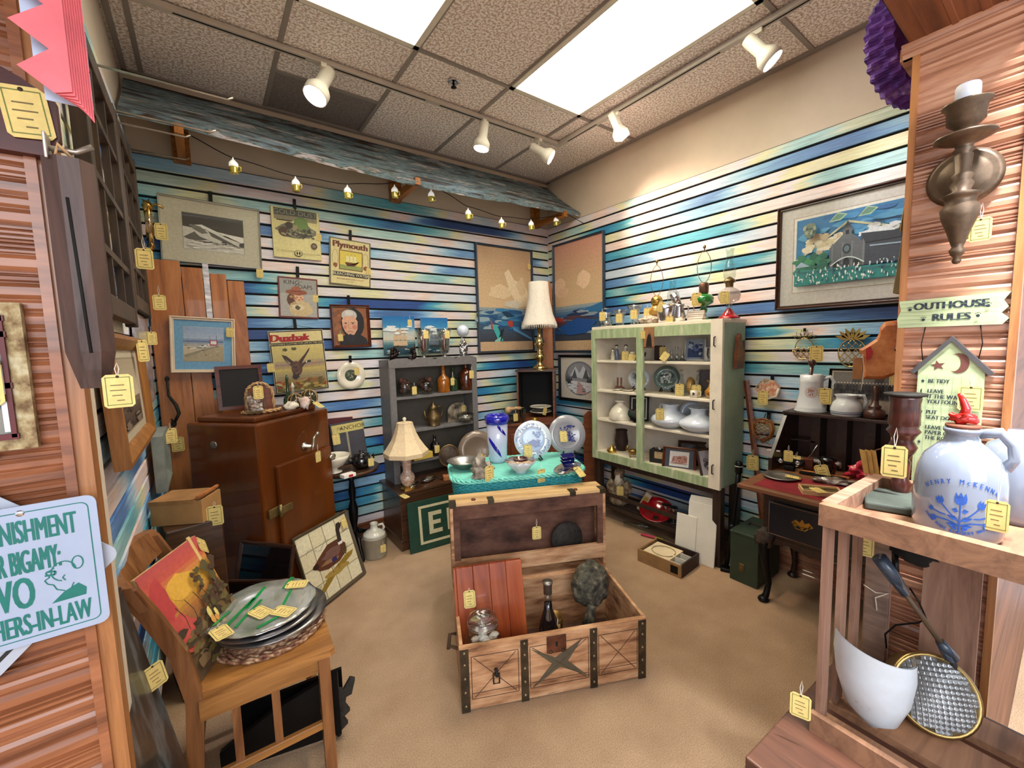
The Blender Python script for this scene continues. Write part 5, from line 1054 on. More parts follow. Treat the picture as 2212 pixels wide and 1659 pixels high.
for i, (x, z, r_) in enumerate(((0, .04, .03), (-.012, .065, .026), (.014, .085, .026), (-.01, .11, .02), (.01, .135, .018), (0, .155, .015), (-.03, .09, .012), (.033, .11, .012), (-.028, .125, .01))): g.blob((x, 0, z), (r_, r_*.8, r_), i, .35, 7)
g.tube([(-.025, 0, .12), (-.015, 0, .17), (0, 0, .185)], .006, 6); ob('figure', g, SILVR, t_); ob('globe', G().blob((0, 0, .235), (.052, .052, .052), 1, 0, 14), MILK, t_)
# ---- corner: brass lamp, basket, bowls
b = Vector((2.50, 2.98, DZ+.463))
lm = thing('brass_lamp', 'tall brass baluster lamp with a fringed white bell shade in the back corner', 'lamp', b)
ob('brass_stem', G().lathe([(0, 0), (.07, 0), (.072, .01), (.05, .03), (.024, .05), (.032, .075), (.05, .10), (.055, .115), (.03, .14), (.018, .15), (.03, .17), (.018, .185), (.04, .2), (.05, .225), (.042, .26), (.022, .3), (.026, .31), (.016, .33), (.014, .42)], 24), M('bright_brass', (206, 180, 120), .15, 1, var=.08), lm)
wv = lambda a_, i: .05*abs(cos(3*a_))
ob('shade', G().lathe([(.085, .79), (.088, .785), (.092, .7), (.104, .6), (.125, .5), (.152, .425), (.158, .41), (.156, .40)], 48, wav=wv), SHADE, lm)
g = G()
for i in range(60):
    a_ = 2*pi*i/60; q = .157*(1+.05*abs(cos(3*a_))); g.tube([(q*cos(a_), q*sin(a_), .402), (q*cos(a_), q*sin(a_), .372)], .003, 4)
ob('fringe', g, SHADE, lm, kind='stuff'); ob('tassel', G().blob((0, 0, .385), (.012, .012, .02), 1, 0, 6), BRASS, lm); ptag(lm, (-.10, -.09, .003), .2, 1.1, rx=R(-80), string=0)
b = Vector((2.19, 2.99, DZ)); wbk = thing('wire_basket', 'square wire basket with a tan ribbon bow beside the black box', 'basket', b, R(-15))
g = G(); 
for z in (0, .04, .08, .12): g.tube([(-.09, -.06, z), (.09, -.06, z), (.09, .06, z), (-.09, .06, z)], .002, 4, closed=True)
for i in range(10):
    for y in (-.06, .06): g.tube([(-.09+.02*i, y, 0), (-.09+.02*i, y, .12)], .0018, 4)
ob('wire_cage', g, M('wire_dark', (70, 66, 58), .4, .7), wbk); ob('ribbon', G().blob((0, -.05, .13), (.07, .03, .014), 3, .4, 8).blob((-.07, -.05, .12), (.03, .02, .03), 7, .3, 6), M('tan_ribbon', (186, 150, 108), .7), wbk)
ob('glass_panes', G().bx((-.088, -.058, 0), (.088, .058, .115)), GLS, wbk); ptag(wbk, (-.01, -.07, .09), .2, 1.3)
cnd = lobj('gold_votive', 'small gold glass votive cup below the black box', 'cup', (2.30, 2.83, DZ), .045, [(0, 0), (.4, 0), (.5, .5), (.6, 1), (.5, 1), (.35, .2), (0, .2)], M('gold_glass', (190, 160, 70), .15, .7), 14)
for i, lab in enumerate(('dark glazed bowl with white rim, lower of two stacked in the black box', 'dark glazed bowl with white rim, upper of two stacked in the black box')):
    t_ = thing('dark_bowl', lab, 'bowl', (2.462, 2.94, DZ+.031+.045*i), 0); ob('bowl', G().lathe([(0, 0), (.05, 0), (.08, .02), (.10, .042), (.096, .043), (.07, .02), (0, .008)], 24), BLKG, t_); ob('rim', G().lathe([(.096, .042), (.101, .042), (.101, .047), (.096, .047), (.096, .042)], 24), CHINA, t_)
ptag(t_, (-.03, -.105, .045), .1, 1.3, ry=.3)
# ---- teal table top
def tp(px, py): q = at_(px, py, WZ); return Vector((q.x, q.y, WZ+.001))
b = tp(1076, 997); vs_ = thing('glass_vase', 'tall white glass vase with a thick cobalt rim and blue streaks', 'vase', b)
ob('body', G().lathe([(0, 0), (.048, 0), (.056, .02), (.062, .12), (.066, .255), (.06, .255), (.056, .1), (0, .02)], 32), M('opal_glass', (196, 200, 224), .12, var=.03, coat=1), vs_)
ob('rim', G().lathe([(.064, .235), (.072, .245), (.076, .265), (.074, .285), (.064, .292), (.055, .285), (.054, .25), (.064, .235)], 32), COB, vs_)
def streak(a0, a1, z0, z1, wd):
    g = G(); n_ = 14; vs = []
    for i in range(n_+1):
        u = i/n_; a_ = a0+(a1-a0)*u; z = z0+(z1-z0)*u; w_ = wd*sin(pi*(.12+.88*u))**.7+.001; r_ = .0495+.0168*min(1, z/.25)+.001+.0045*min(1, z/.06)*(z < .2)
        vs += [(r_*cos(a_), r_*sin(a_), z-w_), (r_*cos(a_), r_*sin(a_), z+w_)]
    return g.add(vs, [(2*i, 2*i+2, 2*i+3, 2*i+1) for i in range(n_)], sm=True)
ang = math.atan2(-b.y, -b.x)
ob('blue_streak', streak(ang-.9, ang+.6, .155, .03, .018), COB, vs_); ob('blue_streak', streak(ang+.0, ang+.9, .235, .17, .012), COB, vs_)
def upplate(name, lab, b, r_, mat, art, rz, tilt=-14, tg=None, stand_=True):
    t_ = thing(name, lab, 'plate', b, rot=(Matrix.Rotation(rz, 4, 'Z') @ Matrix.Rotation(R(tilt), 4, 'X')).to_euler())
    ob('dish', G().lathe(plate_profile(r_, .014), 40, T=TR((0, 0, r_+.012), (pi/2, 0, 0))), mat, t_)
    if art: art.T = None; ob('pattern', art, PRG, t_, (0, -.0105, r_+.012))
    if stand_: ob('easel', G().tube([(-.04, -.03, 0), (-.03, -.012, .012), (-.03, .02, .05), (0, .03, .09), (.03, .02, .05), (.03, -.012, .012), (.04, -.03, 0)], .004, 6).tube([(-.05, -.028, .002), (-.035, -.02, .03)], .005, 6).tube([(.05, -.028, .002), (.035, -.02, .03)], .005, 6), BLK, t_)
    if tg: ptag(t_, tg[:3], 0, tg[3])
    return t_
def annulus_pattern(a, col, r0, r1, n, seed, sz=.03):
    r = random.Random(seed)
    for i in range(n): an = 2*pi*i/n+r.uniform(-.1, .1); q = r.uniform(r0, r1); a.b(col, .5+q*cos(an), .5+q*sin(an), sz*r.uniform(.4, 1.2), sz*r.uniform(.4, 1.2), 7, .4)
b = tp(1153, 995); r_ = 41*mpp(b)
a = A(2*r_, 2*r_, seed=5).e((214, 222, 232), .5, .5, .3, .3, 32); annulus_pattern(a, (50, 76, 140), .34, .46, 110, 3, .022); a.e((120, 150, 196), .5, .5, .29, .29, 32).e((190, 206, 224), .5, .54, .26, .22, 24)
a.sc([(60, 90, 160), (40, 66, 130), (90, 120, 180)], 40, (.32, .3, .68, .48), .04, .025).sc([(70, 100, 160)], 20, (.5, .55, .7, .68), .03, .03).p((46, 74, 140), [(.36, .42), (.5, .5), (.62, .44), (.56, .36), (.42, .36)])
upplate('delft_plate', 'blue and white delft plate with a harbour scene on a black easel', b, r_, CHB, a, R(-30), tg=(-.035, -.028, .10, 1.4))
b = tp(1228, 985); r_ = 42*mpp(b)
a = A(2*r_, 2*r_, seed=6)
for i in range(40): an = 2*pi*i/40; a.ln((70, 74, 110), [(.5+.37*cos(an), .5+.37*sin(an)), (.5+.37*cos(an+.16), .5+.37*sin(an+.16))], .0016)
a.sc([(60, 64, 130), (90, 94, 150), (50, 50, 100)], 60, (.3, .3, .7, .72), .035, .02, .5)
upplate('stoneware_plate', 'grey stoneware plate with blue floral sprig standing right of the delft plate', b, r_, M('stoneware_bluegrey', (150, 148, 152), .25, coat=.5, var=.05), a, R(-24), tg=(-.03, -.028, .16, 1.35))
def dishy(name, lab, cat, px, py, prof, mat, n=32, wav=None, sq=1, rz=0, part='bowl', group=None):
    b = tp(px, py); t_ = thing(name, lab, cat, b, rz, group); ob(part, G().lathe(prof, n, wav=wav, sq=sq), mat, t_); return t_
t_ = dishy('lattice_bowl', 'white blue bowl with scalloped rim and brown gold leaf pattern inside', 'bowl', 1125, 1020, [(0, 0), (.035, 0), (.037, .012), (.05, .02), (.075, .05), (.088, .07)], CHB, 48, wav=lambda a_, i: (.05*cos(8*a_) if i > 3 else 0))
ob('inner_glaze', G().lathe([(.088, .0702), (.07, .05), (.045, .024), (0, .018)], 48, wav=lambda a_, i: (.05*cos(8*a_) if i < 1 else 0)), M('leaf_pattern', (200, 170, 120), .15, coat=1, sc=26, stops=[(.36, (60, 24, 20)), (.44, (150, 84, 40)), (.5, (232, 220, 206)), (.6, (214, 170, 96)), (.66, (90, 40, 30))]), t_); ptag(t_, (.075, -.09, .022), -.1, 1.45)
q = Vector(t_.location); t2 = lobj('brown_cup', 'shiny dark brown cup sitting inside the patterned bowl', 'cup', (q.x, q.y, q.z+.02), .06, [(0, 0), (.35, 0), (.6, .4), (.72, 1), (.66, 1), (.5, .4), (0, .15)], M('brown_glaze', (60, 20, 22), .1, coat=1, var=.3), 24)
t_ = dishy('metal_bowl', 'fluted pewter bowl holding cards at the left end of the teal table', 'bowl', 1003, 1012, [(0, 0), (.04, 0), (.05, .008), (.085, .04), (.10, .05), (.097, .052), (.08, .042), (.045, .012), (0, .008)], PEW, 40, wav=lambda a_, i: .02*cos(16*a_) if i > 2 else 0)
q = Vector(t_.location); t2 = thing('small_cards', 'small cream card with a black mark lying in the pewter bowl', 'card', (q.x-.01, q.y, q.z+.02), .5); ob('card', G().bx((-.03, -.022, 0), (.03, .022, .004)), PAPW, t2); ob('mark', G().bx((-.012, -.015, .004), (.01, -.008, .0045)), DARK, t2)
b = tp(1040, 1030); rk = thing('grey_rock', 'lumpy grey rock with a price tag on the front left of the teal table', 'rock', b, .3); ob('stone', G().blob((0, 0, .035), (.062, .045, .04), 21, .35, 14).blob((-.005, .005, .075), (.04, .032, .045), 12, .35, 12), ROCK, rk); ptag(rk, (.0, -.058, .07), -.3, 1.6, string=.03)
b = tp(1226, 1018); t_ = thing('silver_fish_platter', 'oval silver fish platter at the right end of the teal table', 'platter', b, R(22)); ob('platter', G().lathe([(0, .003), (.06, .004), (.10, .012), (.125, .022), (.12, .025), (.09, .014), (0, .008)], 40, sq=.5, wav=lambda a_, i: .02*cos(20*a_)), SILVR, t_); ob('fish_relief', G().blob((-.02, 0, .008), (.06, .025, .012), 4, .2, 8).prism([(.04, 0), (.08, -.025), (.08, .025)], .01, .018, pl='xy'), SILVR, t_); ptag(t_, (.0, -.05, .03), -.4, 1.35, rx=R(-55), string=.0)
q = Vector(t_.location)
for i in range(3): t2 = thing('cobalt_dish', 'square cobalt blue dish, %s of three stacked on the silver platter' % ('bottom', 'middle', 'top')[i], 'dish', (q.x+.012, q.y+.012, q.z+.024+.018*i), R(20), 'stacked cobalt dishes'); ob('dish', G().lathe([(0, 0), (.04, 0), (.06, .024), (.065, .026), (.06, .028), (.04, .006), (0, .006)], 4, sm=False, sq=.75), COBD, t2, rot=(0, 0, 0))
# ---- inside the trunk
def T_(x, y, z): v = Matrix.Rotation(R(-24.9), 3, 'Z') @ Vector((x, y, 0)); return Vector((.734+v.x, 1.416+v.y, z))
cbx = thing('cherry_board', 'tall reddish cherry wood cabinet door standing in the trunk', 'board', T_(.17, .15, .015), rot=(Matrix.Rotation(R(-24.9), 4, 'Z') @ Matrix.Rotation(R(-13), 4, 'X') @ Matrix.Rotation(R(-1), 4, 'Y')).to_euler())
CHY = wood('cherry_wood', (110, 40, 14), (150, 66, 30), 'z', 5, .3, 8, .3, 0, (172, 88, 46))
for i in range(4): ob('plank', G().rbox((-.115+.0765*i, 0, .24), (.0755, .03, .48), .002), CHY, cbx)
ob('edge', G().rbox((-.16, .002, .24), (.012, .034, .47), .002), CHY, cbx); ptag(cbx, (-.10, -.018, .38), 0, 1.45, string=.01)
b = T_(.105, .08, .015); mj = thing('mason_jar', 'glass clip top jar filled with shells in the front left of the trunk', 'jar', b); mj.scale = (1.2, 1.2, 1.12)
r = random.Random(9); g = G()
for i in range(60): a_ = r.uniform(0, 6.28); q = r.uniform(0, .045); g.blob((q*cos(a_), q*sin(a_), r.uniform(.12, .24)), (r.uniform(.009, .018), r.uniform(.008, .014), r.uniform(.006, .012)), i, .35, 5)
g.lathe([(0, .01), (.05, .01), (.05, .13), (0, .13)], 16)
ob('shells', g, M('jar_shells', (220, 200, 186), .5, sc=16, stops=[(.3, (96, 60, 46)), (.45, (226, 190, 176)), (.65, (246, 240, 232))]), mj, kind='stuff'); ob('glass_body', G().lathe([(0, 0), (.056, 0), (.062, .01), (.063, .22), (.05, .255), (.047, .265), (.05, .27)], 28), GLS, mj)
ob('glass_lid', G().lathe([(.052, .272), (.055, .282), (.052, .292), (.04, .298), (.036, .29), (0, .29)], 28), GLS, mj); ob('wire_clip', G().tube([(.053*cos(i*.35), .053*sin(i*.35), .268) for i in range(18)], .0016, 5, closed=True).tube([(.053, 0, .268), (.062, 0, .25), (.064, 0, .2)], .0016, 5), PEW, mj)
b = T_(.40, .10, .015); t_ = lobj('wine_bottle', 'dark glass bottle with a metal cap standing in the trunk', 'bottle', b, .43, [(0, 0), (.1, 0), (.105, .02), (.105, .52), (.09, .6), (.045, .72), (.04, .80)], BLKG, 22); ob('clear_neck', G().lathe([(.017, .34), (.016, .39)], 16), GLS, t_); ob('cap', G().lathe([(.019, .38), (.019, .425), (.023, .427), (.023, .435), (0, .435)], 16), PEW, t_); ptag(t_, (.02, -.036, .24), .2, 1.3, ry=.15)
b = T_(.635, .22, .02); ip = thing('iron_dipper', 'round stone grey iron dipper with a short hollow handle propped in the trunk', 'dipper', b, rot=(R(-8), R(10), 0)); ob('bowl', G().blob((0.01, 0, .285), (.105, .075, .105), 31, .1, 16), M('mottled_iron', (82, 76, 64), .8, .2, sc=34, bmp=.8, stops=[(.35, (44, 42, 36)), (.55, (92, 86, 72)), (.7, (140, 132, 112))]), ip); ob('hollow_handle', G().lathe([(.036, 0), (.03, .03), (.02, .07), (.024, .1)], 14, T=TR((-.03, -.03, .11), (.15, -.0, 0))).lathe([(.0, -.0005), (.026, -.0005)], 12, T=TR((-.03, -.03, .112), (.15, 0, 0))), MATS['mottled_iron'], ip); ob('lower_stem', G().tube([(-.03, -.03, .11), (-.03, -.02, .0)], .02, 10), MATS['mottled_iron'], ip)
t_ = lobj('brass_bell', 'small brass and glass goblet lying in the shade inside the trunk', 'goblet', T_(.455, .2, .015), .2, [(0, 0), (.2, 0), (.05, .1), (.04, .5), (.2, .7), (.22, 1), (.2, 1), (.1, .6), (0, .55)], M('old_brass', (130, 100, 56), .35, .8), 18)
t_ = thing('skillet', 'dark flat iron skillet lying at the right bottom inside the trunk', 'pan', T_(.62, .12, .02), rot=(R(8), R(-6), 0)); ob('lid', G().lathe([(0, .012), (.09, .012), (.11, .0), (.112, .006), (.09, .02), (0, .02)], 24), IRON, t_); ob('knob', G().lathe([(.012, .02), (.016, .035), (0, .04)], 12), IRON, t_)
t_ = thing('round_tin', 'dark round tin lid tucked behind the tray of the open trunk lid', 'lid', T_(.62, .475, .36), rot=(R(-5), 0, R(-25))); ob('disc', G().lathe([(0, -.006), (.085, -.006), (.088, 0), (.085, .004), (0, .004)], 28, T=TR((0, 0, .085), (pi/2, 0, 0))), IRON, t_)
# ================================================================ GREEN CABINET CONTENTS
ZC4 = CZ1+.002
def gp(px, z, d=.14): q = at(px, 800, 'x', CX+d); return Vector((CX+d, q.y, z))
def leaded(n): return lambda a_, i: .05*cos(n*a_)
t_ = thing('glass_pitcher', 'small clear pressed glass pitcher at the far left of the green cabinet top', 'pitcher', gp(1310, ZC4, .1), R(-60)); ob('glass_body', G().lathe([(0, 0), (.04, 0), (.045, .01), (.05, .05), (.035, .09), (.045, .115), (.042, .115), (.03, .09), (.044, .05), (0, .012)], 24, wav=leaded(12)), CRYS, t_); ob('handle', G().tube([(.04, 0, .1), (.07, 0, .1), (.075, 0, .06), (.048, 0, .035)], .005, 6), CRYS, t_); ptag(t_, (-.02, -.05, .12), 0, 1.4)
for px, H_, lab in ((1340, .125, 'cut crystal tumbler vase, second from left on the green cabinet top'), (1371, .15, 'tall flared crystal vase left of the crystal bowl on the green cabinet')):
    t_ = thing('crystal_vase', lab, 'vase', gp(px, ZC4, .1), R(-60), 'crystal vases on the green cabinet'); ob('glass_body', G().lathe([(0, 0), (.032, 0), (.03, .01), (.02, .03), (.03, .06), (.04, H_*.75), (.056, H_), (.052, H_), (.034, H_*.7), (0, .03)], 24, wav=leaded(8)), CRYS, t_); ptag(t_, (0, -.052, H_*.75), 0, 1.35)
t_ = thing('crystal_dish', 'low domed cut crystal dish on the green cabinet top', 'dish', gp(1402, ZC4, .09), R(-60)); ob('glass_body', G().lathe([(0, 0), (.05, 0), (.085, .03), (.08, .034), (.045, .055), (0, .065)], 32, wav=leaded(20)), M('crystal_solid', (206, 190, 170), .12, .2, sc=50, bmp=.8, stops=[(.4, (150, 130, 110)), (.6, (236, 224, 206))]), t_)
def harp(par, z, H_, w_=.044, name='harp'): ob(name, G().tube([(w_*sin(pi*i/14)**.6, 0, z+H_*(i/14)) for i in range(15)], .0022, 5).tube([(-w_*sin(pi*i/14)**.6, 0, z+H_*(i/14)) for i in range(15)], .0022, 5).lathe([(.003, 0), (.004, .012), (.011, .02), (.009, .032), (0, .038)], 10, c=(0, 0, z+H_)), ABR, par)
t_ = thing('amber_oil_lamp', 'amber glass oil lamp converted with a bare wire harp on the green cabinet', 'lamp', gp(1418, ZC4, .17), R(-60))
ob('glass_font', G().lathe([(0, 0), (.045, 0), (.03, .015), (.018, .03), (.03, .05), (.06, .075), (.062, .1), (.04, .13), (.03, .14)], 24), M('amber_lamp_glass', (170, 130, 50), .08, var=.25, coat=1), t_); ob('burner', G().lathe([(.03, .14), (.042, .15), (.042, .185), (.03, .2), (.016, .21), (0, .21)], 18), BRASS, t_); harp(t_, .205, .23); ptag(t_, (-.065, -.03, .12), 0, 1.4)
t_ = thing('silver_ice_pot', 'polished silver metal pot in the middle of the green cabinet top', 'pot', gp(1440, ZC4, .08), R(-60)); ob('body', G().lathe([(0, 0), (.055, 0), (.062, .01), (.066, .09), (.068, .12), (.064, .12), (.06, .02), (0, .02)], 28), SILVR, t_); ptag(t_, (.02, -.072, .04), 0, 1.3); ptag(t_, (-.02, -.06, .14), 0, 1.35, string=0, ry=.5)
t_ = thing('silver_pitcher', 'tilted tall silver cocktail pitcher beside the silver pot', 'pitcher', gp(1466, ZC4, .09), R(-60)); ob('body', G().lathe([(0, 0), (.035, 0), (.042, .04), (.03, .1), (.034, .12)], 22).lathe([(.028, 0), (.03, .085), (0, .09)], 20, T=TR((-.01, 0, .115), (0, -.3, 0))), SILVR, t_); ob('handle', G().tube([(.03, 0, .115), (.06, 0, .1), (.055, 0, .05), (.036, 0, .03)], .005, 6), SILVR, t_)
t_ = thing('glass_chimney_lamp', 'clear glass chimney standing behind the silver pot on the green cabinet', 'lamp', gp(1452, ZC4, .22), R(-60)); ob('glass_chimney', G().lathe([(.03, .14), (.042, .18), (.04, .21), (.026, .25), (.026, .30), (.03, .31)], 24), GLS, t_); ob('base', G().lathe([(0, 0), (.05, 0), (.03, .02), (.04, .08), (.04, .12), (.03, .14), (0, .14)], 20), BRASS, t_)
for i in range(5): t_ = thing('paperback_book', 'white edged book, %s of the small pile under the green lamp' % ('bottom', 'second', 'middle', 'fourth', 'top')[i], 'book', gp(1503, ZC4+.0135*i, .1), R(-80+4*i), 'books piled on the green cabinet'); ob('pages', G().rbox((0, 0, .0065), (.10, .07, .0095), .001), PAPW, t_); ob('cover', G().bx((-.052, -.0365, 0), (.052, .0365, .0015)).bx((-.052, -.0365, .0115), (.052, .0365, .013)).bx((-.052, .035, 0), (.052, .0365, .013)), (M('cover_brown', (120, 84, 60), .6), PAPW)[i % 2], t_, kind='stuff')
t_ = thing('green_oil_lamp', 'emerald green glass oil lamp with bare wire harp on the green cabinet', 'lamp', gp(1518, ZC4, .20), R(-60)); ob('glass_font', G().lathe([(0, 0), (.045, 0), (.04, .01), (.018, .03), (.016, .05), (.026, .075), (.018, .09), (.02, .1), (.06, .12), (.066, .15), (.05, .175), (.025, .185)], 24), EMR, t_); ob('burner', G().lathe([(.024, .185), (.03, .19), (.032, .25), (.022, .26), (0, .26)], 16), M('burner_dark', (90, 64, 50), .4, .6, var=.3), t_); harp(t_, .255, .22); ptag(t_, (-.045, -.05, .19), 0, 1.7)
t_ = thing('small_bell', 'small brown bell shaped ornament left of the green glass lamp', 'ornament', gp(1497, ZC4+.0, .22)); ob('bell', G().lathe([(.0, .2), (.008, .2), (.018, .17), (.028, .15), (.0, .15)], 14).tube([(0, 0, .15), (0, 0, 0)], .004, 6).lathe([(0, 0), (.03, 0), (0, .01)], 12), M('rust_brown', (150, 100, 70), .5), t_)
t_ = thing('red_oil_lamp', 'clear glass oil lamp with tall chimney on a ridged red cone base', 'lamp', gp(1572, ZC4, .14), R(-60)); ob('ridged_base', G().lathe([(0, 0), (.065, 0), (.067, .006)]+[(.064-.052*(i/8)**.75+(.003 if i % 2 else 0), .008+.06*i/8) for i in range(1, 9)]+[(0, .068)], 28), RUB, t_); ob('stem', G().lathe([(.014, .066), (.018, .075), (.012, .085), (.022, .095)], 16), CRYS, t_)
ob('glass_font', G().lathe([(.02, .095), (.058, .115), (.068, .145), (.06, .175), (.03, .195), (.024, .20)], 28), M('oil_glass', (176, 166, 160), .1, var=.06, coat=1, alpha=.55), t_); ob('burner', G().lathe([(.022, .2), (.024, .225), (.036, .23), (.036, .24), (.022, .255), (.0, .27)], 18), ABR, t_); ob('glass_chimney', G().lathe([(.026, .24), (.036, .27), (.038, .30), (.03, .34), (.022, .37), (.022, .42), (.028, .44)], 28), GLS, t_); ptag(t_, (-.03, -.07, .17), 0, 1.5)
# plaques hanging on the cabinet
q = at(1402, 708, 'x', CX-.016); t_ = thing('silhouette_plaque', 'small brown plaque with a black silhouette hung on the green cabinet front', 'plaque', q, -pi/2); ob('board', G().rbox((0, 0, -.07), (.085, .01, .15), .003), M('plaque_tan', (150, 106, 70), .6, var=.15), t_)
a = A(.08, .145, seed=3).p((28, 20, 18), [(.2, .05), (.85, .05), (.8, .4), (.72, .62), (.55, .7), (.4, .6), (.3, .4)]).r((60, 36, 26), 0, .0, 1, .04).ln((60, 40, 30), [(.6, .8), (.62, .6)], .002).ln((60, 40, 30), [(.75, .75), (.7, .55)], .002); ob('print', a, PR, t_, (0, -.0055, -.07)); ptag(t_, (-.045, -.01, -.02), 0, 1.1)
t_ = thing('wooden_shoe_form', 'brown wooden paddle shape hung on the right side of the green cabinet', 'wall ornament', (CX+.16, CY0-.008, 1.42), 0); ob('paddle', G().prism([(-.05, -.12), (.05, -.12), (.055, -.02), (.02, .05), (.012, .09), (-.005, .105), (-.025, .08), (-.035, .0)], -.02, 0), RWD, t_); ob('dark_pad', G().prism([(.02, -.1), (.07, -.06), (.07, .06), (.03, .04)], -.014, -.002), M('dark_slate', (56, 50, 50), .6, var=.3), t_)
# shelf 4 (top)
def fig(px, z, d, lab, cols, H_=.1):
    t_ = thing('china_figurine', lab, 'figurine', gp(px, z+.001, d), R(-60)); m_ = M('fig_'+cols[0], cols[1], .25, coat=.6); g = G().lathe([(0, 0), (.02, 0), (.022, .006), (.016, .012), (.02, .03), (.013, .055), (.015, .065), (.006, .075)], 14); ob('dress', g, m_, t_); ob('head', G().blob((0, 0, .086), (.011, .011, .013), 1, .05, 7), CHINA, t_); ob('hair', G().blob((0, .003, .094), (.012, .011, .009), 4, .1, 7), M('fig_hair', (50, 34, 30), .5), t_); t_.scale = (H_/.1,)*3; return t_
fig(1324, SZ[3], .06, 'bearded china figurine in striped clothes at the left of the top cabinet shelf', ('stripe', (190, 186, 160)), .09); fig(1332, SZ[3], .12, 'dark haired china figurine behind the striped one on the top shelf', ('blue', (110, 116, 140)), .12); t_ = fig(1352, SZ[3], .1, 'dark haired china figurine third from left on the top cabinet shelf', ('grey', (150, 150, 160)), .12); ptag(t_, (0, -.03, .06), 0, 1.2)
t_ = thing('cream_jar', 'small cream box shaped jar with a big tag on the top cabinet shelf', 'jar', gp(1366, SZ[3]+.001, .08), R(-60)); ob('body', G().rbox((0, 0, .025), (.05, .045, .05), .006), CHINA, t_); ob('lid', G().lathe([(.018, .05), (.018, .064), (.0, .066)], 14), CHINA, t_); ptag(t_, (.015, -.03, .05), 0, 1.35, ry=.4)
t_ = lobj('black_cup', 'small black footed cup on the top cabinet shelf left of the post', 'cup', gp(1386, SZ[3]+.001, .1), .06, [(0, 0), (.35, 0), (.1, .15), (.1, .3), (.5, .5), (.6, 1), (.5, 1), (0, .5)], BLKG)
t_ = thing('leather_case', 'small dark brown leather case right of the cabinet post on the top shelf', 'case', gp(1425, SZ[3]+.001, .16), R(-75)); ob('case', G().rbox((0, 0, .055), (.08, .03, .11), .01), LEATH, t_); ptag(t_, (.03, -.02, .1), 0, 1.4)
t_ = thing('glass_cruet_set', 'clear glass cruets standing on a dark tray on the top cabinet shelf', 'cruet set', gp(1462, SZ[3]+.001, .1), R(-60)); ob('tray', G().rbox((0, 0, .004), (.12, .06, .008), .003), BLKG, t_)
for x in (-.035, 0, .035): ob('cruet', G().lathe([(0, .008), (.014, .008), (.02, .03), (.008, .05), (.006, .075), (.01, .08)], 14, c=(x, 0, 0)), CRYS, t_)
ob('stopper', G().blob((0, 0, .09), (.014, .014, .012), 1, .1, 6), CRYS, t_); ptag(t_, (-.06, -.045, .06), 0, 1.3, ry=.6, rx=R(-20))
t_ = thing('blue_print', 'small silver framed blue print standing on the top cabinet shelf', 'picture', gp(1500, SZ[3]+.001, .18), rot=(Matrix.Rotation(R(-72), 4, 'Z') @ Matrix.Rotation(R(-8), 4, 'X')).to_euler()); ob('frame', G().bx((-.07, 0, 0), (-.062, .01, .16)).bx((.062, 0, 0), (.07, .01, .16)).bx((-.062, 0, .152), (.062, .01, .16)).bx((-.062, 0, 0), (.062, .01, .008)), SILV, t_, kind='stuff'); a = A(.124, .144, seed=4).r((150, 160, 180), 0, 0, 1, 1).r((50, 70, 120), .1, .1, .9, .55).sc([(90, 110, 160), (40, 50, 90), (180, 190, 206)], 26, (.15, .15, .85, .85), .1, .08); ob('print', a, PR, t_, (0, .005, .08))
t_ = thing('enamel_mug', 'speckled white enamel mug with dark handle at the right end of the top shelf', 'mug', gp(1532, SZ[3]+.001, .13), R(200)); ob('body', G().lathe([(0, 0), (.034, 0), (.034, .09), (.038, .094), (.034, .094), (.03, .01)], 22), M('enamel_speckle', (190, 194, 204), .25, coat=.5, var=.15, sc=60), t_); ob('handle', G().tube([(.033, 0, .08), (.07, 0, .085), (.075, 0, .04), (.036, 0, .02)], .005, 6), BLKG, t_); ptag(t_, (-.03, .06, .045), 180-90, 1.3) if 0 else ptag(t_, (.0, .05, .06), R(110), 1.4)
# shelf 3
t_ = thing('wooden_bookends', 'pair of brown curved wooden easel stands at the left of the second cabinet shelf', 'easel', gp(1338, SZ[2]+.001, .13), R(-60)); 
for x in (-.014, .014): ob('stand', G().prism([(x-.03, 0), (x+.03, 0), (x+.03, .012), (x+.006, .03), (x+.008, .095), (x-.006, .1), (x-.006, .03), (x-.03, .012)], -.004, .004), RWD, t_)
def mkplate(px, z, d, r_, lab, mat, seed, cols, rz=-58, tg=None):
    a = A(2*r_, 2*r_, seed=seed); annulus_pattern(a, cols[0], .36, .44, 40, seed, .02); a.sc(cols, 60, (.3, .3, .7, .7), .05, .035, .5); return upplate('display_plate', lab, gp(px, z+.001, d), r_, mat, a, R(rz), tg=tg)
mkplate(1380, SZ[2], .17, .082, 'small white plate with blue border on an easel behind the cabinet post', CHB, 3, [(80, 96, 150), (120, 130, 176)], tg=(.03, -.02, .10, 1.1))
mkplate(1440, SZ[2], .19, .095, 'dark green and white patterned plate right of the cabinet post', M('green_glaze', (90, 110, 106), .2, coat=.6), 4, [(206, 212, 206), (50, 70, 66), (170, 180, 170)])
for px, lab in ((1333, 'left'), (1356, 'middle'), (1384, 'right')): t_ = thing('shallow_bowl', 'shallow cream bowl with pink flowers, %s of three on the second cabinet shelf' % lab, 'bowl', gp(px, SZ[2]+.001, .06), 0, 'shallow flowered bowls in the cabinet'); ob('bowl', G().lathe([(0, 0), (.02, 0), (.045, .016), (.043, .018), (.018, .006), (0, .006)], 20), CHINA, t_); ob('flowers', G().lathe([(.044, .0165), (.038, .0165)], 20, wav=lambda a_, i: .04*cos(9*a_)), M('flower_pink', (206, 110, 120), .5), t_)
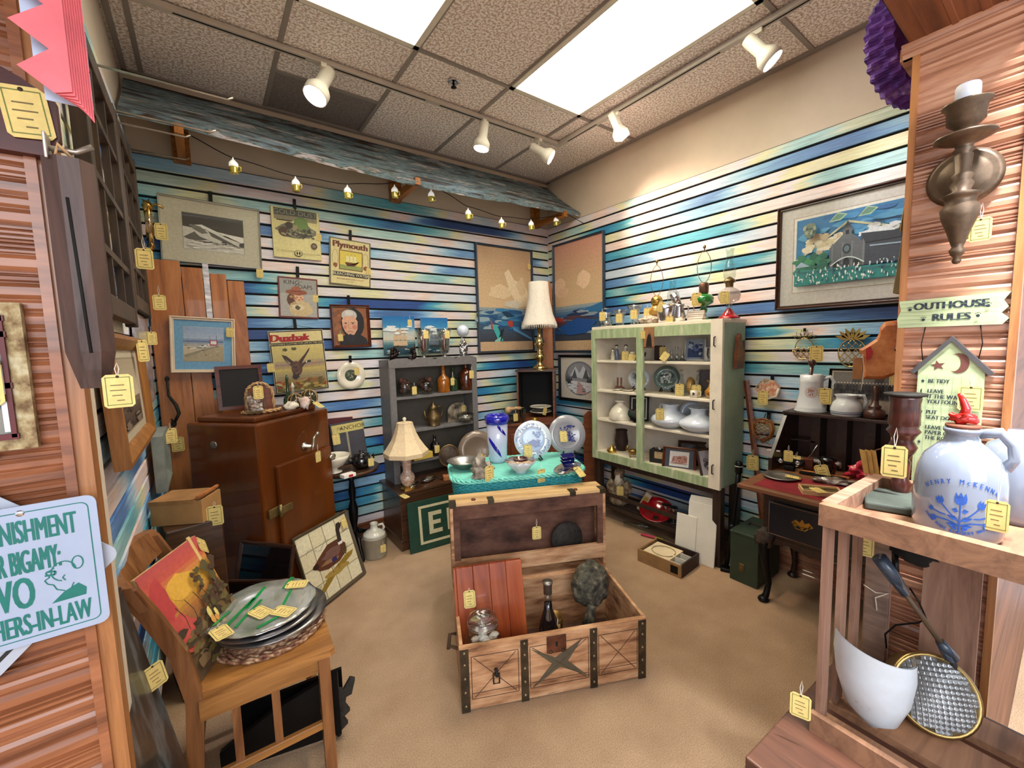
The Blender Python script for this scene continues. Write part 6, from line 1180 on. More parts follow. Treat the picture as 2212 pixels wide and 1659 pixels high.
for px, lab, H_ in ((1473, 'slender clear glass decanter, left of two on the second cabinet shelf', .17), (1509, 'clear glass decanter with cross stopper, right of two on the shelf', .17)):
    t_ = lobj('glass_decanter', lab, 'decanter', gp(px, SZ[2]+.001, .12), H_, [(0, 0), (.22, 0), (.24, .05), (.2, .35), (.08, .5), (.07, .85), (.1, .87)], GLS); ob('stopper', G().tube([(0, 0, H_*.8), (0, 0, H_*1.08)], .006, 6).tube([(-.02, 0, H_*1.02), (.02, 0, H_*1.02)], .005, 6), CRYS, t_); ptag(t_, (-.06, -.02, H_*.5), R(-60), 1.6)
t_ = thing('amber_bird', 'rounded amber glass bottle between the two decanters', 'bottle', gp(1492, SZ[2]+.001, .2)); ob('body', G().blob((0, 0, .06), (.035, .03, .06), 5, .15, 10), M('pale_amber', (206, 160, 84), .15, coat=1, var=.2), t_)
t_ = thing('small_mug', 'small white mug with dark print in front of the glass decanters', 'mug', gp(1500, SZ[2]+.001, .045), R(-60)); ob('body', G().lathe([(0, 0), (.024, 0), (.026, .05), (.023, .05), (.02, .006)], 20), CHINA, t_); ob('handle', G().tube([(.024, 0, .042), (.042, 0, .04), (.04, 0, .014), (.024, 0, .01)], .004, 6), CHINA, t_); a = A(.03, .04, seed=1).b((50, 40, 60), .5, .5, .3, .3, 8, .5); ob('mug_print', a, PR, t_, (-.004, -.0262, .026))
t_ = lobj('amber_jug', 'amber gold marbled glass jug at the right of the second cabinet shelf', 'jug', gp(1541, SZ[2]+.001, .09), .12, [(0, 0), (.25, 0), (.42, .2), (.42, .4), (.25, .62), (.22, .85), (.33, 1), (.28, 1), (.16, .8)], M('marble_amber', (190, 120, 30), .12, coat=1, sc=24, stops=[(.35, (120, 60, 10)), (.5, (206, 140, 40)), (.62, (240, 206, 120))])); ptag(t_, (-.02, -.06, .02), R(-60), 1.6)
t_ = thing('dark_frame_picture', 'dark brown framed picture standing behind the amber jug', 'picture', gp(1532, SZ[2]+.001, .2), rot=(Matrix.Rotation(R(-66), 4, 'Z') @ Matrix.Rotation(R(-6), 4, 'X')).to_euler()); ob('frame', G().rbox((0, 0, .09), (.13, .012, .18), .003), DKW, t_); ob('picture_face', G().bx((-.05, -.008, .015), (.05, -.006, .165)), M('dark_print', (70, 56, 50), .4, var=.3), t_)
# shelf 2
def globe(px, z, d, s_, lab, ruf, tg=None):
    t_ = thing('milk_glass_shade', lab, 'lamp shade', gp(px, z+.001, d), R(-60), 'milk glass shades in the green cabinet'); pr_ = [(.5, 0), (.56, .03), (.78, .14), (.98, .3), (1.0, .42), (.9, .58), (.62, .74), (.42, .84), (.38, .95), (.40, 1.08), (.46, 1.16)]
    ob('shade', G().lathe([(r*s_, q*s_*1.05) for r, q in pr_], 40), MILK, t_)
    if ruf: ob('ruffled_rim', G().lathe([(.46*s_, 1.21*s_), (.50*s_, 1.25*s_), (.47*s_, 1.27*s_), (.43*s_, 1.22*s_)], 48, wav=lambda a_, i: .09*cos(12*a_)), MILK, t_)
    if tg: ptag(t_, tg[:3], 0, tg[3])
    return t_
globe(1448, SZ[1], .11, .135, 'large ruffled milk glass lamp shade right of the cabinet post', 1, (-.06, -.125, .15, 1.6)); globe(1511, SZ[1], .105, .13, 'large milk glass lamp shade at the right end of the third cabinet shelf', 1)
t_ = thing('milk_dish', 'round white milk glass plate behind the two large shades', 'plate', gp(1497, SZ[1]+.001, .26), rot=(Matrix.Rotation(R(-60), 4, 'Z') @ Matrix.Rotation(R(-8), 4, 'X')).to_euler()); ob('dish', G().lathe(plate_profile(.09, .02), 28, T=TR((0, 0, .09), (pi/2, 0, 0))), MILK, t_)
t_ = thing('small_milk_shade', 'small domed milk glass lamp shade at the left of the third cabinet shelf', 'lamp shade', gp(1340, SZ[1]+.001, .10)); ob('shade', G().lathe([(.09, 0), (.094, .01), (.09, .05), (.07, .09), (.045, .115), (.032, .125), (.03, .14), (.045, .15), (.038, .155)], 32), CHINA, t_)
t_ = thing('heart_box', 'black heart shaped box with floral decoration left of the cabinet post', 'box', gp(1372, SZ[1]+.001, .06), R(-60)); ob('heart', G().prism([(.0, 0), (.035, .03), (.055, .065), (.05, .095), (.028, .105), (0, .088), (-.028, .105), (-.05, .095), (-.055, .065), (-.035, .03)], -.015, .015), BLKG, t_)
t_ = thing('photo_frame', 'black framed black and white photo standing behind the heart shaped box', 'picture', gp(1380, SZ[1]+.001, .14), rot=(Matrix.Rotation(R(-62), 4, 'Z') @ Matrix.Rotation(R(-8), 4, 'X')).to_euler()); ob('frame', G().rbox((0, 0, .1), (.15, .012, .2), .003), BLK, t_); a = A(.12, .17, seed=3).r((206, 200, 190), 0, 0, 1, 1).r((30, 28, 28), .08, .06, .92, .94).b((150, 146, 140), .5, .66, .2, .16, 14, .1).b((206, 200, 190), .5, .6, .12, .12, 12, .1).b((120, 116, 110), .5, .3, .3, .2, 12, .1); ob('photo', a, PR, t_, (0, -.0065, .1))
# shelf 1
t_ = lobj('brass_pot', 'small brass lidded pot at the left of the bottom cabinet shelf', 'pot', gp(1321, SZ[0]-.02, .06), .1, [(0, 0), (.3, 0), (.4, .1), (.3, .2), (.42, .35), (.4, .5), (.2, .62), (.15, .7), (.05, .9), (0, 1)], BRASS); ptag(t_, (.0, -.05, .03), R(-50), 1.5, rx=R(-30))
t_ = thing('brass_stand', 'brass figurine on four legs beside the brass pot on the bottom shelf', 'figurine', gp(1368, SZ[0]-.02, .06), R(-50)); g = G().blob((0, 0, .07), (.04, .018, .022), 3, .2, 8).blob((-.045, 0, .10), (.014, .012, .02), 2, .2, 6)
for x in (-.028, .028):
    for y in (-.01, .01): g.tube([(x, y, .06), (x+.004, y, .03), (x, y, 0)], .004, 5)
ob('body', g, M('goat_brass', (150, 118, 60), .3, .9, var=.2), t_); ptag(t_, (.0, -.03, .02), 0, 1.4, rx=R(-30))
t_ = thing('dark_vessel', 'tall dark vessel at the back left of the bottom cabinet shelf', 'vessel', gp(1342, SZ[0]-.02, .18)); ob('body', G().lathe([(0, 0), (.04, 0), (.055, .1), (.045, .18), (.05, .2), (0, .19)], 20), LEATH, t_)
t_ = thing('black_boxes', 'black box with a silver watch on it on the bottom cabinet shelf', 'box', gp(1425, SZ[0]-.02, .11), R(-75)); ob('box', G().rbox((0, 0, .06), (.12, .09, .12), .004), M('black_board', (26, 22, 22), .6), t_); ob('box_label', G().bx((-.02, -.047, .06), (.05, -.0455, .11)), M('label_tan', (190, 160, 120), .7), t_); ob('watch', G().tube([(.03*cos(i*.5), .02*sin(i*.5), .126) for i in range(13)], .005, 6, closed=True), SILVR, t_)
t_ = thing('framed_print', 'reddish framed print of a brick building leaning at the front of the bottom shelf', 'picture', gp(1468, SZ[0]-.02, .075), rot=(Matrix.Rotation(R(-70), 4, 'Z') @ Matrix.Rotation(R(-16), 4, 'X')).to_euler()); framed_at(t_, .23, .17, .018, .018, MHW, .085)
a = A(.194, .134, seed=2).r((60, 66, 80), 0, 0, 1, 1).r((222, 216, 212), .16, .1, .84, .9).p((186, 130, 116), [(.22, .3), (.3, .62), (.5, .66), (.72, .7), (.78, .62), (.78, .32), (.5, .24)]).sc([(150, 96, 84), (206, 160, 150), (110, 80, 76)], 26, (.26, .34, .76, .62), .03, .04).r((120, 100, 96), .2, .24, .8, .27); ob('artwork', a, PR, t_, (0, -.01, .085))
t_ = thing('dark_frame_stack', 'dark wooden frame leaning behind the building print', 'picture', gp(1500, SZ[0]-.02, .2), rot=(Matrix.Rotation(R(-66), 4, 'Z') @ Matrix.Rotation(R(-20), 4, 'X')).to_euler()); framed_at(t_, .22, .2, .02, .016, DKW, .1); ob('dark_glazing', G().bx((-.09, -.006, .02), (.09, -.003, .18)), BLKG, t_)
t_ = thing('framed_photo', 'dark framed photo leaning sideways at the right end of the bottom shelf', 'picture', gp(1540, SZ[0]-.02, .10), rot=(Matrix.Rotation(R(-20), 4, 'Z') @ Matrix.Rotation(R(-18), 4, 'X')).to_euler()); framed_at(t_, .16, .2, .014, .014, DKW, .1); ob('artwork', A(.13, .17, seed=2).r((186, 176, 186), 0, 0, 1, 1).sc([(90, 80, 90), (140, 130, 140)], 20, (.2, .2, .8, .8), .1, .08), PR, t_, (0, -.008, .1))
# rack under the cabinet (z .146)
ZR = .148
def rp_(px, d, z=ZR): q = at(px, 1100, 'x', CX+d); return Vector((CX+d, q.y, z))
t_ = thing('santa_doll', 'shaggy grey robed bearded doll standing at the left end of the rack', 'doll', rp_(1338, .12), R(-60)); FUR = M('doll_fur', (150, 130, 106), .95, sc=30, bmp=1, stops=[(.35, (84, 66, 50)), (.55, (150, 130, 104)), (.7, (200, 186, 160))])
ob('robe', G().lathe([(0, 0), (.075, 0), (.08, .02), (.065, .1), (.05, .17), (.03, .21), (0, .215)], 24, wav=lambda a_, i: .08*cos(7*a_+i)), FUR, t_)
for s_ in (-1, 1): ob('sleeve', G().blob((s_*.068, -.02, .14), (.034, .03, .058), 3+s_, .25, 9), FUR, t_)
ob('hood', G().blob((0, 0, .25), (.042, .04, .055), 5, .15, 10), FUR, t_); ob('face', G().blob((0, -.034, .245), (.018, .012, .02), 2, .05, 8), M('doll_face', (190, 140, 116), .6), t_); ob('beard', G().blob((0, -.045, .205), (.03, .018, .045), 8, .3, 9), M('beard_white', (206, 196, 178), .95, sc=40, bmp=.8), t_); ptag(t_, (.02, -.085, .17), 0, 1.5)
t_ = thing('slanted_box', 'small pale box tilted against the back of the rack', 'box', rp_(1382, .13), rot=(0, R(28), R(-60))); ob('box', G().rbox((0, 0, .08), (.05, .06, .16), .003), M('pale_box', (186, 172, 150), .7), t_); ob('label', G().bx((-.02, -.0315, .03), (.015, -.0305, .13)), M('label_gold', (176, 140, 60), .6), t_)
t_ = thing('red_glass_bowl', 'large ruby red glass bowl lying on the rack', 'bowl', rp_(1418, .14), rot=(R(28), 0, R(-60))); ob('bowl', G().lathe([(0, 0), (.04, 0), (.1, .04), (.125, .06), (.12, .063), (.09, .045), (.03, .01), (0, .01)], 32), RUB, t_)
for i, px in enumerate((1438, 1455)): t_ = lobj('wine_glass', ('clear wine glass lying left of the white boxes on the rack', 'clear wine glass lying close to the white boxes on the rack')[i], 'glass', rp_(px, .1), .12, [(0, 0), (.28, 0), (.05, .05), (.04, .45), (.25, .6), (.3, .8), (.24, 1)], GLS, 18); ob('dark_rim', G().lathe([(.028, .118), (.03, .118), (.03, .122), (.028, .122)], 16), BLK, t_)
t_ = thing('glass_tube', 'clear glass bottle lying on its side on the rack below the doll', 'bottle', rp_(1342, -.03, .02), rot=(R(90), 0, R(30))); t_.location = Vector((CX+.03, rp_(1342, 0).y, .03)); ob('body', G().lathe([(0, 0), (.018, 0), (.018, .2), (.008, .22), (.008, .25)], 14), GLS, t_)
t_ = thing('pink_pen', 'pink and yellow plastic toy lying on the floor under the rack rail', 'toy', (CX+.03, rp_(1402, 0).y, .012), rot=(R(90), 0, R(15))); ob('barrel', G().lathe([(0, -.08), (.01, -.08), (.01, .03), (.004, .05)], 10), M('pink_plastic', (190, 60, 90), .3), t_); ob('tip', G().lathe([(.011, .03), (.011, .09), (.0, .09)], 10), M('yellow_plastic', (190, 180, 60), .4), t_)
t_ = thing('white_carton', 'large plain white carton leaning on the rail of the rack', 'carton', (CX-.13, 1.50, 0), rot=(Matrix.Rotation(R(-84), 4, 'Z') @ Matrix.Rotation(R(-7), 4, 'X')).to_euler()); t_.location = (CX-.03, rp_(1518, 0).y, .0); ob('carton', G().rbox((0, 0, .20), (.19, .014, .40), .002), PAPW, t_); ob('flap', G().prism([(-.095, .40), (.095, .40), (.07, .45), (-.085, .44)], -.004, .006), PAPW, t_)
t_ = thing('white_sleeve', 'smaller white card sleeve in front of the large white carton', 'carton', rp_(1495, .0), rot=(Matrix.Rotation(R(-66), 4, 'Z') @ Matrix.Rotation(R(-22), 4, 'X')).to_euler()); t_.rotation_euler = (Matrix.Rotation(R(-84), 4, 'Z') @ Matrix.Rotation(R(-7), 4, 'X')).to_euler(); t_.location = (CX-.05, rp_(1488, 0).y, 0); ob('sleeve', G().rbox((.0, 0, .15), (.14, .008, .30), .002), PAPW, t_)
# open display box on the floor
t_ = thing('open_box', 'open dark wooden box lined with cream felt holding a necklace, on the carpet', 'box', (2.405, 1.575, 0), R(-86)); BW2, BD2 = .31, .24
TANP = M('box_tan', (150, 116, 76), .5, var=.1)
for a, b_, mm in (((-BW2/2, -BD2/2, 0), (BW2/2, -BD2/2+.01, .085), TANP), ((-BW2/2, BD2/2-.01, 0), (BW2/2, BD2/2, .085), LEATH), ((-BW2/2, -BD2/2+.01, 0), (-BW2/2+.01, BD2/2-.01, .085), TANP), ((BW2/2-.01, -BD2/2+.01, 0), (BW2/2, BD2/2-.01, .085), LEATH), ): ob('side_panel', G().bx(a, b_), mm, t_)
ob('base', G().bx((-BW2/2+.01, -BD2/2+.01, 0), (BW2/2-.01, BD2/2-.01, .012)), LEATH, t_); ob('felt_pad', G().bx((-BW2/2+.02, -BD2/2+.02, .012), (BW2/2-.10, BD2/2-.02, .07)), M('cream_felt', (226, 208, 170), .9, var=.04, bmp=.2), t_)
ob('necklace', G().tube([((.0-.03)+(.075+.01*i/30)*cos(i*.33), .07*sin(i*.33), .074) for i in range(19)], .003, 5), M('bead_string', (190, 170, 130), .3, .3), t_)
for i in range(3): ob('compartment', G().bx((BW2/2-.095, -BD2/2+.03+.07*i, .012), (BW2/2-.02, -BD2/2+.034+.07*i, .075)), PAPW, t_); ob('clip', G().blob((BW2/2-.06, -BD2/2+.06+.07*i, .03), (.02, .008, .008), i, .2, 6), SILVR, t_)
ob('corner_plate', G().bx((BW2/2-.07, -BD2/2-.002, .02), (BW2/2-.02, -BD2/2, .07)), BLK, t_)
# ================================================================ DESK AREA
def dp_(px, d, z): q = at(px, 950, 'x', 2.47+d); return Vector((2.47+d, q.y, z))
ZD = TOPZ+.019
t_ = thing('beer_stein', 'tall white ceramic beer stein with a brown crest on the desk top', 'stein', dp_(1748, .31, ZD), R(-65)); H_ = .215
ob('body', G().lathe([(0, 0), (.078, 0), (.08, .008), (.074, .014), (.076, .022), (.07, .03), (.058, .1), (.056, .17), (.058, .178), (.055, .183), (.056, .212), (.051, .212), (.05, .02), (0, .02)], 40), MILK if 0 else M('stein_white', (200, 204, 206), .2, coat=.6, var=.02), t_); ob('handle', G().tube([(.054, 0, .185), (.085, 0, .2), (.105, 0, .17), (.10, 0, .11), (.075, 0, .06), (.07, 0, .04)], [.011, .01, .01, .009, .009, .008], 10), MATS['stein_white'], t_)
def cyl(R0): return lambda v: (R0*sin(v[0]/R0), -R0*cos(v[0]/R0)-.001, v[2])
a = G()
for i in range(28): an = 2*pi*i/28; a.add([cyl(.0605)((.03*cos(q)*k_, 0, .115+.03*sin(q)*k_)) for q in (an, an+.2) for k_ in (1, .92)], [(0, 1, 3, 2)], col=(196, 110, 70)); a.add([cyl(.0605)((.03*cos(q)*k_, 0, .115+.03*sin(q)*k_)) for q in (an, an+.26) for k_ in (.74, .70)], [(0, 1, 3, 2)], col=(196, 130, 96))
a.text('JBr', .026, (0, .124), thick=.0006, col=(170, 84, 50), bend=cyl(.0605)); a.text('dT', .022, (0, .102), thick=.0006, col=(170, 84, 50), bend=cyl(.0605)); ob('crest', a, PR, t_, (0, 0, 0), (0, 0, R(-6)))
t2 = thing('wooden_stick', 'turned dark wooden stick standing in the white beer stein', 'stick', (t_.location.x, t_.location.y, ZD+.025)); ob('stick', G().tube([(0, .02, 0), (0, 0, .24)], .01, 10).blob((0, 0, .255), (.021, .021, .024), 1, 0, 8), M('turned_wood', (66, 36, 26), .35, coat=.3), t2); ptag(t2, (-.005, -.02, .35), R(-65), 1.75, string=0)
ptag(t_, (.055, -.05, .14), 0, 1.75)
t_ = thing('cream_pitcher', 'small round white pitcher with blue base lines on the desk top', 'pitcher', dp_(1825, .29, ZD), R(-70)); PW_ = MATS['stein_white']
ob('body', G().lathe([(0, 0), (.066, 0), (.068, .01), (.07, .035), (.06, .07), (.045, .085), (.042, .1), (.05, .112), (.046, .112), (.038, .1), (.055, .06), (0, .01)], 36, wav=lambda a_, i: (.12*max(0, cos(a_-pi))**6 if i in (6, 7, 8) else 0)), PW_, t_); ob('handle', G().tube([(.04, 0, .105), (.07, 0, .11), (.082, 0, .075), (.068, 0, .035)], .009, 8), PW_, t_); ob('blue_line', G().lathe([(.0685, .012), (.0695, .012), (.0695, .016), (.0685, .016), (.0685, .012)], 36).lathe([(.0695, .022), (.0705, .022), (.0705, .0245), (.0695, .0245), (.0695, .022)], 36), M('navy_line', (50, 70, 110), .3), t_, kind='stuff')
t_ = thing('group_photograph', 'black framed old black and white group photograph behind the white pitcher', 'picture', dp_(1870, .385, ZD), rot=(Matrix.Rotation(R(-84), 4, 'Z') @ Matrix.Rotation(R(-8), 4, 'X')).to_euler()); t_.location.x = XR-.085; framed_at(t_, .33, .245, .012, .016, BLK, .125)
a = A(.31, .225, seed=6).r((190, 176, 156), 0, 0, 1, 1).r((150, 140, 126), .03, .04, .97, .96).r((110, 104, 96), .03, .58, .97, .96).r((70, 66, 62), .3, .7, .42, .86).r((70, 66, 62), .6, .7, .72, .86).r((170, 158, 140), .03, .04, .97, .3)
for row in range(3): [a.b(random.Random(i+40*row).choice([(40, 36, 36), (70, 64, 60), (24, 22, 24)]), .07+.043*i, .4+.1*row, .025, .08, 8, .1).e((206, 190, 170), .07+.043*i, .5+.1*row, .011, .017, 8) for i in range(21)]
ob('photo', a, PR, t_, (0, -.008, .125)); ptag(t_, (.115, -.02, .235), 0, 1.5, string=.01)
t_ = thing('carved_duck_head', 'orange brown carved wooden duck head on a turned dark stand on the desk', 'carving', dp_(1886, .28, ZD), R(-74)); ob('stand', G().lathe([(0, 0), (.042, 0), (.046, .02), (.04, .04), (.024, .05), (.028, .058), (.024, .066), (.016, .07), (.012, .12), (.018, .165), (.01, .17)], 22), M('turned_wood', (66, 36, 26), .35, coat=.3), t_)
prof_ = [(.021, .49), (.063, .495), (.105, .475), (.118, .44), (.095, .40), (.066, .375), (.062, .35), (.088, .323), (.092, .273), (.070, .225), (.021, .20), (-.055, .20), (-.055, .306), (-.075, .352), (-.04, .38), (-.01, .405), (.0, .43), (.004, .465)]
g = G(); k_ = len(prof_); lay = [(-.028, .86), (-.02, .97), (0, 1.0), (.02, .97), (.028, .86)]; vs = []; cx_, cz_ = .03, .33
for y, s_ in lay: vs += [(cx_+(x-cx_)*s_, y, cz_+(z-cz_)*s_) for x, z in prof_]
g.add(vs, [(i*k_+j, i*k_+(j+1) % k_, (i+1)*k_+(j+1) % k_, (i+1)*k_+j) for i in range(4) for j in range(k_)]+[tuple(range(k_)), tuple(range(5*k_-1, 4*k_-1, -1))], sm=False)
ob('head', g, M('carved_orange', (176, 104, 56), .45, sc=9, stops=[(.3, (120, 60, 30)), (.5, (180, 106, 58)), (.66, (206, 140, 84))], bmp=.3), t_); ob('bill', G().bx((-.095, -.015, .20), (-.056, .015, .31)), M('bill_tan', (150, 100, 56), .5), t_); ob('red_mouth', G().lathe([(0, -.0305), (.022, -.0305), (.02, -.027), (0, -.027)], 16, T=TR((-.055, 0, .235), (pi/2, 0, 0), (.55, 1, 1))) if 0 else G().prism([(-.045, .30), (-.048, .355), (-.03, .37), (-.02, .34), (-.03, .305)], -.0305, -.024), M('mouth_red', (160, 30, 26), .4), t_)
ob('white_string', G().tube([(-.08, -.02, .315), (-.06, -.034, .33), (-.052, -.036, .26), (-.054, -.036, .19), (-.06, -.036, .14)], .0016, 4), STRM, t_)
# desk interior and leaf
ZL = LZ+.012
def lp_(px, py, z=ZL): q = at_(px, py, z); return Vector((q.x, q.y, z))
t_ = thing('pewter_plate', 'round pewter plate with yellow tag on the open desk leaf', 'plate', lp_(1687, 1032)); ob('plate', G().lathe(plate_profile(.085, .012), 32), PEW, t_); ptag(t_, (0, -.02, .018), .3, 1.3, rx=R(-85), string=0)
t_ = thing('insect_box', 'shallow pale wooden tray box with plastic film near the desk front edge', 'box', lp_(1772, 1065), R(-60)); 
for a, b_ in (((-.08, -.05, 0), (.08, -.044, .022)), ((-.08, .044, 0), (.08, .05, .022)), ((-.08, -.044, 0), (-.074, .044, .022)), ((.074, -.044, 0), (.08, .044, .022)), ((-.074, -.044, 0), (.074, .044, .004))): ob('box_side', G().bx(a, b_), M('light_wood', (206, 170, 120), .6, var=.08), t_)
ob('moth', G().prism([(-.02, -.01), (.0, .004), (.02, -.01), (.012, .014), (-.012, .014)], .005, .008, pl='xy'), M('moth_brown', (90, 66, 46), .8), t_); ob('glazing', G().bx((-.072, -.042, .017), (.072, .042, .0175)), GLS, t_); ptag(t_, (-.03, .0, .024), .4, 1.3, rx=R(-88), string=0)
t_ = thing('plastic_bag', 'crumpled clear plastic bag with brown contents on the desk leaf', 'bag', lp_(1798, 1044), R(-65)); ob('bag', G().blob((0, 0, .012), (.08, .035, .016), 12, .4, 12), M('bag_film', (130, 112, 100), .15, coat=1, sc=14, bmp=.8, stops=[(.35, (84, 60, 50)), (.5, (130, 114, 102)), (.65, (206, 200, 196))]), t_)
t_ = thing('tool_bar', 'long silver and black metal bar tool lying on the desk', 'tool', lp_(1748, 1002, ZL+.012), R(-80)); ob('bar', G().rbox((0, 0, .018), (.30, .045, .036), .012), M('brushed_steel', (170, 166, 164), .3, .9, var=.15), t_); ob('dark_inlay', G().bx((-.14, -.0245, .004), (.14, -.0225, .016)), BLK, t_); ptag(t_, (-.06, -.03, .045), -.1, 1.5, rx=R(-50))
t_ = thing('camera_binocular', 'black metal optical instrument with two round eyelets inside the desk', 'instrument', lp_(1752, 992, ZL+.001), R(-76)); t_.location = (2.60, t_.location.y, ZL); ob('body', G().rbox((0, 0, .045), (.14, .05, .03), .012).rbox((0, 0, .015), (.05, .06, .03), .006), BLK, t_)
for x in (-.04, .04): ob('eyelet', G().lathe([(.006, 0), (.012, 0), (.012, .006), (.006, .006), (.006, 0)], 14, T=TR((x, -.025, .05), (pi/2, 0, 0))), SILVR, t_)
ob('lever', G().tube([(-.06, 0, .04), (-.08, -.02, .06), (-.09, -.02, .09)], .004, 6).rbox((-.08, 0, .10), (.07, .02, .012), .003), SILVR, t_); ptag(t_, (-.005, -.03, .115), 0, 1.2)
t_ = thing('tobacco_pipe', 'brown wooden box with a thin metal lever inside the desk', 'box', (2.66, lp_(1795, 990).y, ZL), R(-70)); ob('body', G().rbox((0, 0, .035), (.05, .04, .07), .005), MHW, t_); ob('lever', G().tube([(0, 0, .07), (.02, -.01, .11), (.04, -.01, .15)], .003, 6), SILVR, t_)
t_ = thing('black_jar', 'round black glass jar with lid inside the desk behind a big tag', 'jar', (2.64, lp_(1850, 990).y, ZL), R(-74)); ob('body', G().lathe([(0, 0), (.03, 0), (.04, .03), (.038, .06), (.03, .07), (.04, .078), (.04, .09), (.02, .1), (0, .1)], 22), BLKG, t_); ptag(t_, (-.03, -.06, .065), -.15, 1.7, ry=-.3)
t_ = thing('steel_ruler_block', 'thin black and wood tools lying behind the silver bar in the desk', 'tools', (2.58, lp_(1830, 1000).y, ZL), R(-80)); ob('dark_strip', G().rbox((0, 0, .008), (.2, .02, .012), .002), BLK, t_); ob('wood_strip', G().rbox((0, .03, .008), (.22, .02, .012), .002), PINE, t_)
t_ = thing('red_cloth', 'crumpled red and white plaid cloth on the right part of the desk', 'cloth', lp_(1862, 1035), R(-70)); t_.location.z = ZL; ob('cloth', G().blob((0, 0, .035), (.055, .04, .04), 17, .55, 14), M('plaid_red', (176, 30, 50), .9, sc=22, bmp=.6, stops=[(.38, (110, 14, 30)), (.48, (184, 30, 52)), (.58, (206, 60, 80)), (.66, (236, 206, 200))]), t_)
t_ = thing('paint_stirrer', 'fan of yellow wooden strips standing in a bent wood basket on the desk', 'strips', lp_(1880, 1040), R(-74)); t_.location.z = ZL
for i in range(3): ob('strip', G().prism([(-.02+.02*i, 0), (.0+.02*i, 0), (-.025+.02*i, .16), (-.05+.022*i, .165)], -.02+.006*i, -.016+.006*i), M('yellow_wood', (220, 176, 100), .6, var=.06), t_)
t_ = thing('bentwood_basket', 'small bentwood basket with an arched handle at the right of the desk', 'basket', lp_(1905, 1045), R(-74)); t_.location.z = ZL; t_.location.x += .06; ob('sides', G().lathe([(.08, 0), (.09, .05), (.094, .05), (.084, 0), (0, .004)], 28), M('bent_wood', (126, 76, 36), .5, var=.15), t_); ob('handle', G().tube([(.09*cos(i*pi/14), 0, .04+.13*sin(i*pi/14)) for i in range(15)], .006, 6, flat=.5), M('bent_wood', (126, 76, 36), .5, var=.15), t_)
# wall things by the desk
def pineapple(px, py, hp, lab, kind, tg=False):
    q = at(px, py, 'x', XR-.022); k = hp*mpp(q)/.3; t_ = thing('brass_pineapple', lab, 'trivet', q, -pi/2); g = G(); W_, H_ = .085, .105
    if kind: ring = [(W_*cos(i*.2618), 0, -.05+H_*sin(i*.2618)) for i in range(24)]; g.tube(ring, .005, 6, closed=True)
    else: ring = [(W_*cos(i*.2618), 0, -.06+H_*.8*sin(i*.2618)) for i in range(24)]; g.tube([r_ for r_ in ring[12:]]+[ring[0]], .005, 6); g.tube([(W_*.8*cos(i*pi/10), 0, -.05+.09*sin(i*pi/10)) for i in range(11)], .004, 6)
    r2 = W_
    for i in range(-3, 4):
        for s_ in (-1, 1):
            pts_ = []
            for j in range(-8, 9):
                x = i*.045+s_*j*.015; z = -.05+j*.017
                if (x/W_)**2+((z+.05)/H_)**2 <= 1.0 and (kind or z < -.03): pts_.append((x, 0, z))
            if len(pts_) > 1: g.tube(pts_, .0035, 5)
    ob('lattice', g, M('bright_brass', (206, 180, 120), .15, 1), t_)
    for i in range(7 if kind else 6):
        a_ = R(20+(140/(6 if kind else 5))*i); g = G(); bz = .05 if kind else .035; L_ = .095 if kind else .075; d = Vector((cos(a_), 0, sin(a_))); n_ = Vector((-sin(a_), 0, cos(a_))); o_ = Vector((.02*cos(a_), 0, bz))
        P_ = [o_, o_+d*L_*.5+n_*.018, o_+d*L_, o_+d*L_*.5-n_*.018]
        if kind: g.add([tuple(p) for p in P_]+[tuple(p+Vector((0, -.006, 0))) for p in P_], [(0, 1, 2, 3), (7, 6, 5, 4), (0, 4, 5, 1), (1, 5, 6, 2), (2, 6, 7, 3), (3, 7, 4, 0)])
        else: g.tube(P_, .0032, 5, closed=True)
        ob('leaf', g, MATS['bright_brass'], t_)
    t_.scale = (k, 1, k); hanger(t_, .11, .03); 
    if tg: ptag(t_, (.03, -.02, -.10), 0, 1.4/k)
    return t_
pineapple(1737, 740, 74, 'open brass pineapple wire rack with a tag on the right wall', 0)
pineapple(1841, 748, 86, 'round latticed brass pineapple trivet on the right wall', 1)
q = at(1660, 840, 'x', XR-.03); t_ = thing('shell_purse', 'small tilted decorated wedge shaped wall pocket above the wicker heart', 'wall pocket', q, -pi/2); ob('pouch', G().prism([(-.075, .0), (-.02, .065), (.04, .055), (.07, .01), (.06, -.04), (.0, -.065)], -.03, 0), M('decoupage', (190, 150, 110), .4, sc=14, stops=[(.35, (70, 50, 40)), (.45, (206, 180, 150)), (.55, (196, 110, 80)), (.65, (226, 206, 180))]), t_); ob('edge_band', G().tube([(-.0, -.03, -.065), (.06, -.03, -.04), (.07, -.03, .01)], .008, 6), CHINA, t_); hanger(t_, .07, .04, .02); ptag(t_, (-.015, -.04, -.01), 0, 1.7)
q = at(1652, 925, 'x', XR-.03); t_ = thing('wicker_heart', 'brown woven half round wicker basket hung on the right wall', 'basket', q, -pi/2)
g = G(); ol = [(-.05, .05), (.0, .065), (.05, .05), (.06, .0), (.05, -.05), (.0, -.09), (-.045, -.05), (-.055, 0)]; g.tube([(x, -.02, z) for x, z in ol], .008, 6, closed=True); g.tube([(x, -.045, z*.8) for x, z in ol], .008, 6, closed=True)
for i in range(-3, 3): g.tube([(-.05, -.048, .021*i-.03), (.0, -.058, .021*i), (.05, -.048, .021*i+.03)], .0045, 4, flat=.4); g.tube([(-.05, -.05, .021*i+.04), (.0, -.055, .021*i+.005), (.05, -.046, .021*i-.03)], .0045, 4, flat=.4)
for i in (0, 2, 4, 6): g.tube([(ol[i][0], -.02, ol[i][1]), (ol[i][0]*.9, -.045, ol[i][1]*.8)], .004, 4)
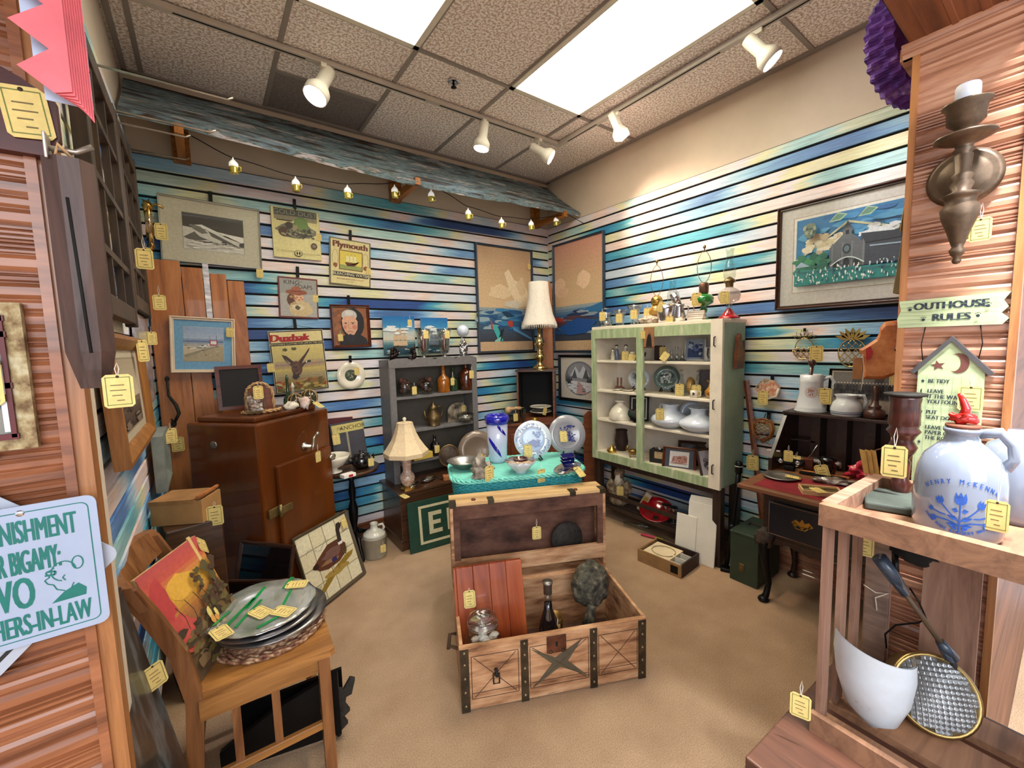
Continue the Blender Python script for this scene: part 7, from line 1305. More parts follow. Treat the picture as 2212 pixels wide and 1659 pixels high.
ob('weave', g, M('wicker_brown', (150, 96, 52), .7, var=.2), t_); ob('loop', G().tube([(.0, -.02, .06), (.012, -.02, .1), (.03, -.02, .09), (.03, -.02, .05)], .003, 6), LEATH, t_); hanger(t_, .09, .05, .02)
q = at(1612, 822, 'x', XR-.05); q2 = at(1645, 1105, 'x', XR-.03); t_ = thing('leaning_yardstick', 'long flat reddish brown wooden stick leaning on the wall beside the desk', 'stick', q2); d_ = q-q2; ob('stick', G().tube([(0, 0, 0), tuple(d_)], .017, 4, flat=.35, sm=False), RWD, t_); t_.location.z = q2.z
# the stick runs on to the floor
k_ = q2.z/d_.z; t_.location = q2-d_*k_; t_.children[0].data = G().tube([(0, 0, 0), tuple(d_*(1+k_))], .019, 4, flat=.35, sm=False).mesh('stick', [RWD]); ptag(t_, tuple(d_*(1+k_)*.60+Vector((-.03, 0, 0))), R(-65), 1.9, string=.04)
t_ = thing('green_case', 'dark green boxy carrying case with brass clasp on the carpet under the desk', 'case', (2.70, 1.145, 0), R(-64)); GC = M('case_green', (46, 60, 46), .5, var=.08); gw, gd, gh = .165, .30, .30
t_.location = (2.69, 1.15, 0); t_.rotation_euler = (0, 0, -pi/2); gw = .145; ob('body', G().rbox((0, 0, gh/2), (gw+.02, gd, gh), .006), GC, t_); ob('lid', G().rbox((0, 0, gh+.008), (gw+.026, gd+.006, .02), .006), GC, t_); ob('clasp', G().rbox((-.01, -gd/2-.003, .10), (.03, .006, .05), .003).lathe([(0, 0), (.007, 0), (.006, .006), (0, .007)], 10, T=TR((-.01, -gd/2-.005, .10), (pi/2, 0, 0))), ABR, t_)
ob('handle', G().tube([(-.04, 0, gh+.018), (-.03, 0, gh+.035), (.03, 0, gh+.035), (.04, 0, gh+.018)], .006, 6), LEATH, t_)
t_ = thing('black_fire_tool', 'tall black metal clamp stand between the green cabinet and the desk', 'stand', (2.62, 1.26, 0), R(-70)); ob('foot', G().rbox((0, 0, .012), (.12, .06, .024), .005), BLK, t_); ob('rod', G().tube([(-.03, 0, .02), (-.0, 0, .28), (.02, 0, .52), (.03, 0, .66)], [.014, .012, .014, .016], 10), BLK, t_); ob('joint', G().lathe([(0, -.02), (.02, -.02), (.02, .02), (0, .02)], 12, T=TR((.0, 0, .30), (pi/2, 0, 0))), BLK, t_); ob('cap', G().lathe([(.018, .655), (.022, .66), (.022, .72), (.016, .73), (0, .73)], 14, c=(.03, 0, 0)), BLK, t_); ob('white_tie', G().tube([(.03+.023*cos(i*.6), .023*sin(i*.6), .70) for i in range(11)], .0016, 4, closed=True), STRM, t_)
def onp(px, py, y=1.02): return at(px, py, 'y', y)
# ================================================================ LEFT WALL
LW = pi/2
SASH = wood('sash_dark', (34, 24, 16), (72, 52, 34), 'z', 7, .6, 10, 0, .2)
for nm, y0, y1, z0, z1, x0, lab, cols_ in (('a', 1.60, 2.22, 1.60, 2.42, .03, 'near dark wooden lattice sash hanging on the left wall, closest to the entrance', 2), ('b', 2.34, 2.92, 1.68, 2.47, .02, 'far dark wooden lattice sash on the left wall, nearer the wing photograph', 2)):
    t_ = thing('window_sash', lab, 'window sash', (XL+x0+.006, y0, z0), LW, 'dark sashes on the left wall'); w_, h_ = y1-y0, z1-z0
    for x in (.0, w_-.05): ob('stile', G().rbox((x+.025, 0, h_/2), (.05, .035, h_), .003), SASH, t_)
    for z in (0.02, h_-.06): ob('rail', G().rbox((w_/2, 0, z+.02), (w_-.1, .033, .06), .003), SASH, t_)
    for i in range(1, 4): ob('muntin', G().bx((.05, -.012, h_*i/4-.01), (w_-.05, .012, h_*i/4+.012)), SASH, t_)
    for i in range(1, 3): ob('muntin', G().bx((w_*i/3-.009, -.010, .05), (w_*i/3+.009, .010, h_-.05)), SASH, t_)
    if nm == 'a': ptag(t_, (w_-.05, -.06, .30), R(-80), 1.5, string=.05)
    else: ptag(t_, (w_-.06, -.06, .12), R(-80), 1.5, string=.05)
q = onp(206, 838, 1.0); q.x -= .04; q.y = 1.0; t_ = thing('carved_plank', 'long dark weathered carved plank hanging from a brass peg beside the left pillar', 'plank', q, R(8))
g = G(); n_ = 12; vs = []
for i in range(n_+1):
    z = .375*i/n_; w_ = .031 if z > .06 else .018+.013*z/.06; d_ = .022*(1 if z > .05 else .5+z*10)
    lx = 0; vs += [(lx+.04-w_, 0, z), (lx+.04-w_*.4, -d_, z), (lx+.04+w_*.4, -d_, z), (lx+.04+w_, -.004, z), (lx+.04+w_, .02, z), (lx+.04-w_, .02, z)]
g.add(vs, [(6*i+j, 6*i+(j+1) % 6, 6*i+6+(j+1) % 6, 6*i+6+j) for i in range(n_) for j in range(6)]+[(5, 4, 3, 2, 1, 0), tuple(6*n_+j for j in range(6))], sm=False); ob('plank', g, wood('plank_purple', (44, 28, 24), (90, 62, 52), 'z', 7, .6, 9, .1, .4), t_); ob('groove', G().tube([(.04, -.0225, .06), (.034, -.0225, .31)], .0022, 4), DARK, t_)
ob('hanging_cord', G().tube([(.025, -.01, .37), (.03, -.02, .392), (.05, -.01, .37)], .003, 5), ROPE, t_); ptag(t_, (.068, -.03, .022), 0, 1.1, string=.02)
def lpic(name, lab, y0, y1, z0, z1, fw_, dep, mat, off=.01, lean=0):
    t_ = thing(name, lab, 'picture', (XL+off, (y0+y1)/2, z0), rot=(Matrix.Rotation(LW, 4, 'Z') @ Matrix.Rotation(R(lean), 4, 'X')).to_euler()); framed_at(t_, y1-y0, z1-z0, fw_, dep, mat, (z1-z0)/2); return t_, y1-y0, z1-z0
t_, w_, h_ = lpic('framed_picture', 'honey brown framed sepia seascape on the left wall beside the pillar', 1.56, 2.30, 1.17, 1.555, .045, .035, GOLDW, .03, -2)
a = A(w_-.08, h_-.08, seed=3).r((190, 176, 150), 0, 0, 1, 1).r((150, 134, 110), .1, .1, .9, .9).grad([(0, (60, 44, 34)), (.35, (110, 92, 76)), (.45, (206, 190, 160)), (1, (170, 152, 124))], .12, .12, .88, .88, 12).sc([(70, 54, 44), (130, 112, 94)], 20, (.15, .14, .85, .45), .08, .02); ob('artwork', a, PR, t_, (0, -.012, h_/2)); ptag(t_, (w_*.30, -.045, h_*.98), R(-30), 1.6, string=.0)
t_ = thing('wrapped_print', 'unframed print in wrinkled silver plastic wrap hanging on the left wall', 'print', (XL+.02, 2.36, 1.25), LW); ob('board', G().rbox((.30, .0, .215), (.58, .008, .43), .002), M('crumpled_film', (176, 172, 178), .15, .35, sc=7, bmp=1, st=(1, 1, 2), stops=[(.35, (110, 104, 104)), (.5, (172, 168, 176)), (.65, (216, 214, 224))]), t_); ptag(t_, (.50, -.02, .36), R(-60), 1.3)
t_, w_, h_ = lpic('framed_mirror', 'small grey painted frame hanging low on the left wall near the corner', 2.46, 2.80, .86, 1.12, .05, .04, M('pewter_paint', (120, 124, 116), .5, .1), .03); ob('mirror_face', G().bx((-w_/2+.05, -.02, .05), (w_/2-.05, -.01, h_-.05)), PEW, t_); ptag(t_, (w_*.42, -.05, h_-.01), R(-70), 1.5)
# pegs of the slat wall
for i, (px, py, L_, lab) in enumerate(((200, 138, .42, 'topmost long pale metal peg on the left wall, above the sashes'), (228, 235, .36, 'second long pale metal peg, crossing in front of the awning board'), (255, 265, .27, 'third pale metal peg, ending at the first bracket'), (280, 322, .26, 'lowest pale metal peg beside the far sash'), (100, 320, .055, 'short brass peg near the pillar holding the carved plank'))):
    q = at(px, py, 'x', XL+.012) if px != 100 else onp(98, 318, 1.0)
    t_ = thing('wall_peg', lab, 'peg', q, 0, 'metal display pegs on the left wall'); ob('rod', G().tube([(0, 0, 0), (L_-.02, 0, 0), (L_, 0, .014)], .0045, 7), M('peg_metal', (170, 158, 146), .4, .7), t_); ob('back_plate', G().rbox((.002, 0, 0), (.004, .03, .04), .001), MATS['peg_metal'], t_)
# iron latch hanging on the pine board
q = at(366, 822, 'y', YB-.085); t_ = thing('iron_latch', 'curved black iron latch hanging on the pine board beside the cabinet', 'latch', q); ob('hook', G().tube([(-.01, 0, 0), (-.01, 0, -.09), (.02, -.01, -.15), (.03, -.015, -.20), (.005, -.015, -.25), (-.01, -.01, -.23)], [.006, .007, .01, .009, .008, .006], 8).blob((-.01, 0, .01), (.012, .006, .016), 1, 0, 6).blob((.0, -.008, -.26), (.014, .008, .02), 1, 0, 6), IRON, t_); ptag(t_, (.01, -.02, -.34), 0, 1.7, string=.07)
# gilt sconce in the corner
q = at(310, 480, 'y', YB-.09); q.x = -.20; q.z -= .02; t_ = thing('gilt_ornament', 'gilt crystal wall ornament in the left corner beside the wing photograph', 'wall ornament', q); g = G().blob((0, 0, .0), (.02, .02, .12), 4, .4, 9).blob((.0, 0, .13), (.03, .02, .03), 8, .5, 8).blob((0, 0, -.12), (.018, .018, .03), 9, .4, 7).tube([(0, 0, .12), (.05, -.02, .14), (.09, -.02, .12)], .008, 6); ob('body', g, M('gilt', (190, 150, 84), .25, .9, sc=30, bmp=.4), t_); ob('drops', G().lathe([(0, .06), (.014, .05), (.02, 0), (.01, -.06), (0, -.07)], 8, c=(.0, -.025, .02)), CRYS, t_); ptag(t_, (.065, -.04, .02), 0, 2.0); ptag(t_, (-.03, -.04, -.14), 0, 1.6); t_.scale = (.8, .8, .9)
# dark case, brown box and leaning frames between chair and cabinet
t_ = thing('dark_plinth', 'tall narrow dark wooden box standing between the left wall and the brown cabinet', 'box', (-.115, 2.33, 0), R(12)); ob('body', G().rbox((0, 0, .38), (.20, .24, .76), .006), CHW, t_)
t_ = thing('cardboard_box', 'small open tan box with a tag on the tall dark box behind the chair', 'box', (-.115, 2.32, .762), R(-28)); 
for a, b_ in (((-.10, -.075, 0), (.10, -.069, .10)), ((-.10, .069, 0), (.10, .075, .10)), ((-.10, -.069, 0), (-.094, .069, .10)), ((.094, -.069, 0), (.10, .069, .10))): ob('side_panel', G().bx(a, b_), CARD, t_)
ob('box_bottom', G().bx((-.094, -.069, 0), (.094, .069, .006)), CARD, t_); ob('box_lid', G().bx((-.104, -.079, .09), (.07, .079, .108)), M('kraft_lid', (150, 106, 60), .7), t_); ob('wood_strip', G().rbox((.088, 0, .115), (.012, .16, .012), .002), PINE, t_); ptag(t_, (.13, -.04, .06), .3, 1.7, string=.02)
for i, (x, y, rz, w_, h_, lab) in enumerate(((.09, 2.43, 40, .34, .50, 'large dark glazed frame leaning against the side of the brown cabinet'), (.04, 2.28, 52, .28, .40, 'smaller dark frame leaning in front of the large one behind the chair'))):
    t_ = thing('leaning_picture', lab, 'picture', (x-.02*i, y-.03, .008), rot=(Matrix.Rotation(R(rz-90), 4, 'Z') @ Matrix.Rotation(R(-16), 4, 'X')).to_euler()); framed_at(t_, w_, h_, .02, .018, DKW, h_/2); ob('dark_glazing', G().bx((-w_/2+.02, -.008, .02), (w_/2-.02, -.004, h_-.02)), BLKG, t_)
# plastic wrapped pictures leaning at the foot of the left wall
t_ = thing('wrapped_canvas', 'large picture in dark glossy plastic leaning at the foot of the left wall', 'picture', (XL+.15, 1.27, .005), rot=(Matrix.Rotation(LW, 4, 'Z') @ Matrix.Rotation(R(-9), 4, 'X')).to_euler()); ob('canvas', G().rbox((0, 0, .44), (.44, .03, .88), .004), M('dark_plastic', (50, 56, 58), .35, 0, sc=5, st=(2, 1, 1), bmp=.9, coat=.25, stops=[(.3, (14, 14, 14)), (.5, (40, 44, 46)), (.62, (90, 100, 106)), (.7, (30, 34, 36))]), t_); ptag(t_, (.16, -.03, .66), R(-60), 1.3, string=0)
# ================================================================ CHAIR LOAD
def C_(x, y, z): v = Matrix.Rotation(R(-2), 3, 'Z') @ Vector((x, y, 0)); return Vector((.09+v.x, 1.735+v.y, z))
t_ = thing('braided_mat', 'round brown braided straw mat under the platters on the chair seat', 'mat', C_(.03, .02, .456)); g = G()
for r_ in (.184, .168): P_ = [(r_*cos(i*.07), r_*sin(i*.07), .008) for i in range(90)]; rope(g, P_, .009)
ob('braid', g, M('straw_braid', (150, 100, 70), .9, sc=50, bmp=.5, stops=[(.35, (84, 44, 34)), (.5, (150, 104, 76)), (.65, (206, 176, 140))]), t_); ob('mat_centre', G().lathe([(0, 0), (.165, 0), (.165, .008), (0, .008)], 30), MATS['straw_braid'], t_)
def platter(name, lab, z, r_, mat, dx=0, rx=0, wav=None, sq=1.0):
    t_ = thing(name, lab, 'platter', C_(.03+dx, .02, z), rot=(R(rx), R(rx*.3), 0)); ob('platter', G().lathe([(0, 0), (r_*.6, 0), (r_*.72, .012), (r_, .026), (r_*1.01, .03), (r_*.7, .017), (r_*.58, .005), (0, .005)], 64, wav=wav, sq=sq), mat, t_); return t_
TNS = M('tarnished_silver', (150, 148, 148), .28, .95, var=.25)
platter('metal_platter', 'large tarnished round metal platter, lower one on the chair', .478, .185, TNS, .01)
platter('metal_platter', 'dark rimmed oval metal platter in the middle of the pile on the chair', .500, .18, TNS, -.01)
t_ = platter('silver_tray', 'fluted silver tray under clear wrap with green and yellow stripes, top of the chair pile', .522, .178, SILVR, -.02, wav=lambda a_, i: .012*cos(46*a_) if i in (3, 4) else 0)
GT = M('green_tape', (20, 140, 70), .3, coat=.6); r = random.Random(5)
ob('clear_wrap', G().lathe([(0, .03), (.10, .033), (.16, .032), (.177, .03)], 40, wav=lambda a_, i: .03*sin(7*a_+i)), M('cling_wrap', (214, 224, 206), .12, coat=1, sc=13, bmp=1, alpha=.30, stops=[(.35, (160, 176, 150)), (.55, (226, 232, 222)), (.7, (255, 255, 250))]), t_)
for x0, y0, x1, y1, w_ in ((-.12, -.08, -.02, .06, .012), (-.09, -.10, .0, .03, .010), (-.05, .0, .02, .12, .012), (.08, .06, .12, .13, .016), (.06, -.06, .10, .03, .009), (-.15, -.04, -.10, .02, .010), (-.03, -.15, .05, -.12, .012)):
    d = Vector((x1-x0, y1-y0, 0)); n_ = Vector((-d.y, d.x, 0)).normalized()*w_/2; p = Vector((x0, y0, .037)); q = Vector((x1, y1, .037)); ob('green_tape', G().add([tuple(p-n_), tuple(q-n_), tuple(q+n_), tuple(p+n_)]+[tuple(v-Vector((0, 0, .001))) for v in (p-n_, q-n_, q+n_, p+n_)], [(0, 1, 2, 3), (7, 6, 5, 4)]), GT, t_)
for x, y, a_ in ((-.03, -.03, .5), (.09, .07, 1.1), (-.14, -.07, .3), (.03, -.08, .7)): ptag(t_, (x, y, .042), a_, 1.5, rx=R(-88), string=0)
pc = [C_(-.19, -.15, .456), C_(-.165, .10, .456)]
t_ = thing('sunset_painting', 'unframed orange sunset landscape painting standing on the chair against its back', 'picture', C_(-.115, -.03, .458), rot=(Matrix.Rotation(R(62), 4, 'Z') @ Matrix.Rotation(R(-22), 4, 'X')).to_euler()); w_, h_ = .30, .39
ob('canvas', G().rbox((0, .006, h_/2), (w_, .012, h_), .001), M('canvas_edge', (206, 176, 120), .8), t_)
a = A(w_, h_, seed=12).grad([(0, (96, 74, 50)), (.3, (120, 92, 56)), (.5, (176, 110, 60)), (.62, (214, 160, 60)), (.75, (226, 170, 70)), (.88, (206, 90, 76)), (1, (196, 84, 84))], 0, 0, 1, 1, 26)
a.b((232, 176, 70), .45, .72, .25, .1).b((196, 70, 70), .12, .7, .14, .2).b((206, 84, 76), .15, .4, .2, .16).sc([(84, 66, 40), (110, 96, 50), (130, 104, 70), (70, 56, 40)], 70, (.1, .02, .98, .42), .07, .03, .5).sc([(232, 206, 120), (226, 160, 80)], 8, (.45, .12, .7, .45), .03, .05).sc([(84, 60, 44), (96, 84, 50)], 34, (.55, .4, 1, .75), .05, .04, .5)
for u in (.2, .35, .5, .62, .8): a.ln((66, 46, 34), [(u, .4), (u+.02, .5), (u-.03, .62)], .003)
ob('painting', a, PR, t_, (0, -.0005, h_/2)); ob('wood_strip', G().rbox((w_/2-.035, -.002, h_-.04), (.014, .006, .10), .001), M('pale_strip', (206, 170, 110), .7), t_); ptag(t_, (w_/2-.01, -.006, h_-.03), R(20), 1.5, ry=R(-60), string=0)
# black objects under the chair
t_ = thing('black_fender', 'black iron fireplace grate with scrolled end on the floor under the chair', 'grate', (.13, 1.66, 0), R(-14)); ob('plate', G().prism([(-.20, .02), (.19, .02), (.19, .27), (-.02, .20), (-.20, .10)], -.01, .01), BLK, t_); ob('plate', G().prism([(-.16, .0), (.2, .0), (.2, .20), (-.16, .16)], .10, .115), BLK, t_)
ob('scrolled_end', G().prism([(.19, .03), (.215, .05), (.20, .08), (.225, .10), (.21, .13), (.215, .16), (.235, .165), (.25, .22), (.232, .23), (.205, .19), (.19, .2)], -.008, .008), IRON, t_)
for x in (-.16, .18): ob('foot_bar', G().tube([(x, 0, .01), (x, .11, .01)], .01, 6), IRON, t_)
# ================================================================ LEFT PILLAR
BG = M('sign_aluminium', (158, 168, 190), .45, var=.02)
TRc = onp(200, 1066, 1.015); BRc = onp(217, 1343, 1.015); sw, sh_h = .36, TRc.z-BRc.z
t_ = thing('humour_sign', 'pale blue metal sign lettered PUNISHMENT FOR BIGAMY: TWO MOTHERS-IN-LAW', 'sign', (TRc.x-sw/2+.004, 1.012, BRc.z))
ob('metal_plate', G().prism([(x, z+sh_h/2) for x, z in rrect(sw, sh_h, .014, 4)], -.002, .0), BG, t_)
a = A(sw, sh_h, seed=1); TC = (0, 110, 100)
def rr_line(a, w_, h_, r_, wd, col):
    P_ = rrect(w_, h_, r_, 4); a.nx()
    for p, q in zip(P_, P_[1:]+P_[:1]):
        p = Vector(p); q = Vector(q); n_ = Vector((-(q-p).y, (q-p).x)).normalized()*wd/2; a.flat([tuple(p-n_), tuple(q-n_), tuple(q+n_), tuple(p+n_)], a.y-.0002, col=col)
rr_line(a, sw-.022, sh_h-.022, .01, .0016, TC)
RM = .955
a.text('MAXIMUM PUNISHMENT', .054, (sw*(.925-.5), sh_h*.31), -.0006, col=TC, al='RIGHT', sx=.335, thick=.0009).text('FOR BIGAMY:', .056, (sw*(.86-.5), sh_h*.09), -.0006, col=TC, al='RIGHT', sx=.27, thick=.001)
a.text('TWO', .075, (sw*(.765-.5), -sh_h*.135), -.0006, col=TC, al='RIGHT', sx=.40, thick=.0015).text('MOTHERS-IN-LAW', .05, (sw*(.94-.5), -sh_h*.36), -.0006, col=TC, al='RIGHT', sx=.37, thick=.0009)
wx = lambda u, v: (.79+u*.145, .25+v*.30)
a.p(TC, [wx(.15, 0), wx(.95, .02), wx(.98, .2), wx(.8, .36), wx(.45, .22)]).ln(TC, [wx(.48, .24), wx(.3, .32), wx(.24, .45), wx(.12, .5), wx(.06, .6), wx(.18, .66), wx(.1, .78), wx(.3, .86)], .0018)
a.ln(TC, [wx(.3+.28*cos(i*.35+1.8)+.2, .72-.24*sin(i*.35+1.8)+.02) for i in range(14)], .0018).ln(TC, [wx(.84+.13*cos(i*.45), .88+.16*sin(i*.45)) for i in range(15)], .0018).ln(TC, [wx(.08, .72), wx(.3, .70), wx(.32, .78), wx(.12, .8)], .003).ln(TC, [wx(.52, .5), wx(.46, .58), wx(.52, .64)], .0016).ln(TC, [wx(.7, .4), wx(.62, .26)], .0016)
ob('lettering', a, PR, t_, (0, -.0021, sh_h/2))
for px in (38, ): q = onp(px, 1092, 1.006); ob('screw', G().lathe([(0, -.002), (.006, -.0025), (.005, 0), (0, 0)], 12, T=TR((q.x-t_.location.x, -.003, sh_h-.012), (pi/2, 0, 0))), CHR, t_)
dc = onp(28, 1243, 1.03); t_ = thing('diamond_sign', 'white diamond shaped sign with black border hidden behind the punishment sign', 'sign', (onp(262, 1240, 1.03).x-.168, 1.028, dc.z)); D_ = .168
ob('metal_plate', G().prism([(x*cos(pi/4)-z*sin(pi/4), x*sin(pi/4)+z*cos(pi/4)) for x, z in rrect(D_*1.46, D_*1.46, .018, 4)], -.002, 0), M('sign_white', (170, 174, 186), .4, var=.02), t_)
a = A(.4, .4); P_ = [(x*cos(pi/4)-z*sin(pi/4), x*sin(pi/4)+z*cos(pi/4)) for x, z in rrect(D_*1.25, D_*1.25, .014, 4)]
for p, q in zip(P_, P_[1:]+P_[:1]): p = Vector(p); q = Vector(q); n_ = Vector((-(q-p).y, (q-p).x)).normalized()*.003; a.flat([tuple(p-n_), tuple(q-n_), tuple(q+n_), tuple(p+n_)], -.0002, col=(24, 22, 26))
ob('border', a, PR, t_, (0, -.002, 0))
# mirror/calendar frame at the left edge
TRc = onp(50, 655, 1.03); BRc = onp(80, 965, 1.03); h_ = TRc.z-BRc.z; w_ = .26
t_ = thing('distressed_frame', 'distressed tan window style frame with maroon bars and old prints on the left pillar', 'picture', ((TRc.x+BRc.x)/2-w_/2, 1.04, BRc.z)); framed_at(t_, w_, h_, .022, .016, M('distressed_tan', (170, 146, 104), .8, sc=40, bmp=.4, stops=[(.35, (110, 84, 56)), (.5, (166, 144, 104)), (.65, (196, 184, 150))]), h_/2)
MAR = M('maroon_bar', (90, 26, 30), .5); 
for z0_, z1_ in ((.02, .026), (.10*h_/.23, .106*h_/.23), (.18*h_/.23, .186*h_/.23), (h_-.026, h_-.02)): ob('glazing_bar', G().bx((-w_/2+.02, -.014, z0_-.003), (w_/2-.02, -.008, z1_)), MAR, t_)
ob('glazing_bar', G().bx((w_/2-.028, -.014, .02), (w_/2-.022, -.008, h_-.02)), MAR, t_)
a = A(w_-.05, h_-.04, seed=4).r((140, 136, 126), 0, 0, 1, 1).sc([(110, 116, 120), (170, 160, 140), (96, 110, 130)], 60, (.02, .02, .95, .95), .05, .03)
for i in range(9): a.r((70, 86, 116), .1+.09*i, .3, .15+.09*i, .33).r((70, 86, 116), .1+.09*i, .24, .15+.09*i, .27)
a.r((236, 236, 236), .955, .05, .985, .3).r((236, 236, 236), .955, .36, .985, .6).r((236, 236, 236), .955, .7, .985, .95); ob('old_print', a, PR, t_, (0, -.005, h_/2)); ob('scalloped_base', G().blob((-.0, -.008, -.012), (.08, .008, .014), 3, .3, 8), MATS['distressed_tan'], t_)
o_ = ptag(t_, (w_/2-.055, -.02, h_*.64), 0, 1.5, string=.0)
# dark plaque with tag at the top left
t_ = thing('dark_plaque', 'dark reddish wooden plaque with a tag at the top of the left pillar', 'plaque', (onp(95, 260, 1.03).x-.078, 1.04, onp(60, 335, 1.03).z)); ob('board', G().prism([(-.12, 0), (.08, 0), (.095, .03), (.095, .09), (.06, .115), (.04, .125), (-.12, .125)], -.02, 0), M('dark_red_wood', (70, 26, 22), .45, var=.2, sc=10, st=(1, 1, 5)), t_); ptag(t_, (.058, -.024, .10), 0, 1.5, ry=R(-6), string=.0)
# paper decorations
PINK = M('pink_tissue', (236, 116, 124), .7, var=.06); PALE = M('pale_tissue', (200, 214, 240), .7, var=.03)
q = at(185, 262, 'y', .90); t_ = thing('paper_fan', 'hanging pink and pale blue pleated paper decoration at the top left', 'paper decoration', (q.x+.010, .90, q.z))
for i in range(9):
    g = G(); x1 = -.002*i; y_ = -.004*i; n_ = 7; L_ = .40; pts_ = [(x1, .0+.003*i), (x1-.0, L_)]
    for k in range(n_): z = L_-(k+.5)*L_/n_; pts_ += [(x1-.020-.002*i-(.006+.0035*i)*(.4+.6*(z/L_)), z+L_/n_*.25), (x1-.012-.0008*i, z-L_/n_*.2)]
    g.prism(pts_, y_-.0004, y_+.0004); ob('paper_leaf', g, PINK, t_)
g = G()
for k in range(7): z = .02+.055*k; g.prism([(-.05-.007*k, z), (-.05-.007*k, z+.052), (-.0, z+.052), (0, z)], .003, .004)
ob('pale_layer', g, PALE, t_, kind='stuff')
PUR = M('purple_tissue', (110, 56, 150), .75, sc=20, stops=[(.3, (60, 24, 110)), (.55, (104, 56, 150)), (.72, (170, 140, 196))])
q = at(1962, 70, 'y', .36); t_ = thing('tissue_fan', 'purple honeycomb tissue paper disc hanging behind the right pillar top', 'paper decoration', (q.x+.13, .37, q.z+.02), rot=(0, 0, R(-18)))
g = G(); n_ = 40
g.lathe([(0, -.03), (.10, -.036), (.165, -.04), (.175, -.02), (.168, 0), (.175, .02), (.165, .04), (.10, .036), (0, .03)], 160, T=TR((0, 0, 0), (pi/2, 0, 0)), wav=lambda a_, i: .035*cos(32*a_+i*1.3), sm=False)
ob('pleated_disc', g, PUR, t_)
# ================================================================ RIGHT PILLAR
# sconce
PY = lambda px, py, x=1.335: at(px, py, 'x', x)
q = PY(2083, 385, 1.343); SB = M('sconce_bronze', (96, 78, 62), .42, .6, var=.12, sc=60)
t_ = thing('candle_sconce', 'turned bronze brown candle sconce with round back plate on the right pillar', 'sconce', q, -pi/2); k_ = .055
ob('back_plate', G().lathe([(0, 0), (.057, 0), (.059, .005), (.05, .012), (.043, .010), (.039, .014), (0, .018)], 36, T=TR((0, 0, 0), (pi/2, 0, 0))), SB, t_); ob('arm', G().tube([(0, -.01, -.005), (0, -k_, -.005)], .007, 8), SB, t_)
prf = [(0, -.198), (.006, -.196), (.009, -.19), (.006, -.182), (.012, -.176), (.015, -.165), (.01, -.158), (.013, -.15), (.022, -.12), (.033, -.09), (.036, -.07), (.026, -.055), (.03, -.045), (.038, -.04), (.016, -.03), (.022, -.015), (.016, -.005), (.021, .005), (.014, .012), (.017, .05), (.014, .056), (.02, .062), (.015, .068), (.018, .075), (.04, .083), (.055, .09), (.055, .094), (.02, .09), (.013, .1), (.02, .112), (.034, .125), (.036, .155), (.044, .163), (.044, .166), (.02, .16), (0, .155)]
ob('turned_stem', G().lathe([(r*.85, z*.88-.012) for r, z in prf], 28, c=(.004, -k_, 0)), SB, t_); ob('candle', G().lathe([(0, .125), (.019, .125), (.019, .165), (.017, .17), (0, .168)], 20, c=(.004, -k_, 0)), M('candle_wax', (220, 222, 230), .4, var=.02), t_); ptag(t_, (.032, -.03, -.095), 0, .9)
# outhouse rules
LIME = M('pale_green_board', (176, 186, 142), .6, sc=5, st=(1, 1, 8), var=.08); INK = (34, 44, 56)
a0, b0, c0 = PY(1942, 652), PY(2180, 624), PY(1942, 712); w_ = (a0-b0).length; h_ = .062
t_ = thing('outhouse_sign', 'pale green wooden two piece sign lettered OUTHOUSE RULES with an outhouse shape below', 'sign', (1.345, (a0.y+b0.y)/2, 1.505), -pi/2); H_ = .066
jag = [(-w_/2, 0), (w_/2-.006, .0), (w_/2+.003, .012), (w_/2-.008, .024), (w_/2+.001, .036), (w_/2-.006, .05), (w_/2+.003, H_), (-w_/2, H_-.004), (-w_/2+.004, .04), (-w_/2-.002, .02)]
ob('top_board', G().prism(jag, -.008, 0), LIME, t_)
a = A(w_, H_, seed=2).t('OUTHOUSE', .33, .5, .70, INK, thick=.0012, sx=1.0).t('RULES', .33, .52, .30, INK, thick=.0012, sx=1.0)
for i in range(6): a.ln((120, 140, 96), [(0.02+.15*k, .1+.15*i+.02*sin(k+i)) for k in range(7)], .0005)
for u, v in ((.12, .62), (.26, .25), (.84, .6), (.76, .3)):
    a.e(INK, u, v, .018, .05, 10)
    for k in range(4): a.e(INK, u-.02+.014*k, v+.1-.02*abs(k-1.5), .005, .018, 6)
ob('lettering', a, PR, t_, (0, -.0085, H_/2))
BZ = -.37; hw = .058; ap_ = -.02
def hx(x, z): return (x, z)
cx_ = -(PY(2045, 900).y-(a0.y+b0.y)/2)
ob('wire', G().tube([(cx_-.045, -.004, 0), (cx_-.05, -.004, -.04), (cx_-.045, -.004, -.085)], .0009, 4).tube([(cx_+.04, -.004, 0), (cx_+.045, -.004, -.04), (cx_+.04, -.004, -.08)], .0009, 4), BLK, t_)
ob('house_board', G().prism([(cx_-.052, BZ), (cx_+.052, BZ), (cx_+.052, -.10), (cx_+.055, -.10), (cx_, -.028), (cx_-.055, -.10), (cx_-.052, -.10)], -.008, 0), LIME, t_)
for s in (-1, 1): ob('roof_strip', G().prism([(cx_+s*.0, -.022), (cx_+s*.066, -.103), (cx_+s*.058, -.108), (cx_, -.034)], -.012, -.001), M('roof_grey', (70, 66, 66), .6), t_)
a = A(.104, .27, seed=5); LN = [('BE TIDY', .93), ('LEAVE', .845), ('IT THE WAY', .80), ('YOU FOUND IT', .755), ('PUT', .665), ('SEAT DOWN', .62), ('LEAVE', .535), ('PAPER ON', .49), ('THE ROLL', .445)]
for s, v in LN: a.text(s, .0125, (-.034, (v-.5)*.27), -.0004, col=INK, al='LEFT', sx=.78, thick=.0003)
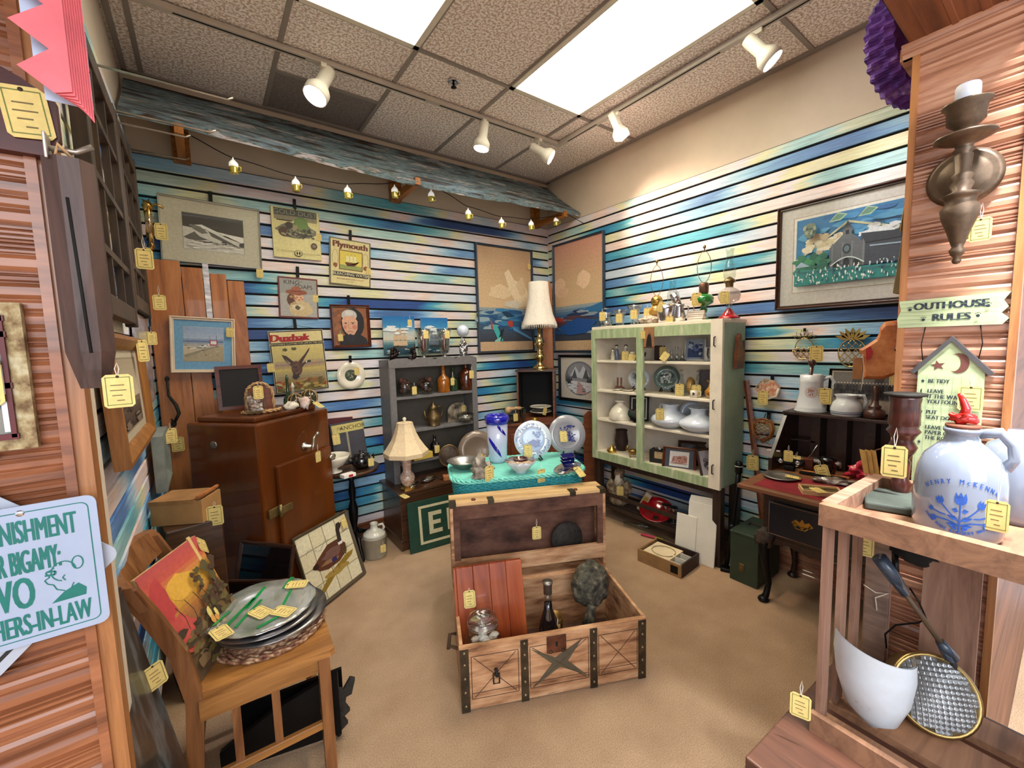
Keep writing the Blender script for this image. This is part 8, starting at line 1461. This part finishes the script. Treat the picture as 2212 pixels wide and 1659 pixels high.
for v, k in ((.93, 0), (.845, 1), (.665, 0), (.535, 1), (.40, 0)):
    u = .09
    if not k: a.p(INK, [(u+.035*cos(pi/2+i*pi/5)*(1 if i % 2 == 0 else .45), v+.018*sin(pi/2+i*pi/5)*(1 if i % 2 == 0 else .45)) for i in range(10)])
    else: a.p(INK, [(u+.03*cos(t/10*pi+pi/2), v+.018*sin(t/10*pi+pi/2)) for t in range(11)]+[(u+.008*cos(t/10*pi+pi/2), v+.018*sin(t/10*pi+pi/2)) for t in range(10, -1, -1)])
for i in range(8): a.ln((140, 158, 116), [(.03+.13*i+.01*sin(k*1.3+i), .02+.12*k) for k in range(9)], .0004)
ob('rules_lettering', a, PR, t_, (cx_, -.0085, -.105-.135))
a = A(.1, .07, seed=5); BRc_ = (110, 62, 50)
a.p(BRc_, [(.30+.13*cos(pi/2+i*pi/5+.2)*(1 if i % 2 == 0 else .42), .36+.17*sin(pi/2+i*pi/5+.2)*(1 if i % 2 == 0 else .42)) for i in range(10)]).p(BRc_, [(.62+.17*cos(-2.0+t*.4), .44+.32*sin(-2.0+t*.4)) for t in range(11)]+[(.57+.11*cos(-2.0+t*.4)-.02, .45+.27*sin(-2.0+t*.4)) for t in range(10, -1, -1)])
ob('moon_cutout', a, PR, t_, (cx_, -.0085, -.078)); ptag(t_, (cx_+.035, -.018, -.130), 0, 1.05, string=.03)
# edge-on picture on the inner side of the partition
t_ = thing('partition_picture', 'picture seen edge on, hung on the inner side of the right pillar partition', 'picture', (1.60, .268, 1.66), rot=(Matrix.Rotation(pi, 4, 'Z') @ Matrix.Rotation(R(-5), 4, 'X')).to_euler()); framed_at(t_, .42, .34, .02, .016, M('gold_black_frame', (120, 100, 60), .4, .6), 0.1); ob('artwork', A(.37, .29, seed=2).r((206, 206, 214), 0, 0, 1, 1).b((110, 120, 140), .5, .5, .3, .25), PR, t_, (0, -.006, .1)); ptag(t_, (.2, -.02, .14), 0, 1.2)
# ---- on the crate (tray board z 1.116, rim z 1.15)
ZK = .645+KH-.03
JUGM = M('jug_glaze', (124, 130, 144), .14, coat=.9, var=.03, sc=5); b = Vector((1.112, .124, ZK+.001)); JR = .088
t_ = thing('whiskey_jug', 'large pale grey whiskey jug lettered HENRY McKENNA with blue tulips on the crate', 'jug', b, R(-80))
ob('body', G().lathe([(0, 0), (JR*.9, 0), (JR*.95, .006), (JR, .02), (JR*1.02, .06), (JR*1.0, .115), (JR*.95, .14), (JR*.8, .165), (JR*.55, .185), (JR*.4, .195), (JR*.36, .21), (JR*.42, .215), (JR*.42, .222), (JR*.3, .222)], 48), JUGM, t_)
ob('handle', G().tube([(JR*.36, 0, .212), (JR*.75, 0, .218), (JR*1.0, 0, .195), (JR*1.05, 0, .165), (JR*.9, 0, .148)], [.010, .011, .011, .011, .012], 10), JUGM, t_)
BL = (36, 84, 170)
def jb_(v):
    z = v[2]; r_ = JR*(1.018 if z < .09 else 1.018-.02*((z-.09)/.03)) + .0006
    return (r_*sin(v[0]/r_), -r_*cos(v[0]/r_), z)
def jt(a, txt, size, zc, R_, up_, sp, th0=0, shift=0):
    n_ = len(txt)
    for i, ch in enumerate(txt):
        if ch == ' ': continue
        th = (i-(n_-1)/2)*sp; x = R_*sin(th); z = zc+(R_*cos(th) if up_ else -R_*cos(th)); ro = -th if up_ else th
        def bd(v, x=x, z=z, ro=ro): u, w2 = v[0], v[2]; return jb_((x+u*cos(ro)-w2*sin(ro)+shift, 0, z+u*sin(ro)+w2*cos(ro)))
        a.text(ch, size, (0, 0), 0, col=BL, bend=bd, sx=.85, thick=.0004)
a = G(); jt(a, 'HENRY McKENNA', .0135, -.01, .135, True, .088); jt(a, 'HAND MADE KENTUCKY WHISKEY', .0085, .115, .092, False, .062)
def jp(pts_): a.add([jb_((x, 0, z)) for x, z in pts_], [tuple(range(len(pts_)))], col=BL)
def tulip(x, z, s, r_=0):
    P_ = [(-.5, .1), (-.55, .5), (-.42, 1), (-.22, .62), (0, 1.05), (.22, .62), (.42, 1), (.55, .5), (.5, .1), (.25, -.15), (-.25, -.15)]
    jp([(x+s*(u*cos(r_)-v*sin(r_)), z+s*(u*sin(r_)+v*cos(r_))) for u, v in P_])
def stem(pts_, w_=.0014):
    for (x0, z0), (x1, z1) in zip(pts_[:-1], pts_[1:]):
        d = Vector((x1-x0, z1-z0)); n_ = Vector((-d.y, d.x)).normalized()*w_; jp([(x0-n_.x, z0-n_.y), (x1-n_.x, z1-n_.y), (x1+n_.x, z1+n_.y), (x0+n_.x, z0+n_.y)])
tulip(0, .083, .021); stem([(0, .026), (0, .083)])
for s in (-1, 1):
    tulip(s*.036, .078, .014, -s*.4); tulip(s*.052, .06, .009, -s*1.0); tulip(s*.045, .045, .011, -s*1.9); stem([(0, .045), (s*.018, .06), (s*.034, .076)]); stem([(s*.012, .054), (s*.035, .056), (s*.05, .06)]); stem([(0, .038), (s*.02, .045), (s*.043, .046)])
    for z, l in ((.066, .012), (.05, .016), (.036, .018), (.03, .012)): jp([(s*.003, z), (s*l*.6, z+.007), (s*l*1.3, z+.003), (s*l*.7, z-.003)])
ob('blue_decoration', a, PR, t_, (0, 0, 0), (0, 0, R(0)))
t_.scale = (.69, .69, .90)
ob('cork', G().lathe([(.03, .222), (.034, .224), (.034, .229), (0, .229)], 20), M('rust_cork', (120, 66, 44), .7), t_); ob('red_figure', G().blob((0, 0, .242), (.026, .012, .012), 4, .35, 8).tube([(.0, 0, .24), (.004, 0, .262), (-.004, 0, .28), (-.012, 0, .292)], [.012, .010, .007, .003], 8), M('red_lacquer', (170, 24, 16), .15, coat=1, var=.2), t_)
ptag(t_, (.062, -.080, .098), R(-8), 1.15, string=.075)
t_ = thing('grey_jug', 'second pale grey stoneware jug half hidden behind the whiskey jug', 'jug', (1.285, .062, ZK+.001)); ob('body', G().lathe([(0, 0), (.05, 0), (.056, .02), (.058, .12), (.045, .15), (.022, .165), (.02, .18)], 32), JUGM, t_)
t_ = thing('wooden_candlestick', 'thick turned dark brown wooden candlestick beside the whiskey jug', 'candlestick', (1.262, .232, ZK+.001), R(-80)); TW_ = M('dark_turned', (72, 34, 28), .3, coat=.5, sc=6, st=(1, 1, 6), var=.2)
ob('turned_body', G().lathe([(0, 0), (.014, 0), (.018, .01), (.015, .018), (.02, .03), (.014, .04), (.016, .075), (.012, .08), (.022, .095), (.026, .105), (.018, .118), (.024, .128), (.03, .136), (.024, .144), (.028, .15), (.0265, .19), (.028, .2), (.028, .205), (.0, .205)], 26), TW_, t_); t_.scale = (1, 1, 1.15); ob('metal_dish', G().lathe([(0, .205), (.036, .206), (.038, .21), (0, .208)], 24), IRON, t_); ptag(t_, (-.012, -.045, .112), R(0), 1.2, string=.035)
t_ = thing('slate_slab', 'flat grey green stone slab lying in the crate top tray', 'slab', (1.20, .235, ZK+.001), R(15)); ob('slab', G().rbox((0, 0, .008), (.13, .09, .016), .004), M('slate_green', (66, 72, 64), .7, sc=8, var=.25, bmp=.3), t_)
t_ = thing('weathered_block', 'brown weathered wood block at the right end of the crate top', 'block', (1.07, -.04, ZK+.0)); ob('block', G().rbox((0, 0, .03), (.12, .11, .06), .004), PLY, t_)
# ---- inside the crate (slat floor z .662)
ZB = .645+.017
t_ = thing('enamel_scoop', 'chipped white enamel half round scoop standing in the crate', 'scoop', (1.085, .225, ZB), R(-60)); EN = M('chipped_enamel', (196, 204, 212), .35, coat=.3, sc=16, stops=[(.30, (110, 70, 60)), (.36, (196, 200, 204)), (.7, (206, 214, 222))])
g = G(); pr_ = [(.012, .0), (.045, .03), (.062, .08), (.068, .13), (.066, .165)]; g.lathe(pr_, 20, a0=pi*.98, a1=2.02*pi, T=Matrix(((1, 0, 0, 0), (0, 1, 0, 0), (-.2, 0, 1, 0), (0, 0, 0, 1)))@Matrix.Translation((0, 0, .004))); g.lathe([(r-.002, z) for r, z in pr_[::-1]], 20, a0=pi*.98, a1=2.02*pi, T=Matrix(((1, 0, 0, 0), (0, 1, 0, 0), (-.2, 0, 1, 0), (0, 0, 0, 1)))@Matrix.Translation((0, 0, .004))); ob('scoop_body', g, EN, t_); t_.scale = (1, 1, 1.1)
t_ = thing('headlight_lens', 'old round glass headlight with brass rim and ribbed lens in the crate', 'headlight', (1.16, .125, ZB), rot=(Matrix.Rotation(R(-52), 4, 'Z') @ Matrix.Rotation(R(-26), 4, 'X')).to_euler())
ob('shell', G().lathe([(0, .10), (.04, .09), (.066, .055), (.076, 0), (.078, -.006), (.072, -.01), (.068, -.004)], 36, T=TR((0, 0, .078), (pi/2, 0, 0), (1, 1, -1))), M('aged_brass_shell', (150, 124, 76), .3, .9, var=.2), t_)
LN_ = M('ribbed_lens', (150, 150, 150), .08, .6, var=.2, coat=1); g = G(); nn_ = 15
for i in range(nn_):
    for j in range(nn_):
        x = (i-(nn_-1)/2)*.0094; z = (j-(nn_-1)/2)*.0094
        if x*x+z*z < .068**2: dd_ = .012*(1-(x*x+z*z)/.07**2); g.add([(x-.0046, -dd_, z-.0046), (x+.0046, -dd_, z-.0046), (x+.0046, -dd_, z+.0046), (x-.0046, -dd_, z+.0046), (x, -dd_-.0035, z)], [(0, 1, 4), (1, 2, 4), (2, 3, 4), (3, 0, 4)])
ob('ribbed_lens', g, LN_, t_, (0, -.006, .078), kind='stuff'); ob('lens_back', G().lathe([(0, -.002), (.07, -.002), (.07, .002), (0, .002)], 30, T=TR((0, -.004, .078), (pi/2, 0, 0))), PEW, t_)
p0 = at(1900, 1205, 'x', 1.12); p1 = at(2055, 1420, 'x', 1.22); pm = p0.lerp(p1, .36); pn = p0.lerp(p1, .84)
t_ = thing('long_ladle', 'long handled tool with blue black painted ends leaning diagonally in the crate', 'tool', p1); B_ = M('blue_black_grip', (44, 58, 74), .35, coat=.4, var=.3, sc=30)
ob('grip', G().tube([tuple(p0-p1), tuple(p0.lerp(pm, .5)-p1), tuple(pm-p1)], [.014, .0135, .009], 12), B_, t_); ob('shaft', G().tube([tuple(pm-p1), tuple(pn-p1)], .0055, 8), M('wood_shaft', (90, 70, 50), .5), t_); ob('ferrule', G().tube([tuple(pn-p1), (0, 0, 0)], [.008, .014], 12), B_, t_)
e_ = at(2080, 1500, 'x', 1.26)-p1; ob('lower_wire', G().tube([(0, 0, 0), tuple(e_)], .006, 6), IRON, t_)
p2 = at(1975, 1185, 'x', 1.19); t_ = thing('black_brush', 'black bristle brush hanging in the upper part of the crate', 'brush', p2); ob('bristles', G().blob((0, 0, -.01), (.022, .035, .022), 3, .25, 10), M('bristle_black', (20, 18, 18), .9, bmp=.8, sc=60), t_); ob('handle', G().tube([(0, .03, -.02), tuple(at(1935, 1240, 'x', 1.17)-p2)], .006, 6), BLK, t_)
t_ = thing('loose_wire', 'thin dark wire looping behind the scoop inside the crate', 'wire', (1.24, .24, ZB)); q0 = Vector((1.24, .24, ZB)); ob('wire', G().tube([tuple(at(x, y, 'x', 1.24)-q0) for x, y in ((1915, 1400), (1912, 1370), (1935, 1350), (1985, 1345), (2000, 1335), (1985, 1300), (1965, 1270))], .002, 5), BLK, t_)
t_ = thing('glass_batten', 'grey board with a cotton loop standing at the left back of the crate', 'board', (1.265, .262, ZB), R(-92)); ob('board', G().rbox((0, 0, .20), (.045, .012, .40), .002), M('grey_board', (120, 96, 84), .6, var=.2, sc=8, st=(1, 1, 5)), t_); ob('cotton_loop', G().tube([(-.024, -.009, .22), (.0, -.011, .212), (.024, -.009, .222), (.0, -.012, .20), (.004, -.012, .17)], .0014, 4), STRM, t_)
wtag(cr, 1868, 1155, ax='x', val=1.22, s=1.0, off=0)
wtag(ft, 1730, 1500, ax='x', val=.93, s=1.0, off=0, string=.03)
# orange red enamel thing and glass below the front ledge
t_ = thing('orange_tin', 'glossy orange red enamel tin below the foreground table ledge', 'tin', (.80, .22, .40), R(-30)); t_.location.z = 0; ob('tin', G().lathe([(0, 0), (.09, 0), (.095, .01), (.095, .40), (.085, .42), (0, .42)], 28), M('orange_enamel', (210, 70, 30), .12, coat=1, var=.15), t_)
t_ = thing('clear_jar', 'clear glass jar standing on the floor at the bottom edge below the ledge', 'jar', (.78, .40, 0)); ob('glass_body', G().lathe([(0, 0), (.06, 0), (.065, .02), (.065, .36), (.05, .40), (.052, .42)], 24), CRYS, t_)
